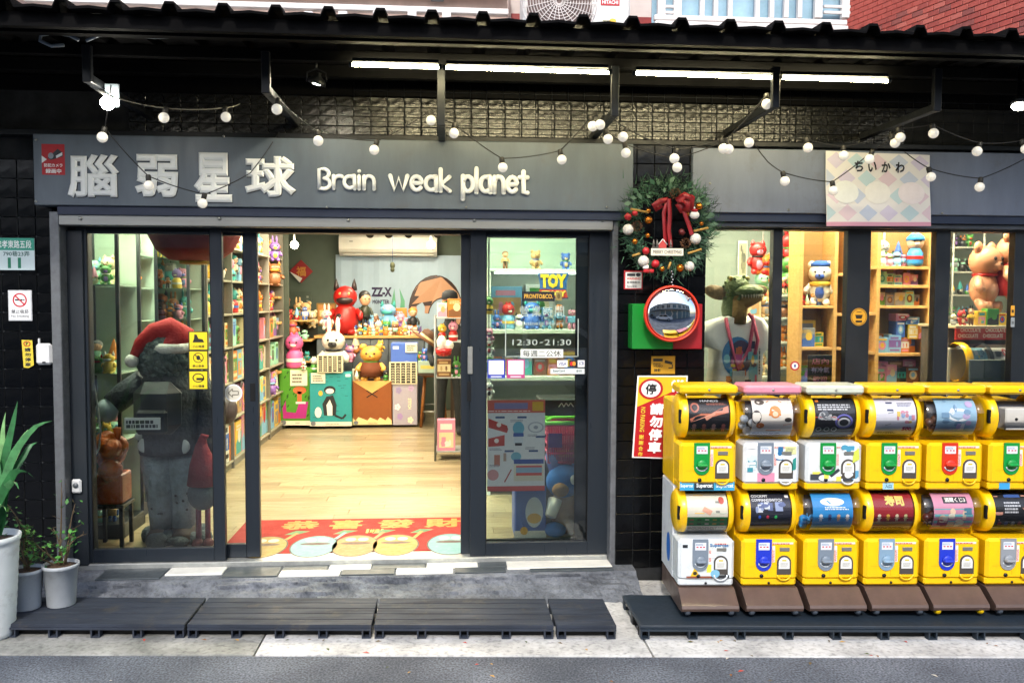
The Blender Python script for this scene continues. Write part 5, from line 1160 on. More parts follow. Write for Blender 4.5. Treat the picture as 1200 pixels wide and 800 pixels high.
def stick(seed, pal, n=16):
    def f(mb, P):
        busy(mb, P, pal, n, 2, seed, .07, .24, (.0, .0, 1, .98)); q = random.Random(seed)
        for k in range(6): bars(mb, P, q.uniform(0, .7), q.uniform(0, .9), q.uniform(.75, 1), q.uniform(.1, 1), 1, '#3a4a54', 5, k) if False else None
        c_text(mb, P, 'Supercat', .62, .8, .97, .9, '#2a7aa8', 6, .03)
    return f
def dW1(mb, P):
    busy(mb, P, ['#d8dcd8', '#cfe0e4', '#e8d84a', '#7ab0c8', '#e0e0dc', '#b8c8a0'], 18, 2, 31, .08, .22, (.45, .0, 1, 1)); c_poly(mb, P, [(.18, .05), (.36, .05), (.27, .3)], '#e0b81c', 4); c_ell(mb, P, .27, .13, .04, .05, '#3a3420', 5); c_rect(mb, P, .1, .0, .6, .05, '#8a4a34', 4); c_rect(mb, P, .6, .0, .95, .08, '#2a2c30', 4); c_text(mb, P, 'Supercat', .56, .82, .93, .93, '#2a6aa0', 6, .03); c_rect(mb, P, .02, .82, .12, .9, '#22262a', 4)
def dW2(mb, P):
    c_rect(mb, P, .22, .0, .56, .24, '#d88aa4', 2); busy(mb, P, ['#5aa8c0', '#c8dce4', '#3a8a98', '#e4e4e0'], 12, 3, 17, .07, .2, (.0, .2, .2, 1)); busy(mb, P, ['#5aa8c0', '#2a6a98', '#d8e4e8'], 8, 3, 19, .07, .2, (.56, .55, .74, 1)); c_rect(mb, P, .76, .74, .98, .95, '#d8d89a', 3); txtrows(mb, P, .78, .78, .96, .92, 3, '#5a6a3a', 4); c_poly(mb, P, [(.9, .3), (.98, .34), (.98, .66), (.92, .6)], '#2a8a80', 4)
def dW3(mb, P):
    busy(mb, P, ['#e4e4e0', '#d8dcd8', '#5a9ab8', '#e8d858', '#3a3e44', '#c8d8e0'], 22, 2, 23, .08, .24, (0, 0, 1, .34)); busy(mb, P, ['#4a94b0', '#dfe6e8'], 6, 4, 25, .08, .2, (.6, .78, .98, 1)); c_poly(mb, P, [(.86, .5), (1, .6), (.98, .9), (.88, .8)], '#c8d050', 5); c_poly(mb, P, [(.45, .12), (.62, .3), (.58, .36), (.4, .18)], '#33383e', 5)
MX = [at(p, 545, -.88).x for p in (829, 902, 973, 1042, 1110, 1178.5)]
def yf(x): return -.885-.05*(x-1.3)
ZU, ZL = .757, .227
UP = [
 dict(label='yellow capsule machine with black hand-figure poster, upper left of the row', cap='#f2c004', plate='#0e8a3a', poster=pA),
 dict(label='white-fronted capsule machine with pink top and orange figure poster', front='#d8dcde', endl='clear', endr='clear', plate=GREYP, cap='#d88a9c', poster=pB, deco=dW2, caps=['#c8ccd0', '#d8d8d8', '#a8b0b8']),
 dict(label='sticker-covered white capsule machine with black helmet poster, top row', front='#d6dad8', plate='#0e8a3a', cap='#c6cbb8', poster=pC, deco=dW3),
 dict(label='yellow capsule machine with pale 500 poster, top row', plate='#0e8a3a', cap='#f2c004', poster=pD),
 dict(label='yellow capsule machine with red crank and light blue poster, top row', endl='clear', endr='clear', plate='#c8321c', cap='#f2c004', poster=pE, caps=['#6a4a3a', '#c8a890', '#8a5a48']),
 dict(label='yellow capsule machine with empty white box in its drum, upper right', plate='#0e8a3a', cap='#f2c004')]
LO = [
 dict(label='white capsule machine with stickers and grey crank, lower left of the row', body='#d8dce0', front='#d4dadc', plate=GREYP, poster=pG, deco=dW1, tray='#4a525c'),
 dict(label='yellow capsule machine with blue crank and dark cockpit poster, bottom row', plate='#2238b8', poster=pH, tray='#4a525c'),
 dict(label='yellow capsule machine with clear drum and bright blue poster, bottom row', endl='clear', endr='clear', plate=GREYP, poster=pI, caps=['#2a8ad0', '#1c6ab0', '#58a8e0'], tray='#4a525c'),
 dict(label='yellow capsule machine with red sushi poster, bottom row', plate='#7f9bb0', poster=pJ, tray='#4a525c'),
 dict(label='yellow capsule machine with brown capsules and pink lottery poster, bottom row', endl='clear', endr='clear', plate='#2238b8', poster=pK, caps=['#5a2a24', '#6a3a30', '#4a201c'], tray='#e0b800'),
 dict(label='yellow capsule machine with grey crank and two-arm poster, lower right', plate='#8a8f94', poster=pL, tray='#4a525c')]
for k, X in enumerate(MX):
    d = dict(UP[k]); u = machine(X=X, Yf=yf(X), z0=ZU-.0, upper=True, **d)
    l = machine(X=X, Yf=yf(X), z0=ZL, upper=False, **LO[k])
    if k == 5:
        Lc('inner_box', MB().box(-.06, .12, .02, .14, .33, .45, .006), mat('#d6d4cc', .5), u); Lc('latch', MB().lathe([(.008, 0), (.008, -.004), (0, -.004)], (.0, .02, .39), 8, axis='y'), BLACK, u)
    if k == 0:
        mb = MB(); P = planar(-.15, .15, .0, .05, .0105)
        c_rect(mb, P, 0, 0, 1, .95, '#3a9ac0', 1); c_rect(mb, P, .26, .05, .62, .9, '#22333c', 2); c_text(mb, P, 'Supercat', .01, .25, .24, .75, '#e8f2f6', 3, .03); c_text(mb, P, 'Supercat', .3, .2, .6, .8, '#e8ece8', 3, .03); c_text(mb, P, 'Supercat', .66, .2, .98, .8, '#e8f2f6', 3, .03); Lc('name_strip', mb, None, u)
        mb = MB(); M = planar(0, 1, 0, 1, 0); vs = [( -MW/2+.0015, .26+.05*math.cos(a), .15+.085*math.sin(a)) for a in [2*PI*i/20 for i in range(20)]]; mb.add(vs, [tuple(range(20))[::-1]]); Lc('blue_oval', mb, mat('#1a6ac0', .4), l)
    if k == 3:
        mb = MB(); P = planar(-.06, .0, .005, .04, .0105); c_rect(mb, P, 0, 0, 1, 1, '#9ac8d8', 1); c_text(mb, P, '入口', .2, .2, .8, .8, '#16242c', 2); Lc('paper_tag', mb, None, u)
    if k == 5:
        mb = MB(); P = planar(-.09, -.03, .004, .04, .0105); c_rect(mb, P, 0, 0, 1, 1, '#3a9ad0', 1); Lc('paper_tag', mb, None, u)
# ================================================================== toys and goods
CN = {'red': '#b8231f', 'orange': '#d07a28', 'yellow': '#e0b83a', 'green': '#4a8a3a', 'teal': '#3a9a96', 'blue': '#3a62b0', 'sky blue': '#7ab0d4', 'purple': '#7a569a', 'pink': '#d88aa4', 'white': '#dcdad2', 'black': '#26262a', 'brown': '#7a4e2e', 'cream': '#dccaa0', 'grey': '#8a8d90', 'mint': '#9ad0b4', 'tan': '#c09a6a'}
_TM = {}
COLR = ('#b8231f', '#3a62b0', '#e0b83a', '#4a8a3a', '#dcdad2', '#26262a')
def toy_parts(kind, A, B):
    """named pieces of a little figure one unit tall, standing on z=0, facing -Y"""
    a, b, k = toy(A), toy(B), toy('#1c1a1a'); D = {}
    def P(n): D.setdefault(n, []).append(MB()); return D[n][-1]
    N = (12, 8)
    if kind in ('bear', 'bunny', 'cat'):
        P('body').sphere((0, 0, .30), (.22, .18, .24), *N, a).sphere((0, -.06, .28), (.14, .135, .17), *N, b)
        P('head').sphere((0, -.01, .66), (.24, .21, .21), *N, a).sphere((0, -.17, .6), (.10, .07, .075), 10, 7, b).sphere((0, -.235, .625), (.025, .02, .018), 8, 6, k)
        for s in (-1, 1):
            if kind == 'bear': P('ear').sphere((s*.17, 0, .84), (.085, .05, .085), 10, 7, a)
            elif kind == 'cat': P('ear').lathe([(.08, 0), (.05, .07), (0, .15)], (s*.14, 0, .80), 8, a)
            else: P('ear').sphere((s*.09, .01, .98), (.05, .035, .18), 10, 8, a)
            P('arm').tube([(s*.19, -.02, .43), (s*.27, -.06, .33), (s*.27, -.13, .26)], [.055, .06, .062], 8, a)
            P('leg').tube([(s*.1, 0, .14), (s*.13, -.06, .06), (s*.14, -.17, .055)], [.08, .075, .07], 8, a)
            P('eye').sphere((s*.085, -.195, .69), .026, 8, 6, k)
        P('collar').lathe([(.15, .455), (.175, .475), (.15, .5)], (0, -.01, 0), 12, toy(COLR[(len(A)*7+sum(map(ord, A+B))) % 6]), cap=False)
    elif kind == 'figure':
        P('body').lathe([(.09, .34), (.14, .38), (.15, .5), (.12, .6), (.05, .66)], (0, 0, 0), 12, a)
        P('head').sphere((0, 0, .78), (.155, .15, .155), *N, toy('#d8a884')); P('hair').sphere((0, .03, .83), (.17, .16, .14), *N, b); P('belt').lathe([(.13, .36), (.148, .38), (.148, .41), (.14, .43)], (0, 0, 0), 12, k, cap=False); P('eye').sphere((-.055, -.14, .78), .018, 6, 5, k).sphere((.055, -.14, .78), .018, 6, 5, k)
        for s in (-1, 1):
            P('arm').tube([(s*.13, 0, .58), (s*.2, -.02, .46), (s*.19, -.09, .36)], [.045, .042, .04], 8, a); P('leg').tube([(s*.065, 0, .38), (s*.07, 0, .18), (s*.075, -.02, .03)], [.07, .058, .055], 8, b); P('shoe').sphere((s*.075, -.04, .03), (.055, .09, .035), 8, 6, k)
    elif kind == 'monster':
        P('body').lathe([(.0, 0), (.24, .03), (.28, .25), (.22, .48), (.1, .56)], (0, 0, 0), 14, a).sphere((0, -.12, .24), (.17, .14, .2), *N, b)
        P('head').sphere((0, -.02, .68), (.27, .22, .2), *N, a).sphere((0, -.16, .62), (.19, .1, .08), *N, b)
        for s in (-1, 1):
            P('horn').lathe([(.07, 0), (.05, .1), (0, .22)], (s*.2, 0, .80), 8, b); P('arm').tube([(s*.24, 0, .42), (s*.34, -.05, .36), (s*.34, -.14, .3)], [.07, .07, .06], 8, a); P('foot').sphere((s*.14, -.12, .05), (.1, .15, .06), 10, 6, a); P('eye').sphere((s*.1, -.205, .74), .026, 8, 6, toy('#c8b070'))
    elif kind == 'gnome':
        P('body').sphere((0, 0, .2), (.2, .18, .21), *N, a); P('hat').lathe([(.2, .36), (.19, .42), (.1, .72), (.0, 1.0)], (0, 0, 0), 14, b); P('nose').sphere((0, -.19, .36), .05, 8, 6, toy('#d8a884')); P('beard').sphere((0, -.12, .27), (.12, .09, .12), 10, 7, toy('#d8d4c8'))
    elif kind == 'robot':
        P('body').box(-.2, .2, -.12, .12, .3, .62, .03, a); P('head').box(-.16, .16, -.13, .13, .65, .92, .04, b); P('antenna').cyl((0, 0, .92), (0, 0, 1.0), .02, n=6, m=k)
        for s in (-1, 1): P('arm').box(s*.21, s*.29, -.06, .06, .3, .6, .02, b); P('leg').box(s*.04, s*.17, -.1, .1, 0, .3, .02, b); P('eye').sphere((s*.07, -.13, .8), .035, 8, 6, toy('#e8e4d0'))
    elif kind == 'dome':
        P('body').lathe([(.2, 0), (.23, .1), (.22, .4), (.14, .52), (.0, .56)], (0, 0, 0), 14, a); P('head').sphere((0, 0, .72), (.25, .22, .24), *N, b).sphere((0, -.17, .66), (.09, .06, .05), 10, 6, toy('#e0d8c8')); P('sash').lathe([(.236, .2), (.238, .25), (.236, .3)], (0, 0, 0), 14, toy(COLR[sum(map(ord, A+B)) % 6]), cap=False)
        for s in (-1, 1): P('eye').sphere((s*.09, -.2, .74), .03, 8, 6, k); P('tuft').sphere((s*.07, 0, .95), (.05, .04, .07), 8, 6, b)
    return D
def small_toy(kind, A, B, loc, h, rz, label, cat='toy figure', group=None):
    key = (kind, A, B)
    if key not in _TM:
        M = MB()
        for n, L in toy_parts(kind, CN[A], CN[B]).items():
            for q in L:
                for m_i, m_ in enumerate(q.mats or [None]):
                    M.add(q.v, [f for f, z in zip(q.f, q.m) if z == m_i], m_, True)
        _TM[key] = M.mesh('toy')
    o = bpy.data.objects.new('toy_figure', _TM[key]); COL.objects.link(o); o.location = loc; o.scale = (h, h, h); o.rotation_euler = (0, 0, rz)
    return tag(o, label, cat, group)
def big_toy(name, kind, A, B, loc, h, rz, label, extra=None, wide=1.0):
    t = thing(name, label, 'toy figure', loc); t.scale = (h*wide, h*wide, h); t.rotation_euler = (0, 0, rz)
    for n, L in toy_parts(kind, CN.get(A, A), CN.get(B, B)).items():
        for q in L:
            q.sm = [True]*len(q.f); Lc(n, q, None, t)
    if extra: extra(t)
    return t
_BM = {}
def carton_mesh(A, B, C_, v):
    key = (A, B, C_, v)
    if key not in _BM:
        mb = MB(); mb.box(-.5, .5, -.5, .5, 0, 1, .02, ink(CN[A])); P = lambda u, w, l: (-.47+.94*u, -.5-l*.004, .03+.94*w); q = random.Random(v)
        if v % 4 == 0: c_ell(mb, P, .5, .48, .33, .3, CN[B], 1, 16); c_rect(mb, P, .1, .82, .9, .95, CN[C_], 2); c_ell(mb, P, .5, .5, .17, .17, CN[C_], 2, 12)
        elif v % 4 == 1: c_rect(mb, P, 0, .3, 1, .75, CN[B], 1); c_rect(mb, P, .12, .8, .8, .93, CN[C_], 2); figs(mb, P, (.3, .68), .42, .1, (CN[C_], CN[A])); c_rect(mb, P, .1, .08, .9, .2, CN[C_], 2)
        elif v % 4 == 2: c_poly(mb, P, [(0, 0), (1, 0), (1, .7), (0, .35)], CN[B], 1); c_ell(mb, P, .6, .55, .25, .22, CN[C_], 2, 14); bars(mb, P, .1, .75, .9, .95, 2, CN[C_], 3, v)
        else: c_rect(mb, P, .08, .08, .92, .6, CN[B], 1); busy(mb, P, [CN[C_], CN[A], CN[B]], 6, 2, v, .12, .35, (.1, .1, .9, .6)); c_rect(mb, P, .15, .7, .85, .9, CN[C_], 2)
        _BM[key] = mb.mesh('carton')
    return _BM[key]
def carton(A, B, C_, v, loc, size, rz, label, group=None, name='toy_box'):
    o = bpy.data.objects.new(name, carton_mesh(A, B, C_, v)); COL.objects.link(o); o.location = loc; o.scale = size; o.rotation_euler = (0, 0, rz)
    return tag(o, label, 'toy box', group)
def fill(p0, p1, z, face, where, seed, kinds='mix', hmin=.1, hmax=.2, gap=.01, dep=.12, order='from left', pal=None, nmax=20, group=None, wmul=1.0):
    """line goods up along p0->p1 at height z; face = rotation about Z so that fronts look out"""
    r = random.Random(seed); p0, p1 = Vector((*p0, z)), Vector((*p1, z)); L = (p1-p0).length; d = (p1-p0)/L; s = 0; n = 0
    pal = pal or list(CN)
    while n < nmax:
        isb = kinds == 'box' or (kinds == 'mix' and r.random() < .5); h = r.uniform(hmin, hmax); w = h*(r.uniform(.55, .85) if isb else .58)*wmul
        if s+w > L: break
        A, B, C_ = r.choice(pal), r.choice(list(CN)), r.choice(list(CN)); p = p0+d*(s+w/2)
        while B == A: B = r.choice(list(CN))
        if isb: carton(A, B, C_, r.randrange(8), p, (w, min(dep, w*.8), h), face+r.uniform(-.05, .05), f'{A} boxed toy, {ORD[n]} {order} {where}', group or f'goods {where}')
        else:
            k = r.choice(('bear', 'bunny', 'cat', 'figure', 'monster', 'gnome', 'robot', 'dome')); small_toy(k, A, B, p, h, face+r.uniform(-.35, .35), f'{A} and {B} toy {k if k != "figure" else "doll"}, {ORD[n]} {order} {where}', 'toy figure', group or f'goods {where}')
        s += w+gap; n += 1
GLS = mat('#9aa09c', .3, metal=.6)
# ---------------------------------------------------------------- left shelf wall (faces +X)
t = thing('shelf_unit', 'long shelf wall of toys along the left side of the shop', 'shelf', (-2.35, 3.7, ZF))
SX, Y0, Y1 = -2.10, 2.2, 5.6
O('back_panel', MB().box(-2.6, -2.58, Y0, Y1, ZF, 2.62), mat('#a39c84', .6), t)
levels = [ZF+.08, .62, .98, 1.32, 1.64, 1.96, 2.28]
for z in levels: O('shelf_board', MB().box(-2.579, SX, Y0, Y1, z-.018, z, .002), mat('#8f8a78', .4, var=.12), t)
for y in (Y0, 3.05, 3.9, 4.75, Y1): O('upright', MB().box(-2.579, SX+.004, y-.012, y+.012, ZF, 2.6, .002), mat('#6f6c62', .45, var=.1), t)
O('plinth', MB().box(-2.57, SX-.02, Y0+.02, Y1-.02, ZF, ZF+.06), mat('#8a8678', .6), t)
hts = [(.30, .42), (.24, .31), (.24, .30), (.22, .29), (.22, .29), (.22, .29), (.2, .28)]
nm = ['on lowest tier, left shelf wall', 'on second tier, left shelf wall', 'on third tier, left shelf wall', 'on fourth tier, left shelf wall', 'on fifth tier, left shelf wall', 'on sixth tier, left shelf wall', 'on top tier, left shelf wall']
for i, z in enumerate(levels):
    kinds = 'box' if i in (0, 1, 2) else 'mix' if i in (3,) else 'toy'
    pal = ['white', 'cream', 'pink', 'yellow', 'mint', 'sky blue', 'tan', 'green', 'orange'] if i < 4 else ['yellow', 'orange', 'white', 'brown', 'pink', 'cream', 'teal', 'red']
    fill((SX-.11, Y0+.02), (SX-.11, Y1-.02), z, PI/2, nm[i], 40+i, kinds, *hts[i], .012, .16, 'from door', pal, 20, wmul=(.9 if kinds == 'box' else 1.12))
# cantilever display boards at the end of the shelf wall, seen through the doorway
t = thing('display_rack', 'narrow rack of small shelf boards at the end of the left shelf wall', 'shelf', (-1.95, 5.75, ZF))
O('rack_back', MB().box(-2.3, -2.05, 5.72, 5.74, ZF, 2.7), mat('#4a5348', .6), t)
for k, py in enumerate((290, 318, 348, 377, 433)):
    z = ZZ(py, 5.6); O('rack_board', MB().box(XX(303, 5.45), XX(328, 5.45), 5.38, 5.71, z-.03, z, .003), OAK, t)
    fill((XX(304, 5.45)+.02, 5.5), (XX(328, 5.45), 5.5), z, .2, f'on board {("one", "two", "three", "four", "five")[k]} of narrow rack', 90+k, 'toy', .2, .28, .005, order='from left', pal=['white', 'orange', 'teal', 'pink', 'brown'], nmax=4)
# ---------------------------------------------------------------- left glass cabinets
def cabinet(label, x0, x1, y0, y1, zb, zt, zs, face, where, seed, pal, led=True):
    t = thing('glass_cabinet', label, 'display cabinet', ((x0+x1)/2, (y0+y1)/2, zb))
    for (x, y) in ((x0, y0), (x1, y0), (x0, y1), (x1, y1)): O('post', MB().box(x-.012, x+.012, y-.012, y+.012, zb, zt, .002), mat('#1d2226', .4), t)
    O('top', MB().box(x0-.012, x1+.012, y0-.012, y1+.012, zt+.001, zt+.03, .003), mat('#1d2226', .4), t); O('base', MB().box(x0-.012, x1+.012, y0-.012, y1+.012, zb-.001, zb+.10, .003), mat('#1d2226', .4), t)
    if abs(face) < .1: O('back', MB().box(x0, x1, y1-.004, y1, zb+.1, zt), mat('#aab8a8', .5), t)
    else: O('back', MB().box(x0, x0+.004, y0, y1, zb+.1, zt), mat('#aab8a8', .5), t)
    for z in zs: O('glass_shelf', MB().box(x0+.013, x1-.013, y0+.013, y1-.013, z-.008, z), mat('#9fb4a4', .15, var=0), t)
    O('light_strip', MB().box(x0+.02, x1-.02, y0+.03, y0+.05, zt-.02, zt-.005), lamp((.95, 1.0, .68), 90), t)
    if abs(face) < .1: O('glass_front', MB().box(x0+.012, x1-.012, y0-.003, y0+.001, zb+.1, zt), GLASS, t)
    else: O('glass_front', MB().box(x1-.001, x1+.003, y0+.012, y1-.012, zb+.1, zt), GLASS, t)
    for k, z in enumerate([zb+.1]+list(zs)):
        w = f'on shelf {("one", "two", "three", "four", "five", "six", "seven")[k]} {where}'
        if abs(face) < .1: fill((x0+.02, y0+.22), (x1-.01, y0+.22), z, face, w.replace('on shelf', 'behind shelf'), seed+k, 'toy', .19, .24, -.02, pal=pal, nmax=6); fill((x0+.02, y0+.08), (x1-.01, y0+.08), z, face, w, seed+k+50, 'toy', .1, .17, -.004, pal=pal, nmax=6)
        else: fill((x1-.24, y0+.03), (x1-.24, y1-.02), z, face, w.replace('on shelf', 'behind shelf'), seed+k, 'toy', .18, .22, -.02, pal=pal, nmax=6, order='from door'); fill((x1-.09, y0+.03), (x1-.09, y1-.02), z, face, w, seed+k+50, 'toy', .12, .18, .0, pal=pal, nmax=6, order='from door')
xa, xb = XX(104, .6), XX(139, .6)
cabinet('glass toy cabinet behind the left edge of the glass door', xa-.12, xb, .6, 1.0, ZF, 2.3, [ZZ(515, .6), ZZ(437, .6), ZZ(335, .6)], 0, 'of jamb cabinet', 200, ['yellow', 'cream', 'green', 'mint', 'tan'])
cabinet('glass toy cabinet in the middle behind the left glass door', -2.75, -2.33, 1.2, 1.6, ZF, 2.42, [.7, 1.05, 1.35, 1.62, 1.87, 2.12], 0, 'of middle cabinet', 220, ['yellow', 'orange', 'cream', 'green'])
cabinet('glass toy cabinet beside the long shelf wall', -2.62, -2.115, 1.72, 2.14, ZF, 2.45, [.7, 1.05, 1.35, 1.62, 1.87, 2.12], 0, 'of inner cabinet', 240, ['yellow', 'orange', 'pink', 'teal'])
# orange bag on a stand
x0, x1, z0, z1 = rect(107, 505, 141, 592, .32)
t = thing('orange_bag', 'crumpled orange plastic bag behind the left glass door', 'bag', ((x0+x1)/2, .42, z0)); mb = MB()
mb.box(x0, x1, .34, .52, z0, z0+.2, .01, mat('#b84a10', .35, var=.2)); mb2 = MB(); rr = random.Random(3)
for k in range(9): mb2.sphere((rr.uniform(x0+.05, x1-.05), rr.uniform(.36, .46), z0+.22+rr.uniform(0, .2)), rr.uniform(.05, .085), 10, 7)
O('tray', mb, None, t); O('crumpled_plastic', mb2, mat('#c85a14', .3, var=.35, scale=20, bump=.7, bscale=25), t)
O('knot', MB().tube([((x0+x1)/2+.03, .4, z0+.38), ((x0+x1)/2+.05, .4, z0+.45), ((x0+x1)/2+.045, .4, z0+.5)], [.03, .02, .028], 8), mat('#c85a14', .3, var=.3), t)
t = thing('black_stand', 'black metal stand under the orange bag', 'stand', ((x0+x1)/2, .43, ZF))
O('stand_top', MB().box(x0-.02, x1+.01, .33, .54, z0-.025, z0-.002, .003), BLACKM, t)
for x in (x0, x1-.01):
    for y in (.35, .52): O('leg', MB().box(x-.012, x+.012, y-.012, y+.012, ZF, z0-.026, .002), BLACKM, t)
pts = [at(107, 414, .2), at(110, 450, .2), at(115, 480, .2), at(118, 505, .2), at(116, 525, .2), at(108, 540, .2), at(100, 548, .2)]
solo('white_cable', 'white power cable hanging behind the left glass door', 'cable', MB().tube(pts, .006, 7), mat('#c9c9c0', .5))
# red lantern
c = at(228, 262, .45); rx = .30
t = thing('red_lantern', 'large dark red round lantern hanging behind the glass doors', 'lantern', (c.x, c.y, c.z-.3))
mb = MB(); n = 40; vs = []; prof = [(.09, -.27), (.16, -.26), (.235, -.2), (.285, -.1), (.3, 0), (.285, .1), (.235, .2), (.16, .26), (.09, .27)]
mb.lathe(prof, (c.x, c.y, c.z+.02), 40); mb.v = [(c.x+(v[0]-c.x)*(1+.03*math.cos(math.atan2(v[1]-c.y, v[0]-c.x)*20)), c.y+(v[1]-c.y)*(1+.03*math.cos(math.atan2(v[1]-c.y, v[0]-c.x)*20)), v[2]) for v in mb.v]
O('shade', mb, mat('#7a0d10', .55, var=.15), t); O('ring', MB().lathe([(.09, -.29), (.1, -.285), (.1, -.25), (.09, -.25)], (c.x, c.y, c.z+.02), 20), mat('#a07a2a', .4, metal=.6), t)
O('cord', MB().cyl((c.x, c.y, c.z+.27), (c.x, c.y, ZC), .006, n=6), BLACK, t)
# ---------------------------------------------------------------- dark statue in a santa hat, seen from behind
c = Vector((at(203, 632, .5).x, .5, ZF)); S = .86
t = thing('statue', 'life-size dark curly-haired statue in a red hat with backpack, seen from behind', 'statue', tuple(c))
def W(x, y, z): return (c.x+x*S, c.y+y*S, c.z+z*S)
JK = mat('#20272e', .75, var=.45, scale=14, bump=.8, bscale=38); JN = mat('#7c8a92', .85, var=.35, scale=16, bump=.4, bscale=60)
mb = MB(); rr = random.Random(6)
for k in range(26): a = rr.uniform(0, 6.28); r = rr.uniform(.0, .24); mb.sphere(W(.02+r*math.cos(a), r*.7*math.sin(a), .045), (rr.uniform(.05, .1), rr.uniform(.05, .09), rr.uniform(.03, .07)), 8, 6)
O('rock_base', mb, mat('#4a5458', .8, var=.4, scale=12, bump=.8), t)
O('trousers', MB().tube([W(-.1, 0, .86), W(-.1, .0, .62), W(-.09, -.02, .36), W(-.085, 0, .12)], [.13, .115, .085, .075], 14).tube([W(.1, 0, .86), W(.1, .0, .62), W(.09, .02, .36), W(.085, 0, .12)], [.13, .115, .085, .075], 14), JN, t)
mb = MB(); q = random.Random(9)
for k in range(22): s = q.choice((-1, 1)); mb.sphere(W(s*.1+q.uniform(-.05, .05), -.1, q.uniform(.25, .62)), (.009, .004, .009), 6, 5)
O('paint_spots', mb, mat('#16181a', .6), t)
O('boots', MB().tube([W(-.085, .03, .16), W(-.09, -.03, .06), W(-.1, -.14, .05)], [.08, .075, .06], 12).tube([W(.085, .03, .16), W(.09, -.03, .06), W(.1, -.14, .05)], [.08, .075, .06], 12), mat('#3a2a1c', .6), t)
O('jacket', MB().tube([W(0, 0, .72), W(0, 0, .8), W(0, 0, 1.0), W(0, .0, 1.2), W(0, .01, 1.32), W(0, .01, 1.38)], [.205, .21, .205, .215, .17, .08], 20), JK, t)
mb = MB()
for (x, z, r) in ((-.14, .80, .05), (-.06, .84, .028), (.02, .80, .055), (-.01, .87, .028), (.08, .86, .025), (.14, .79, .05), (-.19, .87, .028)): mb.sphere(W(x, -.225+abs(x)*.3, z), (r, .014, r), 10, 7)
O('paw_print', mb, mat('#b8bdbc', .6), t)
O('sleeve', MB().tube([W(-.2, 0, 1.27), W(-.34, -.02, 1.18), W(-.42, -.08, 1.1)], [.09, .085, .075], 12), JK, t); O('sleeve', MB().tube([W(.2, 0, 1.27), W(.3, .0, 1.05), W(.28, -.04, .86)], [.09, .085, .075], 12), JK, t)
O('glove', MB().sphere(W(-.45, -.1, 1.06), (.075, .06, .08), 12, 8), mat('#9aa6ac', .7), t); O('glove', MB().sphere(W(.28, -.06, .78), (.07, .06, .08), 12, 8), BLACK, t)
mb = MB(); q = random.Random(12)
mb.sphere(W(0, 0, 1.47), (.2, .19, .2), 14, 10)
for k in range(260):
    z = q.uniform(-.75, .9); a = q.uniform(0, 6.28); rr_ = math.sqrt(1-z*z); mb.sphere(W(.22*rr_*math.cos(a), .21*rr_*math.sin(a), 1.46+.2*z), q.uniform(.018, .034), 7, 5)
O('curly_hair', mb, mat('#566260', .85, var=.5, scale=35, bump=.8, bscale=60), t)
hat = O('hat', MB().tube([W(.05, -.04, 1.55), W(.045, -.04, 1.62), W(0, -.06, 1.675), W(-.09, -.1, 1.66), W(-.17, -.15, 1.58), W(-.215, -.18, 1.48)], [.15, .135, .095, .065, .045, .028], 16), mat('#a01318', .85, var=.2, bump=.3), t)
O('hat_brim', MB().tube([W(.05+.155*math.cos(a), -.04+.155*math.sin(a), 1.56+.02*math.sin(a)) for a in [2*PI*k/24 for k in range(25)]], .035, 8, cap=False), mat('#d8d4cc', .95, bump=.5), hat); O('pompom', MB().sphere(W(-.225, -.19, 1.45), .045, 12, 8), mat('#d8d4cc', .95, bump=.5), hat)
bp = O('backpack', MB().box(*[v for pr in ((W(-.18, 0, 0)[0], W(.17, 0, 0)[0]), (W(0, -.38, 0)[1], W(0, -.2, 0)[1]), (W(0, 0, .9)[2], W(0, 0, 1.3)[2])) for v in pr], .07), mat('#1b2228', .35, var=.2, coat=.3), t)
O('pocket', MB().box(W(-.13, 0, 0)[0], W(.1, 0, 0)[0], W(0, -.42, 0)[1], W(0, -.375, 0)[1], W(0, 0, .92)[2], W(0, 0, 1.1)[2], .02), mat('#12171c', .4), bp)
q_ = (W(-.2, 0, 0)[0], W(.06, 0, 0)[0], W(0, 0, .96)[2], W(0, 0, 1.05)[2]); mb, P = panel(*q_, W(0, -.435, 0)[1], .006, mat('#c4c8c8', .5), '#d4d8d8'); bars(mb, P, .06, .15, .94, .85, 2, '#30343a', 3, 2, .8); O('white_tag', mb, None, bp)
# thin gnome with tall red hat
c = Vector((XX(238, .36, 600), .36, ZF)); t = thing('gnome_figure', 'slim long-legged figure with tall red pointed hat beside the statue', 'figure', tuple(c))
O('hat', MB().tube([(c.x, .36, c.z+.42), (c.x+.005, .36, c.z+.56), (c.x-.005, .36, c.z+.68), (c.x+.01, .36, c.z+.75), (c.x+.04, .36, c.z+.74)], [.1, .085, .04, .02, .012], 14), mat('#7a1420', .9, var=.2, bump=.4), t)
O('body', MB().sphere((c.x, .36, c.z+.36), (.1, .09, .11), 14, 10), mat('#4a555c', .9, bump=.4), t)
for s in (-1, 1): O('leg', MB().cyl((c.x+s*.03, .36, c.z+.28), (c.x+s*.03, .36, c.z+.04), .018), mat('#6a2030', .9), t); O('boot', MB().sphere((c.x+s*.035, .34, c.z+.03), (.035, .06, .035), 10, 7), mat('#4a1820', .8), t)
# red strap-bag hanging by the shelf wall behind the arrow sticker
c = at(270, 480, 1.9); t = thing('hanging_bag', 'dark brown soft bag hanging on the left shelf wall', 'bag', tuple(c))
O('bag_body', MB().sphere((c.x-.03, c.y, c.z), (.09, .07, .12), 14, 10), mat('#4a3a3a', .6, var=.2), t); O('strap', MB().tube([(c.x+.02, c.y, c.z+.09), (c.x+.09, c.y, c.z+.2), (c.x+.1, c.y, c.z+.24)], .012, 7), mat('#4a3a3a', .6), t)
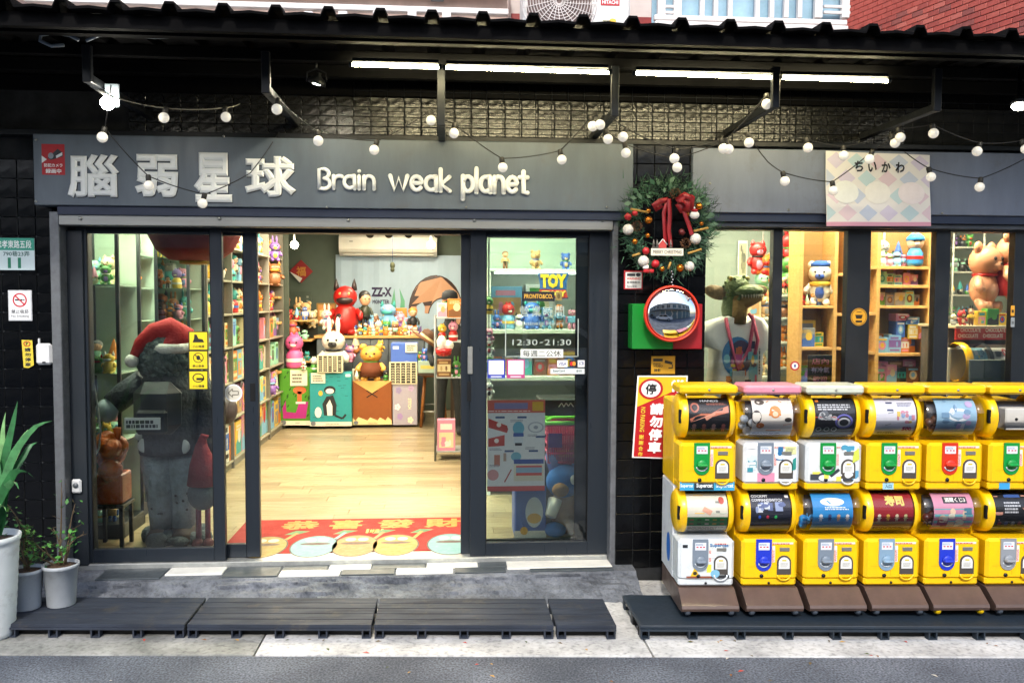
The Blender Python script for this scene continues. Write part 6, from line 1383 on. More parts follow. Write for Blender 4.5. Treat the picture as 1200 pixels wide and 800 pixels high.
# ---------------------------------------------------------------- door mat
x0, x1 = XX(262, .5, 640), XX(541, .5, 640)+.35
mx0, mx1 = atz(270, 642, ZF).x-.05, atz(556, 630, ZF).x
mb = MB(); mb.box(mx0, mx1, .16, 1.0, ZF+.001, ZF+.011, .003, mat('#8e1a12', .85, var=.25, bump=.3, bscale=200))
P = flatmap(mx0, mx1, .16, 1.0, ZF+.0115, .0004); OR = '#a86a0c'
for k, ch in enumerate('恭喜發財'):
    u = .17+k*.205; c_text(mb, P, ch, u, .66, u+.165, .95, OR, 1, .045)
for k, (u, cc) in enumerate(((.16, '#86702a'), (.36, '#5f8a8e'), (.52, '#8a6c38'), (.68, '#947426'), (.9, '#5f8a8e'))):
    c_ell(mb, P, u, .16, .095, .3, '#2c2018', 2, 28); c_ell(mb, P, u, .16, .089, .285, cc, 3, 28)
    c_ell(mb, P, u-.025, .33, .022, .05, '#b0aca0', 4); c_ell(mb, P, u+.025, .33, .022, .05, '#b0aca0', 4); c_ell(mb, P, u, .22, .06, .035, '#42211e', 4)
    c_poly(mb, P, [(u+.05, .5), (u+.09, .62), (u+.15, .6), (u+.1, .5)], '#3a6a3c', 2.5)
    c_line(mb, P, [(u+.07, .35), (u+.1, .55)], .016, cc, 2.6, .35)
c_rect(mb, P, .545, .52, .555, .64, '#e0b84a', 2); c_rect(mb, P, .605, .52, .615, .64, '#e0b84a', 2); c_text(mb, P, '好運', .56, .53, .6, .63, '#e0b84a', 2)
solo('door_mat', 'red new-year door mat with yellow characters and smiling round faces', 'door mat', mb)
# ---------------------------------------------------------------- counter and boxes at the back
CY = 6.05
x0, x1 = XX(371, CY, 400), XX(497, CY, 400); zt = ZZ(393, CY, 430)
t = thing('counter', 'grey panelled shop counter with oak top at the back', 'counter', ((x0+x1)/2, CY, ZF))
n = 6
for k in range(n): a, b = x0+(x1-x0)*k/n, x0+(x1-x0)*(k+1)/n; O('front_panel', MB().box(a+.003, b-.003, CY, CY+.03, ZF, zt-.04, .003), mat('#5c646a', .5, var=.1), t)
O('carcass', MB().box(x0, x1, CY+.031, CY+.5, ZF, zt-.045), mat('#4a5056', .6), t); O('counter_top', MB().box(x0-.03, x1+.03, CY-.03, CY+.55, zt-.035, zt, .004), OAK, t)
fill((x0+.1, CY+.05), (x1-.06, CY+.05), zt, 0, 'on front edge of oak counter', 300, 'toy', .10, .17, -.012, nmax=20, pal=['white', 'cream', 'yellow', 'mint', 'orange'])
fill((x0+.1, CY+.3), (x1-.06, CY+.3), zt, 0, 'in back row on oak counter', 301, 'mix', .17, .27, -.01, nmax=20, pal=['white', 'cream', 'sky blue', 'yellow', 'red'])
fill((x0+.35, CY+.46), (x1-.06, CY+.46), zt, 0, 'at rear of oak counter', 305, 'mix', .26, .36, .0, nmax=14, pal=['white', 'orange', 'sky blue', 'cream', 'brown', 'green'])
# low glass-fronted case at left of the counter
xl0 = XX(318, CY-.1, 400); t = thing('display_case', 'low tiered display case of miniatures left of the counter', 'display case', ((xl0+x0)/2, CY, ZF))
for k, py in enumerate((375, 398, 423, 448)):
    z = ZZ(py, CY-.1, 340); O('case_shelf', MB().box(xl0, x0-.04, CY-.15, CY+.4, z-.02, z, .003), OAK, t)
    fill((xl0+.02, CY-.08), (x0-.06, CY-.08), z, 0, f'on tier {("one", "two", "three", "four")[k]} of low display case', 320+k, 'toy', .12, .19, .0, nmax=9, pal=['white', 'red', 'pink', 'mint', 'teal', 'cream'])
    if k == 0: fill((xl0+.02, CY+.25), (x0-.06, CY+.25), z, 0, 'in the back row of low display case', 330, 'toy', .2, .32, .01, nmax=8, pal=['brown', 'tan', 'white', 'orange'])
O('case_back', MB().box(xl0, x0-.04, CY+.4, CY+.42, ZF, ZZ(375, CY, 340)), mat('#3c4440', .6), t)
def bigbox(label, px, Y, cols, draw, dep=.3):
    x0, x1, z0, z1 = rect(*px, Y); z0 = max(z0, ZF) if px[3] > 480 else z0
    t = thing('packing_box', label, 'box', ((x0+x1)/2, Y+dep/2, z0), 'large toy boxes standing before the counter'); O('carton', MB().box(x0, x1, Y, Y+dep, z0, z1, .006), ink(cols), t)
    mb = MB(); P = planar(x0, x1, z0, z1, Y-.001, .0012); draw(mb, P); O('front_print', mb, None, t)
def g1(mb, P):
    r = random.Random(1)
    for k in range(26): u, v = r.uniform(.05, .93), r.uniform(.12, .95); c_poly(mb, P, [(u, v), (u+.05, v+.04), (u+.03, v+.06), (u-.02, v+.02)], '#1e4a14', 1)
    c_poly(mb, P, [(.12, .12), (.1, .3), (.2, .44), (.22, .24), (.5, .22), (.6, .4), (.88, .42), (.8, .12)], '#a8287a', 2); c_ell(mb, P, .62, .62, .2, .07, '#c8643a', 2); c_rect(mb, P, .55, .42, .68, .6, '#c8643a', 2); c_rect(mb, P, .5, .38, .8, .42, '#d8d8d0', 3)
    c_rect(mb, P, 0, 0, 1, .08, '#dcd6c4', 3); c_ell(mb, P, .13, .05, .08, .045, '#6a6e74', 4); c_text(mb, P, 'TOY', .48, .025, .62, .05, '#4a4a48', 4)
def g2(mb, P):
    r = random.Random(2)
    for k in range(22): u, v = r.uniform(.05, .88), r.uniform(.14, .92); c_rect(mb, P, u, v, u+.08, v+.012, '#1c6a72', 1)
    c_poly(mb, P, [(.34, .2), (.3, .42), (.4, .56), (.56, .58), (.64, .4), (.62, .2)], '#22242a', 2); c_poly(mb, P, [(.42, .2), (.4, .4), (.48, .5), (.54, .38), (.54, .2)], '#e2e0d8', 3); c_ell(mb, P, .2, .26, .08, .1, '#e2e0d8', 3); c_line(mb, P, [(.6, .2), (.78, .14), (.86, .22)], .05, '#22242a', 2, 1.3); c_ell(mb, P, .48, .68, .14, .08, '#22242a', 2); c_ell(mb, P, .48, .66, .1, .05, '#e2e0d8', 3); c_ell(mb, P, .26, .62, .05, .05, '#d8a838', 3)
    c_rect(mb, P, 0, 0, 1, .08, '#dcd6c4', 3); c_ell(mb, P, .08, .05, .06, .045, '#6a6e74', 4); c_text(mb, P, 'COLLECTION', .38, .025, .7, .05, '#4a4a48', 4); c_rect(mb, P, .86, .93, .98, .98, '#d8e4e4', 2)
def g3(mb, P):
    c_poly(mb, P, [(.0, 1), (1, 1), (.5, .72)], '#d8a860', 1); c_line(mb, P, [(.36, .62), (.64, .78)], .025, '#1c1410', 2, 1.1); c_line(mb, P, [(.36, .78), (.64, .62)], .025, '#1c1410', 2, 1.1)
    c_poly(mb, P, [(0, 0), (1, 0), (1, .1), (.9, .18), (.84, .1), (.7, .17), (.64, .1), (.45, .17), (.38, .1), (.15, .18), (.08, .1), (0, .16)], '#dcc890', 2); c_ell(mb, P, .09, .05, .06, .045, '#6a6e74', 4); c_text(mb, P, 'COLLECTION', .4, .025, .62, .05, '#4a4a48', 4)
def g4(mb, P):
    for (u, v, c) in ((.25, .8, '#9a8cb8'), (.75, .85, '#c0a4c8'), (.2, .42, '#e6e4e8'), (.3, .2, '#a88ac0'), (.72, .12, '#e8e0c0')):
        for k in range(5): a = 2*PI*k/5; c_ell(mb, P, u+.07*math.cos(a), v+.045*math.sin(a), .055, .035, c, 2, 10)
    P2 = lambda u, v, l: P(.62+v*.14, .62-u*.25, l); c_text(mb, P2, 'STITCH', 0, 0, 1, 1, '#e8e0b4', 3, .03)
bigbox('green toy box with magenta creature print before the counter', (327, 432, 366, 498), 5.55, '#4a8a24', g1); bigbox('teal toy box with black and white creature print', (363, 437, 412, 499), 5.5, '#2a8f94', g2)
bigbox('brown toy box printed with a laced leather tunic', (413, 446, 459, 497.5), 5.58, '#8a4a1e', g3); bigbox('lilac toy box with flower prints right of the brown box', (460, 447, 489, 498), 5.6, '#a8a0b0', g4)
bigbox('blue toy box standing on top of the lilac box', (458, 402, 489, 446), 5.62, '#4a6ac0', lambda mb, P: (c_rect(mb, P, .08, .84, .3, .92, '#c8d4e8', 1), c_ell(mb, P, .6, .3, .3, .22, '#dcdcd4', 1), c_rect(mb, P, .35, .1, .8, .22, '#d89a2a', 2)))
# stacked lilac support box under the blue one is the lilac box itself; price cards and black-and-cream grids
def plaque(label, px, Y, fn, base, name='price_card', cat='price card'):
    x0, x1, z0, z1 = rect(*px, Y); mb, P = panel(x0, x1, z0, z1, Y, .008, ink(base)); fn(mb, P); solo(name, label, cat, mb)
def pc(s): return lambda mb, P: bars(mb, P, .12, .2, .88, .85, 3, '#55534c', 2, s)
plaque('cream price card on the green box', (340, 433.5, 360, 452), 5.535, pc(1), '#e4dcc4'); plaque('cream price card on the teal box', (364.5, 437, 381, 449), 5.485, pc(2), '#e4dcc4'); plaque('cream price card on the blue box', (475, 402, 489, 413), 5.605, pc(3), '#e4dcc4')
def grid(mb, P):
    q = random.Random(4)
    for i in range(5):
        for j in range(8): u, v = .06+i*.185, .05+j*.115; c_rect(mb, P, u, v, u+.14, v+.095, '#1c1a18', 1); (c_rect(mb, P, u+.03, v+.02, u+.11, v+.04, '#cfc8b4', 2) if q.random() < .8 else None)
plaque('black and cream price grid board above the teal box', (371.5, 416, 402, 436.5), 5.46, grid, '#d8cfae', 'price_board', 'price board'); plaque('black and cream price grid board hung on the lilac box', (456, 424, 489, 450), 5.585, grid, '#d8cfae', 'price_board', 'price board')
def ty(px, py, Y): return at(px, py, Y)
c = ty(345, 432, 5.65); big_toy('toy_figure', 'dome', '#d85a90', '#d85a90', (c.x, c.y, c.z), .46, 0, 'hot pink rounded toy creature sitting on the green box', wide=1.0)
c = ty(343, 394, 5.95); big_toy('toy_figure', 'monster', '#d0704a', '#d85a90', (c.x, c.y, c.z), .24, 0, 'small coral toy monster behind the hot pink creature')
c = ty(391, 437, 5.62); big_toy('toy_figure', 'bunny', '#dcd8d0', '#2a2a2e', (c.x, c.y, c.z), .62, 0, 'white and black toy rabbit behind the price grid on the teal box')
c = ty(435, 446, 5.68)
def tunic(t): Lc('tunic', MB().lathe([(.26, .12), (.25, .3), (.19, .46), (.1, .52)], (0, 0, 0), 14), mat('#6a3418', .8, var=.1), t)
big_toy('toy_figure', 'bear', '#dca048', '#dca048', (c.x, c.y, c.z), .52, 0, 'yellow toy bear in a brown tunic standing on the brown box', tunic, 1.15)
c = ty(405, 392, 6.15); big_toy('toy_figure', 'monster', '#a81c18', '#2a1a1c', (c.x, c.y, c.z), .74, 0, 'big red horned toy monster on the counter', wide=.8)
c = ty(401, 392, 6.08); big_toy('toy_figure', 'cat', '#2a2428', '#d88aa4', (c.x, c.y, c.z), .36, 0, 'black and pink toy cat in front of the red monster')
c = ty(428, 392, 6.3); big_toy('toy_figure', 'figure', '#2e3424', '#2a2a2c', (c.x, c.y, c.z), .62, .5, 'dark-clothed toy doll with black hair on the counter', wide=.8)
c = ty(416, 404, 5.95); big_toy('toy_figure', 'gnome', '#c8804a', '#d8c8a0', (c.x, c.y+.1, c.z-.12), .28, 0, 'small toy gnome with cream hat beside the tunic bear')
fill((x0+.1, CY+.17), (x1-.06, CY+.17), zt, 0, 'in middle row on oak counter', 302, 'toy', .14, .22, -.01, nmax=20, pal=['white', 'cream', 'orange', 'pink', 'tan', 'green'])
for k, (px, py, kd, A, B, h) in enumerate(((313, 424, 'bear', 'pink', 'white', .16), (318, 462, 'monster', 'purple', 'sky blue', .22), (309, 372, 'cat', 'red', 'white', .15), (321, 335, 'monster', 'brown', 'orange', .3), (322, 306, 'bunny', 'purple', 'yellow', .26))):
    c = at(px, py, 4.9); small_toy(kd, A, B, (c.x, 4.9, c.z), h, .4, f'{A} and {B} {kd} charm hanging at the front of the narrow rack, {ORD[k]} counted', 'toy figure', 'charms on the narrow rack')
solo('charm_chain', 'thin chain of hanging charms in front of the narrow rack', 'chain', MB().tube([at(316, 480, 4.95), at(315, 420, 4.95), at(314, 330, 4.95), (at(314, 330, 4.95).x, 4.95, ZC)], .006, 5), STEEL)
for k, (px, py, Yc, kd, A, B, h) in enumerate(((331, 392, 5.9, 'monster', 'teal', 'white', .2), (358, 380, 6.3, 'bear', 'tan', 'cream', .34), (366, 384, 6.2, 'bear', 'cream', 'white', .26), (383, 386, 6.1, 'bunny', 'white', 'pink', .3), (415, 388, 6.2, 'gnome', 'brown', 'orange', .3), (440, 388, 6.35, 'cat', 'brown', 'tan', .24), (455, 388, 6.4, 'monster', 'sky blue', 'teal', .42), (470, 389, 6.35, 'dome', 'purple', 'pink', .26), (484, 392, 6.2, 'figure', 'black', 'orange', .38), (446, 412, 5.85, 'cat', 'yellow', 'white', .17), (410, 424, 5.85, 'monster', 'pink', 'purple', .24), (368, 436, 5.6, 'dome', 'green', 'white', .2), (356, 433, 5.5, 'bunny', 'white', 'red', .12), (418, 446, 5.5, 'gnome', 'tan', 'white', .14), (452, 446, 5.6, 'dome', 'green', 'black', .15), (498, 423, 5.35, 'cat', 'blue', 'pink', .18))):
    c = at(px, py, Yc); small_toy(kd, A, B, (c.x, Yc, c.z), h, (k % 5-2)*.2, f'{A} toy {kd} with {B} details among the clutter round the counter', 'toy figure', 'odd toys round the counter')
# framed picture on the counter back
plaque('small gold-framed food picture standing on the counter', (371, 355, 394, 382), 6.5, lambda mb, P: (c_rect(mb, P, .08, .08, .92, .92, '#b87a3a', 1), busy(mb, P, ['#d8a04a', '#b84a2a', '#5a8a3a', '#e0c890'], 14, 2, 6, .12, .3, (.1, .1, .9, .9))), '#8a6a2a', 'framed_picture', 'picture')
plaque('small grey framed photo standing on the brown box', (413, 432, 427, 446), 5.62, lambda mb, P: (c_rect(mb, P, .12, .12, .88, .88, '#6a4a2a', 1), c_ell(mb, P, .5, .45, .25, .3, '#4a5a2a', 2)), '#b8b4a8', 'framed_picture', 'picture')
# stool
SYs = 5.75; c = at(508, 436, SYs); t = thing('bar_stool', 'wooden bar stool beside the lilac box', 'stool', (c.x, SYs, ZF)); WD = mat('#8a5422', .45, var=.2, scale=6, stretch=(1, 1, 5))
O('seat', MB().lathe([(.0, -.05), (.17, -.05), (.18, -.03), (.18, -.01), (.16, 0), (0, 0)], (c.x, SYs, c.z), 24), WD, t)
for sx in (-1, 1):
    for sy_ in (-1, 1): O('leg', MB().tube([(c.x+sx*.11, SYs+sy_*.11, c.z-.045), (c.x+sx*.16, SYs+sy_*.16, ZF)], .02, 8), WD, t)
for z in (ZF+.2,): O('rung', MB().tube([(c.x-.14, SYs-.14, z), (c.x+.14, SYs-.14, z)], .012, 8), STEEL, t); O('rung', MB().tube([(c.x-.14, SYs+.14, z+.06), (c.x+.14, SYs+.14, z+.06)], .012, 8), STEEL, t)
# ---------------------------------------------------------------- back wall: banner, air conditioner, lamps
BYW = FY1-.02
x0, x1, z0, z1 = rect(394, 299, 545, 420, BYW); mb = MB(); vs = []; nx = 24
def Pb(u, v, l): return (x0+u*(x1-x0), BYW-.02-l*.002-.012*math.sin(u*17)*(.3+.7*v)-.01*math.sin(u*41), z0+v*(z1-z0))
for i in range(nx): mb.add([Pb(i/nx, 0, 0), Pb((i+1)/nx, 0, 0), Pb((i+1)/nx, 1, 0), Pb(i/nx, 1, 0)], [(0, 1, 2, 3)], mat('#9fb4c8', .7, var=.08, scale=2), True)
c_text(mb, Pb, 'ZZ-X', .27, .6, .43, .69, '#2a2048', 3, .05); c_text(mb, Pb, 'MONSTER', .28, .53, .41, .57, '#2a2048', 3, .03)
CR = lambda e: [(.77+(.205+e)*math.cos(math.radians(a)), .47+(.33+e*1.6)*math.sin(math.radians(a))) for a in range(185, -75, -12)]+[(.82+(.11-e)*math.cos(math.radians(a)), .40+(.19-e*1.6)*math.sin(math.radians(a))) for a in range(-70, 175, 14)]
c_poly(mb, Pb, CR(.006), '#3a2a2a', 3); c_poly(mb, Pb, CR(-.002), '#b88a6c', 4); c_ell(mb, Pb, .72, .62, .02, .04, '#3c346a', 5); c_ell(mb, Pb, .86, .70, .018, .03, '#7a5a48', 5)
c_poly(mb, Pb, [(.42, .2), (.42, .42), (.46, .4), (.48, .44), (.5, .4), (.53, .42), (.54, .2)], '#5a9ac0', 3); c_poly(mb, Pb, [(.41, .44), (.43, .56), (.45, .68), (.46, .54), (.47, .44)], '#5a9a7a', 4); c_poly(mb, Pb, [(.49, .44), (.5, .56), (.49, .68), (.53, .56), (.53, .44)], '#5a9a7a', 4); c_poly(mb, Pb, [(.54, .16), (.56, .3), (.6, .26), (.66, .32), (.66, .16)], '#7a62a0', 4)
solo('wall_banner', 'pale blue cloth banner with bold shapes hung on the back wall', 'banner', mb)
x0, x1, z0, z1 = rect(397, 274, 512, 300, BYW-.22); t = thing('air_conditioner', 'white wall air conditioner above the banner', 'air conditioner', ((x0+x1)/2, BYW-.1, z0))
O('casing', MB().prismx([(BYW-.2, z0+.06), (BYW-.22, z0+.1), (BYW-.22, z1-.05), (BYW-.16, z1), (BYW-.02, z1), (BYW-.02, z0), (BYW-.1, z0)], x0, x1), mat('#d6d4cc', .4), t); O('vane', MB().box(x0+.05, x1-.05, BYW-.18, BYW-.12, z0+.012, z0+.03, .004), mat('#c4c2ba', .4), t); O('display_dot', MB().box(x0+.15, x0+.2, BYW-.224, BYW-.221, z0+.2, z0+.215), mat('#7a7a76', .4), t)
# red diamond paper, electric panel on the green wall
c = at(353, 318, FY1-.03); t = thing('paper_diamond', 'red lucky-character paper diamond hung on the green back wall', 'decoration', (c.x, c.y, c.z-.18)); r = .17
mb = MB(); mb.prism([(c.x-r, c.z), (c.x, c.z-r), (c.x+r, c.z), (c.x, c.z+r)], c.y-.012, c.y); O('paper', mb, mat('#8e1018', .6, var=.15), t); P = planar(c.x-.07, c.x+.07, c.z-.07, c.z+.07, c.y-.014); mb = MB(); c_text(mb, P, '福', 0, 0, 1, 1, '#b87a2a', 1, .03); O('character', mb, None, t)
O('folded_corner', MB().add([(c.x-r, c.y-.016, c.z-.0), (c.x-.02, c.y-.016, c.z-r*.95), (c.x+.02, c.y-.03, c.z-.1)], [(0, 1, 2)]), WHITE, t)
x0, x1, z0, z1 = rect(333, 341, 365, 360, FY1-.02); t = thing('electric_panel', 'dark green electric panel door on the back wall', 'electric panel', ((x0+x1)/2, FY1-.02, z0)); O('panel_door', MB().box(x0, x1, FY1-.03, FY1-.001, z0, z1, .006), mat('#465247', .6, var=.1), t)
for k in range(2): O('switch', MB().box(x1-.07, x1-.04, FY1-.036, FY1-.031, z1-.1-k*.06, z1-.07-k*.06), mat('#8a8f86', .5), t)
x0, x1, z0, z1 = rect(324, 281, 333, 294, FY1-.02); solo('wall_speaker', 'small cream box high on the green back wall', 'speaker', MB().box(x0, x1, FY1-.08, FY1-.001, z0, z1, .008), mat('#c4c0ac', .5))
BL = lamp((1, .9, .7), 40)
for (px, py, lab) in ((345, 287, 'small lit spot bulb left of the air conditioner'), (505, 287, 'small lit spot bulb in front of the air conditioner')):
    c = at(px, py, 4.6); t = thing('spot_bulb', lab, 'lamp', tuple(c)); O('glowing_bulb', MB().sphere(c, .045, 12, 8), BL, t); O('stem', MB().cyl((c.x, c.y, c.z+.04), (c.x, c.y, ZC), .012, n=8), STEEL, t)
solo('lighting_track', 'black lighting track running across the shop ceiling', 'track', MB().box(XX(425, 3.6, 270), XX(545, 3.6, 270), 3.58, 3.62, ZZ(263.5, 3.6, 480)-.0, ZZ(263.5, 3.6, 480)+.04, .003), BLACKM)
for k, px in enumerate((434, 456, 479, 513)):
    c = at(px, 271, 3.6); t = thing('track_spotlight', f'black track spotlight, {ORD[k]} from the left under the head rail', 'spotlight', tuple(c), 'black track spotlights')
    O('lamp_can', MB().tube([(c.x, c.y+.03, c.z+.02), (c.x, c.y-.06, c.z-.04)], [.036, .042], 12), BLACKM, t); O('bracket', MB().tube([(c.x-.035, c.y, c.z), (c.x-.03, c.y, c.z+.05), (c.x, c.y, c.z+.068), (c.x+.03, c.y, c.z+.05), (c.x+.035, c.y, c.z)], .005, 6), BLACKM, t)
c = at(460, 311, 6.6); t = thing('hanging_toy', 'tiny dark toy hanging on a thread before the banner', 'toy', tuple(c)); O('thread', MB().cyl((c.x, c.y, c.z), (c.x, c.y, ZC), .004, n=5), mat('#4a6a9a', .6), t); O('toy_body', MB().sphere((c.x, c.y, c.z), (.035, .03, .05), 10, 8).sphere((c.x, c.y, c.z-.06), (.03, .03, .035), 10, 8), mat('#3a3f22', .6, var=.4, scale=30), t)
# ---------------------------------------------------------------- person behind the right rack
c = at(527, 343, 4.9); hx, hy = c.x, 4.9; hz = c.z-.11
t = thing('person', 'person in black cap, green face mask and dark top behind the white rack', 'person', (hx, hy, ZF))
me = bpy.data.meshes.new('body'); H = hz
V = [(0, 0, 1.0), (0, 0, 1.2), (0, 0, 1.38), (0, -.01, 1.5), (0, -.02, H-.02+.0), (.19, 0, 1.38), (.24, .02, 1.12), (.2, -.14, .98), (-.19, 0, 1.38), (-.24, .02, 1.12), (-.2, -.16, 1.0), (.1, 0, .92), (.11, 0, .5), (.11, .02, ZF+.08), (-.1, 0, .92), (-.11, 0, .5), (-.11, .02, ZF+.08), (.115, -.12, ZF+.05), (-.115, -.12, ZF+.05)]
E_ = [(0, 1), (1, 2), (2, 3), (3, 4), (2, 5), (5, 6), (6, 7), (2, 8), (8, 9), (9, 10), (0, 11), (11, 12), (12, 13), (0, 14), (14, 15), (15, 16), (13, 17), (16, 18)]
me.from_pydata([(x+hx, y+hy, z) for x, y, z in V], E_, []); me.update()
body = bpy.data.objects.new('body', me); COL.objects.link(body); body.parent = t; body.matrix_parent_inverse = Matrix.Translation(-t.location)
sk = body.modifiers.new('skin', 'SKIN'); body.modifiers.new('smooth', 'SUBSURF').levels = 1
rad = [.15, .15, .14, .055, .085, .07, .05, .04, .07, .05, .04, .1, .075, .05, .1, .075, .05, .045, .045]
for v, r in zip(me.skin_vertices[0].data, rad): v.radius = (r, r*.85)
me.skin_vertices[0].data[0].use_root = True
me.materials.append(mat('#1e2226', .85, var=.15))
O('face', MB().sphere((hx, hy-.03, hz), (.078, .092, .112), 16, 12), mat('#c08a68', .55), t)
O('cap', MB().lathe([(.092, 0), (.098, .03), (.09, .08), (.05, .11), (0, .118)], (hx, hy-.02, hz+.03), 18).box(hx-.075, hx+.075, hy-.19, hy-.08, hz+.03, hz+.042, .005), mat('#23262c', .85, var=.15), t)
O('face_mask', MB().lathe([(.01, -.11), (.05, -.105), (.078, -.06), (.084, 0)], (hx, hy-.02, hz-.035), 16, axis='y', cap=False), mat('#2f6a40', .8), t)
for s in (-1, 1): O('ear', MB().sphere((hx+s*.08, hy-.02, hz), (.012, .022, .032), 8, 6), mat('#c08a68', .55), t); O('eye', MB().sphere((hx+s*.03, hy-.118, hz+.012), (.012, .006, .007), 8, 6), BLACK, t)
# ---------------------------------------------------------------- white rack at the right of the doorway
RY = 3.3; x0, x1 = XX(510, RY, 420), XX(552, RY, 420)
t = thing('wire_rack', 'white wire rack of caps and plush seen at the right of the doorway', 'rack', ((x0+x1)/2, RY, ZF)); zs = [ZZ(442, RY, 520), ZZ(400, RY, 520), ZF+.1, ZZ(372, RY, 520)]
for (x, y) in ((x0, RY), (x1, RY), (x0, RY+.35), (x1, RY+.35)): O('post', MB().cyl((x, y, ZF), (x, y, zs[3]+.02), .012, n=8), mat('#6a6e70', .4), t)
for z in zs: O('tray', MB().box(x0, x1, RY, RY+.35, z-.012, z, .003), mat('#9a9e9e', .4), t)
fill((x0+.02, RY+.08), (x1, RY+.08), zs[1], 0, 'on upper tray of white rack', 400, 'toy', .16, .22, .0, nmax=4, pal=['white', 'red', 'cream'])
fill((x0+.02, RY+.08), (x1, RY+.08), zs[0], 0, 'on middle tray of white rack', 401, 'mix', .16, .2, .0, nmax=4, pal=['green', 'white', 'brown']); fill((x0+.02, RY+.08), (x1, RY+.08), zs[2], 0, 'on bottom tray of white rack', 402, 'box', .22, .34, .0, nmax=5, pal=['black', 'brown', 'grey', 'pink'])
fill((x0+.02, RY+.08), (x1, RY+.08), zs[3], 0, 'on top tray of white rack', 403, 'box', .13, .2, .01, nmax=4, pal=['white', 'tan', 'orange'])
c = at(520, 408, 3.1); t = thing('red_bowl', 'shiny red bowl of white plush on the rack at the doorway edge', 'bowl', tuple(c)); O('bowl', MB().lathe([(.04, -.08), (.075, -.06), (.085, 0), (.08, 0), (.06, -.05), (0, -.06)], tuple(c), 18), gloss('#a0121a'), t); O('plush', MB().sphere((c.x-.02, c.y, c.z+.05), (.05, .05, .08), 10, 8).sphere((c.x+.05, c.y, c.z+.03), (.05, .05, .05), 10, 8), mat('#dedad4', .95, bump=.4), t)
c = at(500, 400, 4.4); t = thing('straw_hat', 'brown straw hat with pale band hanging by the rack', 'hat', tuple(c)); O('brim', MB(Matrix.Translation(c) @ Matrix.Rotation(.6, 4, 'Y')).lathe([(.0, .0), (.2, .0), (.21, .01), (.1, .03)], (0, 0, 0), 24), mat('#5a3418', .8, var=.2), t); O('crown', MB(Matrix.Translation(c) @ Matrix.Rotation(.6, 4, 'Y')).lathe([(.11, .02), (.105, .1), (.07, .13), (0, .13)], (0, 0, 0), 20), mat('#4a2c16', .8, var=.2), t); O('band', MB(Matrix.Translation(c) @ Matrix.Rotation(.6, 4, 'Y')).lathe([(.113, .03), (.111, .055)], (0, 0, 0), 20, cap=False), mat('#c8b488', .8), t)
plaque_ = rect(490, 423, 518, 437, 5.3); mb = MB(); mb.box(plaque_[0], plaque_[1], 5.3, 5.6, plaque_[2], plaque_[3], .004, ink('#9cb0a4')); P = planar(*plaque_, 5.299); c_rect(mb, P, .1, .35, .9, .65, '#c8b45a', 1); solo('flat_box', 'flat pale green box above the bar stool', 'box', mb)
plaque_ = rect(489, 410, 516, 423, 5.4); fill((plaque_[0], 5.4), (plaque_[1], 5.4), plaque_[2], 0, 'on pale green box above stool', 405, 'toy', .13, .16, .0, nmax=5, pal=['purple', 'pink', 'blue', 'orange'])
solo('side_table', 'narrow dark side table carrying the pale green box', 'table', MB().box(XX(489, 5.3), XX(540, 5.3), 5.28, 5.62, ZZ(440, 5.3, 505), ZZ(437.2, 5.3, 505)).box(XX(528, 5.3), XX(532, 5.3), 5.3, 5.34, ZF, ZZ(440, 5.3, 505)), mat('#3a2a1c', .5))
# ---------------------------------------------------------------- white toy shelf behind the right glass door
WY = 1.75; x0, x1 = XX(573, WY, 400), XX(690, WY, 400); CW = mat('#c6cec2', .5, var=.05)
t = thing('shelf_unit', 'pale toy shelf unit behind the right glass door', 'shelf', ((x0+x1)/2, WY, ZF)); zz = [ZZ(p, WY, 630) for p in (640, 562, 500, 441, 386)]; ztop = ZZ(318, WY, 630)
O('back_panel', MB().box(x0, x1, WY+.42, WY+.44, ZF, ztop), mat('#d8dcd0', .5), t)
for x in (x0, x1): O('side_panel', MB().box(x-.015, x+.015, WY, WY+.419, ZF, ztop, .002), CW, t)
for z in zz[1:]: O('shelf_board', MB().box(x0+.016, x1-.016, WY, WY+.419, z-.035, z, .003), CW, t)
O('shelf_board', MB().box(x0-.02, x1+.02, WY-.005, WY+.43, ztop+.001, ztop+.02, .003), CW, t)
O('light_strip', MB().box(x0+.05, x1-.05, WY+.02, WY+.04, ztop-.02, ztop-.005), lamp((.95, 1, .85), 8), t)
fill((x0+.03, WY+.12), (x1-.02, WY+.12), zz[4], 0, 'on top shelf, pale unit', 420, 'toy', .14, .27, -.01, nmax=10, pal=['sky blue', 'white', 'blue', 'cream'])
fill((x0+.03, WY+.3), (x1-.02, WY+.3), zz[4], 0, 'behind top shelf, pale unit', 421, 'box', .3, .4, .03, nmax=6, pal=['white', 'sky blue', 'cream'])
fill((x0+.03, WY+.15), (x1-.02, WY+.15), zz[3], 0, 'on second shelf, pale unit', 422, 'box', .12, .22, .008, nmax=10, pal=['brown', 'grey', 'blue', 'tan', 'orange'])
fill((x0+.03, WY+.15), (x1-.02, WY+.15), zz[2], 0, 'on third shelf, pale unit', 423, 'box', .12, .2, .01, nmax=10, pal=['purple', 'sky blue', 'white', 'orange']); fill((x0+.03, WY+.15), (x1-.02, WY+.15), zz[1], 0, 'on fourth shelf, pale unit', 424, 'box', .2, .25, .03, nmax=7, pal=['grey', 'sky blue', 'tan'])
fill((x0+.1, WY+.2), (x1-.02, WY+.2), ztop+.02, 0, 'standing atop pale shelf unit', 425, 'toy', .14, .2, .16, nmax=5, pal=['tan', 'yellow', 'blue'])
q = rect(630, 319, 667, 350, WY-.02); mb = MB(); P = planar(*q, WY-.02, .002)
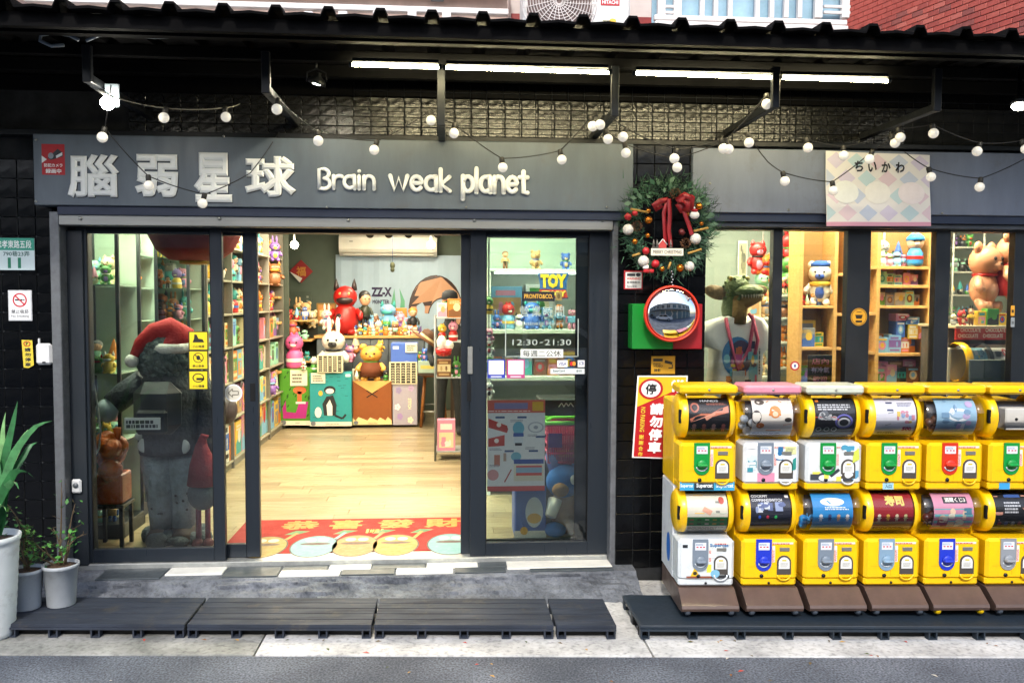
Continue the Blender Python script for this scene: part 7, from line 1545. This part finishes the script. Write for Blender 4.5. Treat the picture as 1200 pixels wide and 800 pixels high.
c_poly(mb, P, [(.0, .98), (1, 1), (.86, .36), (.98, .0), (.02, .0), (.1, .4)], '#2a5a9a', 0); c_poly(mb, P, [(.06, .36), (.9, .34), (.96, .04), (.04, .04)], '#b8342a', 1)
c_text(mb, P, 'TOY', .08, .4, .92, .94, '#e0bc2a', 3, .07); c_text(mb, P, 'STORY', .1, .08, .9, .3, '#e0c84a', 3, .05); mb.box(q[0]+.02, q[1]-.02, WY-.018, WY-.008, q[2]+.02, q[3]-.02, .003, ink('#2a5a9a'))
solo('logo_sign', 'blue cut-out logo sign with big yellow letters on the pale shelf', 'sign', mb)
# baskets, blue gift bag on the floor behind the glass
c0, c1, z0, z1 = rect(640, 488, 686, 547, .5); t = thing('shopping_basket', 'stack of pink plastic shopping baskets with green rim behind the door', 'basket', ((c0+c1)/2, .62, z0))
pk = mat('#c81a5a', .4, var=.08); w = (c1-c0)/2; cx = (c0+c1)/2
def loop(s, z, r, y0=.5, d=.26): return [(cx-w*s, y0+.13-d/2*s, z), (cx+w*s, y0+.13-d/2*s, z), (cx+w*s, y0+.13+d/2*s, z), (cx-w*s, y0+.13+d/2*s, z), (cx-w*s, y0+.13-d/2*s, z)]
zr = z1-.05
for k in range(5): O('band', MB().tube(loop(.86+.12*k/4, z0+.03+(zr-z0-.04)*k/4, 0), .009, 6), pk, t)
O('basket_floor', MB().box(cx-w*.84, cx+w*.84, .53, .73, z0+.01, z0+.03), pk, t)
for k in range(17):
    u = -1+2*k/16; O('slat', MB().tube([(cx+w*.86*u, .5+.13-.112, z0+.03), (cx+w*.98*u, .5+.13-.128, zr-.01)], .0065, 5), pk, t)
O('inner_fill', MB().box(cx-w*.78, cx+w*.78, .56, .70, z0+.04, zr-.02), mat('#d8486a', .5, var=.15), t); O('price_label', MB().box(cx-w*.9, cx-w*.2, .49, .494, z0+.14, z0+.24), mat('#5a2a8a', .4), t); O('yellow_band', MB().box(cx-w*.85, cx+w*.85, .545, .555, z0+.06, z0+.11), mat('#d8a81c', .5), t)
O('rim', MB().tube(loop(1.03, zr+.005, 0), .014, 8), mat('#6ac81c', .4), t); O('handle', MB().tube([(cx-w, .58, zr+.01), (cx-w*.5, .575, zr+.035), (cx+w*.5, .575, zr+.035), (cx+w, .58, zr+.01)], .01, 7), mat('#6ac81c', .4), t)
t2 = thing('black_crate', 'black display crate with white scribble behind the pink baskets', 'crate', (cx, .9, ZF)); O('crate_body', MB().box(cx-w*1.1, cx+w*1.15, .8, 1.1, ZF, z1+.09, .01), mat('#17181a', .5, var=.1), t2); P = planar(cx-w*.1, cx+w*.7, z1+.02, z1+.07, .798); mb = MB(); c_line(mb, P, [(0, .2), (.2, .8), (.35, .2), (.5, .8), (.65, .3), (.8, .8), (1, .2)], .06, '#c8ccc8', 1, .4); O('scribble', mb, None, t2)
q = rect(603, 570, 640, 634, .45); mb = MB(); mb.box(q[0], q[1], .45, .7, ZF, q[3], .01, ink('#3a5aa8')); P = planar(q[0], q[1], ZF, q[3], .449); c_ell(mb, P, .62, .5, .28, .3, '#c8ccd4', 1); c_ell(mb, P, .62, .38, .22, .1, '#d0a040', 2); c_rect(mb, P, 0, 0, 1, .14, '#d4d4d0', 2); c_ell(mb, P, .3, .14, .12, .08, '#d0a040', 3); solo('gift_box', 'blue gift box standing on the floor behind the right door', 'box', mb)
c = Vector((XX(662, .55, 600), .55, ZF)); t = thing('plush_creature', 'blue and tan plush creature with pointed ears behind the right door', 'plush toy', tuple(c)); bl = mat('#2a6ab8', .9, var=.15, bump=.3); tn = mat('#8a6a44', .9, var=.15, bump=.3)
O('body', MB().sphere((c.x+.03, c.y, c.z+.17), (.14, .12, .17), 16, 12), tn, t); O('head', MB().sphere((c.x-.01, c.y-.03, c.z+.38), (.13, .11, .12), 16, 12), bl, t); O('snout', MB().sphere((c.x-.05, c.y-.13, c.z+.34), (.06, .05, .05), 12, 8), tn, t)
for s, dx in ((-1, -.1), (1, .16)): O('ear', MB().tube([(c.x+s*.07, c.y, c.z+.46), (c.x+dx, c.y, c.z+.56), (c.x+dx*1.15, c.y, c.z+.64)], [.05, .045, .008], 10), mat('#7a86c8', .9), t)
O('eye', MB().sphere((c.x+.04, c.y-.13, c.z+.41), (.022, .012, .035), 10, 8), WHITE, t); O('arm', MB().tube([(c.x-.08, c.y-.08, c.z+.26), (c.x-.12, c.y-.14, c.z+.16)], [.05, .04], 10), WHITE, t); O('foot', MB().sphere((c.x-.08, c.y-.08, c.z+.05), (.08, .1, .05), 12, 8), bl, t); O('foot', MB().sphere((c.x+.13, c.y-.08, c.z+.05), (.08, .1, .05), 12, 8), tn, t)
# hanging goods along the left edge of that door
for k, py in enumerate((360, 395, 408, 428, 458)):
    c = at(573, py, .9); small_toy(('dome', 'cat', 'bear', 'monster', 'bunny')[k], ('yellow', 'pink', 'white', 'green', 'white')[k], ('green', 'white', 'red', 'white', 'black')[k], (c.x, .9, c.z-.05), .13, 0, f'tiny plush charm at left edge of right door, {ORD[k]} from top', 'toy figure', 'charms hanging on a strip')
c = at(573, 335, .9); solo('charm_strip', 'thin pale hanging strip carrying plush charms behind the right door', 'strip', MB().box(c.x-.006, c.x+.006, .93, .935, at(573, 470, .9).z, ZC, 0), mat('#b8bcb4', .5))

# ================================================================== display window of the neighbouring unit
DB = .46
# shirt on a dinosaur-headed mannequin
MY = .45; cx = XX(866, MY, 400)
t = thing('mannequin', 'dinosaur-headed mannequin in a white printed T-shirt with pink lanyard', 'mannequin', (cx, MY, DB)); zsh = ZZ(372, MY, 866); wsh = XX(899, MY)-cx
SH = mat('#e4e4dc', .9, var=.08, scale=5, bump=.25, bscale=9)
pr = [(-.235, .55), (-.225, 1.0), (-.2, zsh-.22), (-.26, zsh-.20), (-.30, zsh-.10), (-.24, zsh-.03), (-.1, zsh+.015), (-.05, zsh-.02), (0, zsh-.03), (.05, zsh-.02), (.1, zsh+.015), (.16, zsh-.01), (.215, zsh-.09), (.19, zsh-.2), (.15, zsh-.24), (.135, 1.0), (.13, .55)]
mb = MB(); n = len(pr); L = []
RG = 12
for k in range(RG+1):
    a = PI*k/RG; dy = .14*math.cos(a)*.9; sq = .72+.28*math.sin(a)**.6
    L += [(cx+x*sq+.004*math.sin(z*23+k), MY+dy*(1 if z < zsh-.1 else .75)-.006*math.sin(z*17+x*20), z-(1-sq)*.06) for x, z in pr]
fs = [(a*n+i, a*n+i+1, (a+1)*n+i+1, (a+1)*n+i) for a in range(RG) for i in range(n-1)]+[tuple(range(n))[::-1], tuple(range(RG*n, RG*n+n))]
shirt = O('t_shirt', mb.add(L, fs, None, True), SH, t); P = planar(cx-.17, cx+.1, zsh-.50, zsh-.12, MY-.136)
mb = MB(); c_ell(mb, P, .42, .62, .4, .36, '#2a7ab0', 1); c_ell(mb, P, .5, .62, .3, .3, '#3a2a52', 2); c_ell(mb, P, .42, .55, .16, .18, '#b84a8a', 3); c_rect(mb, P, .72, .05, .95, .7, '#6ab0bc', 1); busy(mb, P, ['#c86a3a', '#2a2a4a', '#7ac0c8', '#c84a7a', '#e0b84a'], 22, 4, 15, .05, .18, (.05, .02, .98, .9)); bars(mb, lambda u, v, l: P(.98+v*.06, .3+u*.6, l), 0, 0, 1, 1, 1, '#3a3a3a', 2, 4); O('chest_print', mb, None, shirt)
hd = Vector((cx-.03, MY-.02, zsh+.10)); GN = mat('#55682c', .55, var=.4, scale=22, bump=.8, bscale=40); GB = mat('#8a6a2a', .6, var=.3, scale=22, bump=.6, bscale=40)
head = O('dinosaur_head', MB().tube([hd+Vector((-.01, .03, -.16)), hd+Vector((-.01, .03, -.04)), hd+Vector((0, .03, .06))], [.07, .085, .08], 14).sphere(hd+Vector((0, .0, .12)), (.085, .11, .075), 16, 12).sphere(hd+Vector((.06, -.08, .085)), (.1, .09, .045), 14, 10), GN, t)
O('lower_jaw', MB().tube([hd+Vector((0, 0, .02)), hd+Vector((.05, -.08, .015)), hd+Vector((.13, -.13, .04))], [.06, .05, .02], 12), GB, head); O('throat', MB().tube([hd+Vector((0, -.05, -.14)), hd+Vector((.01, -.06, .02))], [.05, .055], 12), GB, head)
for k in range(9): a = k/8; O('tooth', MB().cyl(hd+Vector((.0+.14*a, -.12-.03*math.sin(a*3), .062)), hd+Vector((.0+.14*a, -.125-.03*math.sin(a*3), .035)), .008, .001, 6), mat('#c8bc9a', .5), head)
for s in (-1, 1): O('eye', MB().sphere(hd+Vector((s*.055, -.05, .17)), .02, 10, 8), mat('#8a7a2a', .3), head)
for sg, ln in ((-1, .15), (1, .17)):
    O('leather_flap', MB(Matrix.Translation(hd+Vector((sg*.13, .03, .075))) @ Matrix.Rotation(sg*-.25, 4, 'Y')).sphere((0, 0, 0), (ln*.62, .03, .05), 16, 10), mat('#6a5226', .6, var=.45, scale=22, bump=.7, bscale=40), head)
for k in range(26):
    a = k*2.4; zz_ = .02+.17*((k*7) % 26)/26; O('scale_bump', MB().sphere(hd+Vector((.085*math.cos(a), .02-.1*abs(math.sin(a)), zz_)), .013, 7, 5), GN, head)
O('lanyard', MB().tube([(cx-.13, MY-.1, zsh), (cx-.10, MY-.15, zsh-.2), (cx-.06, MY-.155, zsh-.36), (cx+.02, MY-.155, zsh-.2), (cx+.06, MY-.12, zsh-.02), (cx+.03, MY-.1, zsh+.03)], .012, 6), mat('#c8506a', .7), t); O('lanyard', MB().tube([(cx+.05, MY-.11, zsh+.02), (cx+.08, MY-.15, zsh-.15), (cx+.06, MY-.155, zsh-.25)], .012, 6), mat('#c8506a', .7), t)
O('name_card', MB().box(cx-.1, cx-.01, MY-.165, MY-.157, zsh-.53, zsh-.36, .003), mat('#b8bcb8', .5), t)
O('stand', MB().cyl((cx, MY+.05, DB), (cx, MY+.05, .6), .02).lathe([(.15, 0), (.15, .015), (.02, .02)], (cx, MY+.05, DB), 20), STEEL, t)
q = rect(864, 282, 875, 326, 2.4); mb, P = panel(*q, 3.18-.8+.0, .01, WHITE); P = planar(*q, 2.38); c_rect(mb, P, .1, .08, .9, .92, '#b8b49a', 1); busy(mb, P, ['#8a8a6a', '#6a6a5a'], 8, 2, 3, .15, .4, (.12, .1, .88, .9)); solo('wall_calendar', 'narrow pale wall hanging beside the mannequin', 'poster', mb)
# partition carrying it
wallb('display_partition', XX(820, 2.42, 350)-.3, XX(908, 2.42, 350), 2.42, 2.5, DB, ZC, mat('#93a096', .65, var=.08))
for k, (px, py, A, B, h) in enumerate(((888, 300, 'red', 'pink', .3), (896, 312, 'orange', 'red', .26), (893, 335, 'green', 'mint', .26), (925, 290, 'red', 'brown', .3), (927, 320, 'green', 'brown', .4), (930, 345, 'brown', 'green', .3))):
    c = at(px, py, 1.5); small_toy(('cat', 'bear', 'dome', 'bunny', 'monster', 'gnome')[k], A, B, (c.x, 1.5, c.z-h/2), h, 0, f'{A} hanging plush, {ORD[k]} from mannequin towards the oak shelves', 'toy figure', 'plush hanging in the window')
solo('net_pole', 'thin pole behind the window from which plush toys hang', 'pole', MB().cyl((XX(880, 1.55), 1.55, ZC-.01), (XX(935, 1.55), 1.55, ZC-.01), .012).cyl((XX(892, 1.55), 1.55, ZC), (XX(892, 1.55), 1.55, 1.7), .006).cyl((XX(928, 1.55), 1.55, ZC), (XX(928, 1.55), 1.55, 1.7), .006), STEEL)
c0 = XX(866, 1.3); c1 = XX(912, 1.3); t = thing('side_shelf', 'dim shelf of plush behind the mannequin', 'shelf', ((c0+c1)/2, 1.4, DB))
for k, py in enumerate((405, 372, 440)):
    z = ZZ(py, 1.3, 890); O('shelf_board', MB().box(c0, c1, 1.28, 1.6, z-.02, z, .003), CW, t); fill((c0+.02, 1.36), (c1, 1.36), z, 0, f'on {("middle", "top", "bottom")[k]} board behind mannequin', 440+k, 'mix', .16, .22, .0, nmax=5, pal=['tan', 'cream', 'white', 'orange'])
c0, c1 = XX(914, 1.3), XX(935, 1.3); t = thing('side_shelf', 'narrow shelf of plush left of the oak shelves', 'shelf', ((c0+c1)/2, 1.4, DB))
for k, py in enumerate((430, 400, 372, 345)):
    z = ZZ(py, 1.3, 924); O('shelf_board', MB().box(c0, c1, 1.28, 1.6, z-.02, z, .003), CW, t); fill((c0+.01, 1.36), (c1+.02, 1.36), z, 0, f'on board {("one", "two", "three", "four")[k]} beside oak shelves', 450+k, 'toy', .14, .18, .0, nmax=3, pal=['white', 'orange', 'brown', 'red'])
# oak shelves
def oakshelf(label, px0, px1, ups, boards, Y, where, seed, specs, dep=.22):
    x0, x1 = XX(px0, Y, 360), XX(px1, Y, 360); t = thing('oak_shelf', label, 'shelf', ((x0+x1)/2, Y, DB)); zt = ZZ(268, Y, 1000)+.25
    for p in ups: O('upright', MB().box(XX(p, Y, 360)-.014, XX(p, Y, 360)+.014, Y, Y+dep, DB, zt, .002), OAK, t)
    O('back_panel', MB().box(x0, x1, Y+dep, Y+dep+.01, DB, zt), mat('#a07c48', .6, var=.12), t)
    for k, (pa, pb, py) in enumerate(boards):
        z = ZZ(py, Y, (pa+pb)/2); a, b = XX(pa, Y, 360)+.015, XX(pb, Y, 360)-.015; O('shelf_board', MB().box(a, b, Y+.004, Y+dep-.001, z-.022, z, .002), OAK, t)
        sp = specs[k]
        if sp and sp[5] > 4: fill((a+.02, Y+.17), (b-.005, Y+.17), z, 0, f'at back of {sp[0].replace("the ", "")}, {where}', seed+k+30, sp[1], sp[3]*1.05, sp[3]*1.4, .004, nmax=sp[5], pal=sp[6])
        if sp: fill((a+.012, Y+.1), (b-.005, Y+.1), z, 0, f'on {sp[0].replace("the ", "")}, {where}', seed+k, sp[1], sp[2], sp[3], sp[4], nmax=sp[5], pal=sp[6] if len(sp) > 6 else None)
oakshelf('oak shelf bay left of the black window post', 938, 994, (938.5, 979, 994), [(938, 979, 358), (938, 979, 407), (979, 994, 320), (979, 994, 367), (979, 994, 407), (938, 979, 450)], 1.0, 'left oak bay', 460,
         [('the upper board', 'toy', .07, .11, -.006, 9, ['white', 'red', 'cream']), ('the lower board', 'box', .1, .17, .002, 6, ['pink', 'cream', 'yellow', 'grey']), ('the narrow top board', 'toy', .1, .14, .0, 2), ('the narrow middle board', 'box', .18, .24, .01, 2, ['white', 'sky blue', 'red']), ('the narrow low board', 'box', .15, .25, .0, 2, ['yellow', 'green', 'cream']), ('the bottom board', 'mix', .12, .2, .02, 4, ['green', 'white'])])
oakshelf('oak shelf bay right of the black window post', 1017, 1094, (1029, 1090), [(1029, 1090, 312), (1029, 1090, 334), (1029, 1090, 358), (1029, 1090, 414), (1029, 1090, 449), (1008, 1029, 312), (1008, 1029, 366), (1008, 1029, 412)], 1.0, 'right oak bay', 480,
         [('the top board', 'toy', .1, .19, -.01, 9, ['sky blue', 'pink', 'white', 'brown']), ('the second board', 'box', .08, .12, .006, 8, ['pink', 'mint', 'white']), ('the third board', 'box', .08, .125, .003, 9, ['grey', 'mint', 'brown', 'cream']), ('the fourth board', 'box', .1, .14, .002, 9, ['pink', 'orange', 'sky blue', 'cream']), ('the fifth board', 'box', .1, .14, .002, 8, ['pink', 'brown', 'black']), ('the narrow top board', 'toy', .12, .18, .0, 2), ('the narrow middle board', 'box', .18, .28, .0, 2, ['yellow', 'red', 'orange']), ('the narrow low board', 'box', .2, .28, .0, 2, ['yellow', 'cream', 'tan'])])
# stacked boxes on the fourth board
for k, (pa, pb, py0, py1, A, B) in enumerate(((1050, 1061, 395, 376, 'blue', 'sky blue'), (1064, 1076, 397, 380, 'yellow', 'cream'), (1076, 1088, 397, 380, 'orange', 'pink'), (1061, 1078, 380, 371, 'sky blue', 'blue'), (1050, 1066, 376, 367, 'pink', 'red'))):
    x0, x1, z0, z1 = rect(pa, py1, pb, py0, 1.06); carton(A, B, 'white', k, ((x0+x1)/2, 1.12, z0), (x1-x0-.004, .12, z1-z0-.003), 0, f'{A} boxed toy, {ORD[k]} of upper boxes piled on fourth oak board', 'boxes piled on the fourth oak board')
c = at(962, 358, 1.1); big_toy('toy_figure', 'bear', '#e0ddd4', '#3a5ab0', (c.x, 1.12, c.z), .38, -.5, 'tall white and blue toy bear on the left oak bay', lambda t: (Lc('cap', MB().lathe([(.2, 0), (.21, .06), (.12, .12), (0, .13)], (0, .02, .80), 14), mat('#2a5ab0', .7), t), Lc('scarf', MB().lathe([(.2, .40), (.23, .44), (.2, .49)], (0, 0, 0), 14, cap=False), mat('#d8b03a', .7), t)))
c = at(1068, 312, 1.1); big_toy('toy_figure', 'dome', '#3a8ac8', '#e0b898', (c.x, 1.05, c.z), .26, -.2, 'toy figure with bright blue cap on the top oak board', lambda t: Lc('cap', MB().lathe([(.26, 0), (.25, .1), (.14, .2), (0, .22)], (0, .0, .76), 14), mat('#2a8ad0', .6), t))
# big peach figures and counter at the far right
c = at(1152, 364, .75); big_toy('vinyl_figure', 'bear', '#cf8f6c', '#d69a78', (c.x, .75, c.z), .56, .5, 'large peach vinyl bear figure in the right display window', None, .95)
c = at(1184, 352, .72); big_toy('vinyl_figure', 'bear', '#cf8f6c', '#d69a78', (c.x, .72, c.z), .56, .6, 'peach vinyl bear figure with red cloth at the window end', lambda t: Lc('red_cloth', MB().lathe([(.2, .06), (.25, .2), (.23, .36), (.2, .4)], (0, 0, 0), 16, cap=False), mat('#a8141c', .7), t), .95)
x0, x1 = XX(1113, .55, 400), XX(1230, .55, 400); zt = ZZ(381, .6, 1150)
t = thing('display_counter', 'display stand with red lettered front under the peach figures', 'display stand', ((x0+x1)/2, .6, DB))
O('stand_top', MB().box(x0+.01, x1, .5, 1.0, zt-.02, zt, .003), mat('#b8a888', .5), t); O('stand_body', MB().box(x0+.03, x1, .62, .98, DB, zt-.021), mat('#5a5248', .6), t)
q0 = ZZ(398, .5, 1150); mb = MB(); P = planar(x0+.01, x0+.01+(XX(1187, .5)-x0), q0, zt-.001, .497)
mb.box(x0+.01, x1, .4975, .51, q0, zt-.021, .001, ink('#b02a20'))
for i in range(3):
    c_text(mb, P, 'CHOCOLATE', .08+i*.42, .55, .42+i*.42, .85, '#e4d0b4', 1, .02); c_text(mb, P, 'CHOCOLATE', .04+i*.42, .14, .38+i*.42, .42, '#e4d0b4', 1, .02)
O('lettered_front', mb, None, t)
fill((x0+.03, .6), (x1-.1, .6), zt, 0, 'at feet of peach figures', 520, 'mix', .08, .13, .0, nmax=10, pal=['yellow', 'red', 'green', 'grey'])
t = thing('wire_shelf', 'white wire shelf of figurines behind the peach figures', 'shelf', (XX(1125, 1.2), 1.2, DB)); a, b = XX(1114, 1.15), XX(1150, 1.15)
for k, py in enumerate((289, 318, 345, 372)):
    z = ZZ(py, 1.15, 1130); O('shelf_board', MB().box(a, b, 1.15, 1.4, z-.012, z), mat('#b4b4a8', .4), t); fill((a+.01, 1.2), (b, 1.2), z, 0, f'on tier {("one", "two", "three", "four")[k]} of white wire shelf', 530+k, 'toy', .08, .12, .0, nmax=6, pal=['black', 'grey', 'green', 'blue'])
for x in (a, b): O('post', MB().cyl((x, 1.15, DB), (x, 1.15, 2.5), .008, n=6), mat('#b4b4a8', .4), t)
# old capsule drum inside the window
c = at(1150, 425, .36); t = thing('capsule_drum', 'old capsule machine drum with yellow rim inside the window', 'capsule machine', (c.x, .4, DB)); r = .135
O('rim', MB().lathe([(r, -.16), (r*1.06, -.15), (r*1.06, -.11), (r, -.1)], (c.x, .42, c.z), 30, axis='x', cap=False), YEL, t); O('drum_cover', MB().lathe([(r*.97, -.1), (r*.97, .02)], (c.x, .42, c.z), 30, axis='x', cap=False), ACRYL, t); O('band', MB().lathe([(r, .02), (r, .05)], (c.x, .42, c.z), 30, axis='x', cap=False), BLACKM, t); O('second_cover', MB().lathe([(r*.97, .05), (r*.97, .3)], (c.x, .42, c.z), 30, axis='x', cap=False), ACRYL, t)
mb = MB(); P = arcmap(c.x-.09, c.x+.01, .42, c.z, r*.9, math.radians(-50), math.radians(60)); c_rect(mb, P, 0, 0, 1, 1, '#7aa8b4', 0, 10); busy(mb, P, ['#c8c05a', '#d8dcd8', '#4a7a9a'], 12, 2, 5, .1, .3); P = arcmap(c.x+.06, c.x+.28, .42, c.z, r*.9, math.radians(-50), math.radians(60)); c_rect(mb, P, 0, 0, 1, 1, '#c8c4b8', 0, 10); busy(mb, P, ['#a8343a', '#6a6a6a', '#e0dcd4'], 10, 2, 6, .1, .35); O('picture_card', mb, None, t)
O('cabinet', MB().box(c.x-.17, c.x+.34, .47, .6, DB, c.z+.1, .01), mat('#8a8478', .5), t)
q = rect(1136, 421, 1186, 450, .2); solo('grey_board', 'plain grey rounded board leaning inside the right window', 'board', MB().box(q[0], q[1], .2, .215, DB, q[3], .006), mat('#5c625c', .5, var=.08))
# chalk board and small round sticker in the left bay window
q = rect(947, 416, 975, 452, .15); mb, P = panel(*q, .15, .012, mat('#1a1a1c', .6), '#1c1c1e'); c_text(mb, P, '店內', .15, .7, .85, .9, '#c86a9a', 3, .01); c_text(mb, P, '有冷氣', .12, .42, .88, .62, '#b8a0c0', 3, .01); c_text(mb, P, '歡迎', .2, .12, .8, .32, '#c86a9a', 3, .01); solo('chalk_board', 'small black chalk board with pink handwriting in the window', 'chalk board', mb)
for x in (q[0]+.03, q[1]-.03): pass
solo('board_easel', 'thin black easel holding the small chalk board', 'easel', MB().cyl((q[0]+.03, .18, DB), (q[0]+.03, .18, q[2]+.1), .008).cyl((q[1]-.03, .18, DB), (q[1]-.03, .18, q[2]+.1), .008), BLACKM)
sticker('small_round_sticker', 'tiny red-rimmed round sticker low on the window glass', 'sticker', (926, 423, 937, 434), lambda mb, P: (c_ell(mb, P, .5, .5, .34, .34, '#d8dcd8', 1), c_rect(mb, P, .4, .35, .6, .65, '#3a4a8a', 2)), '#a8242a', .02, True)
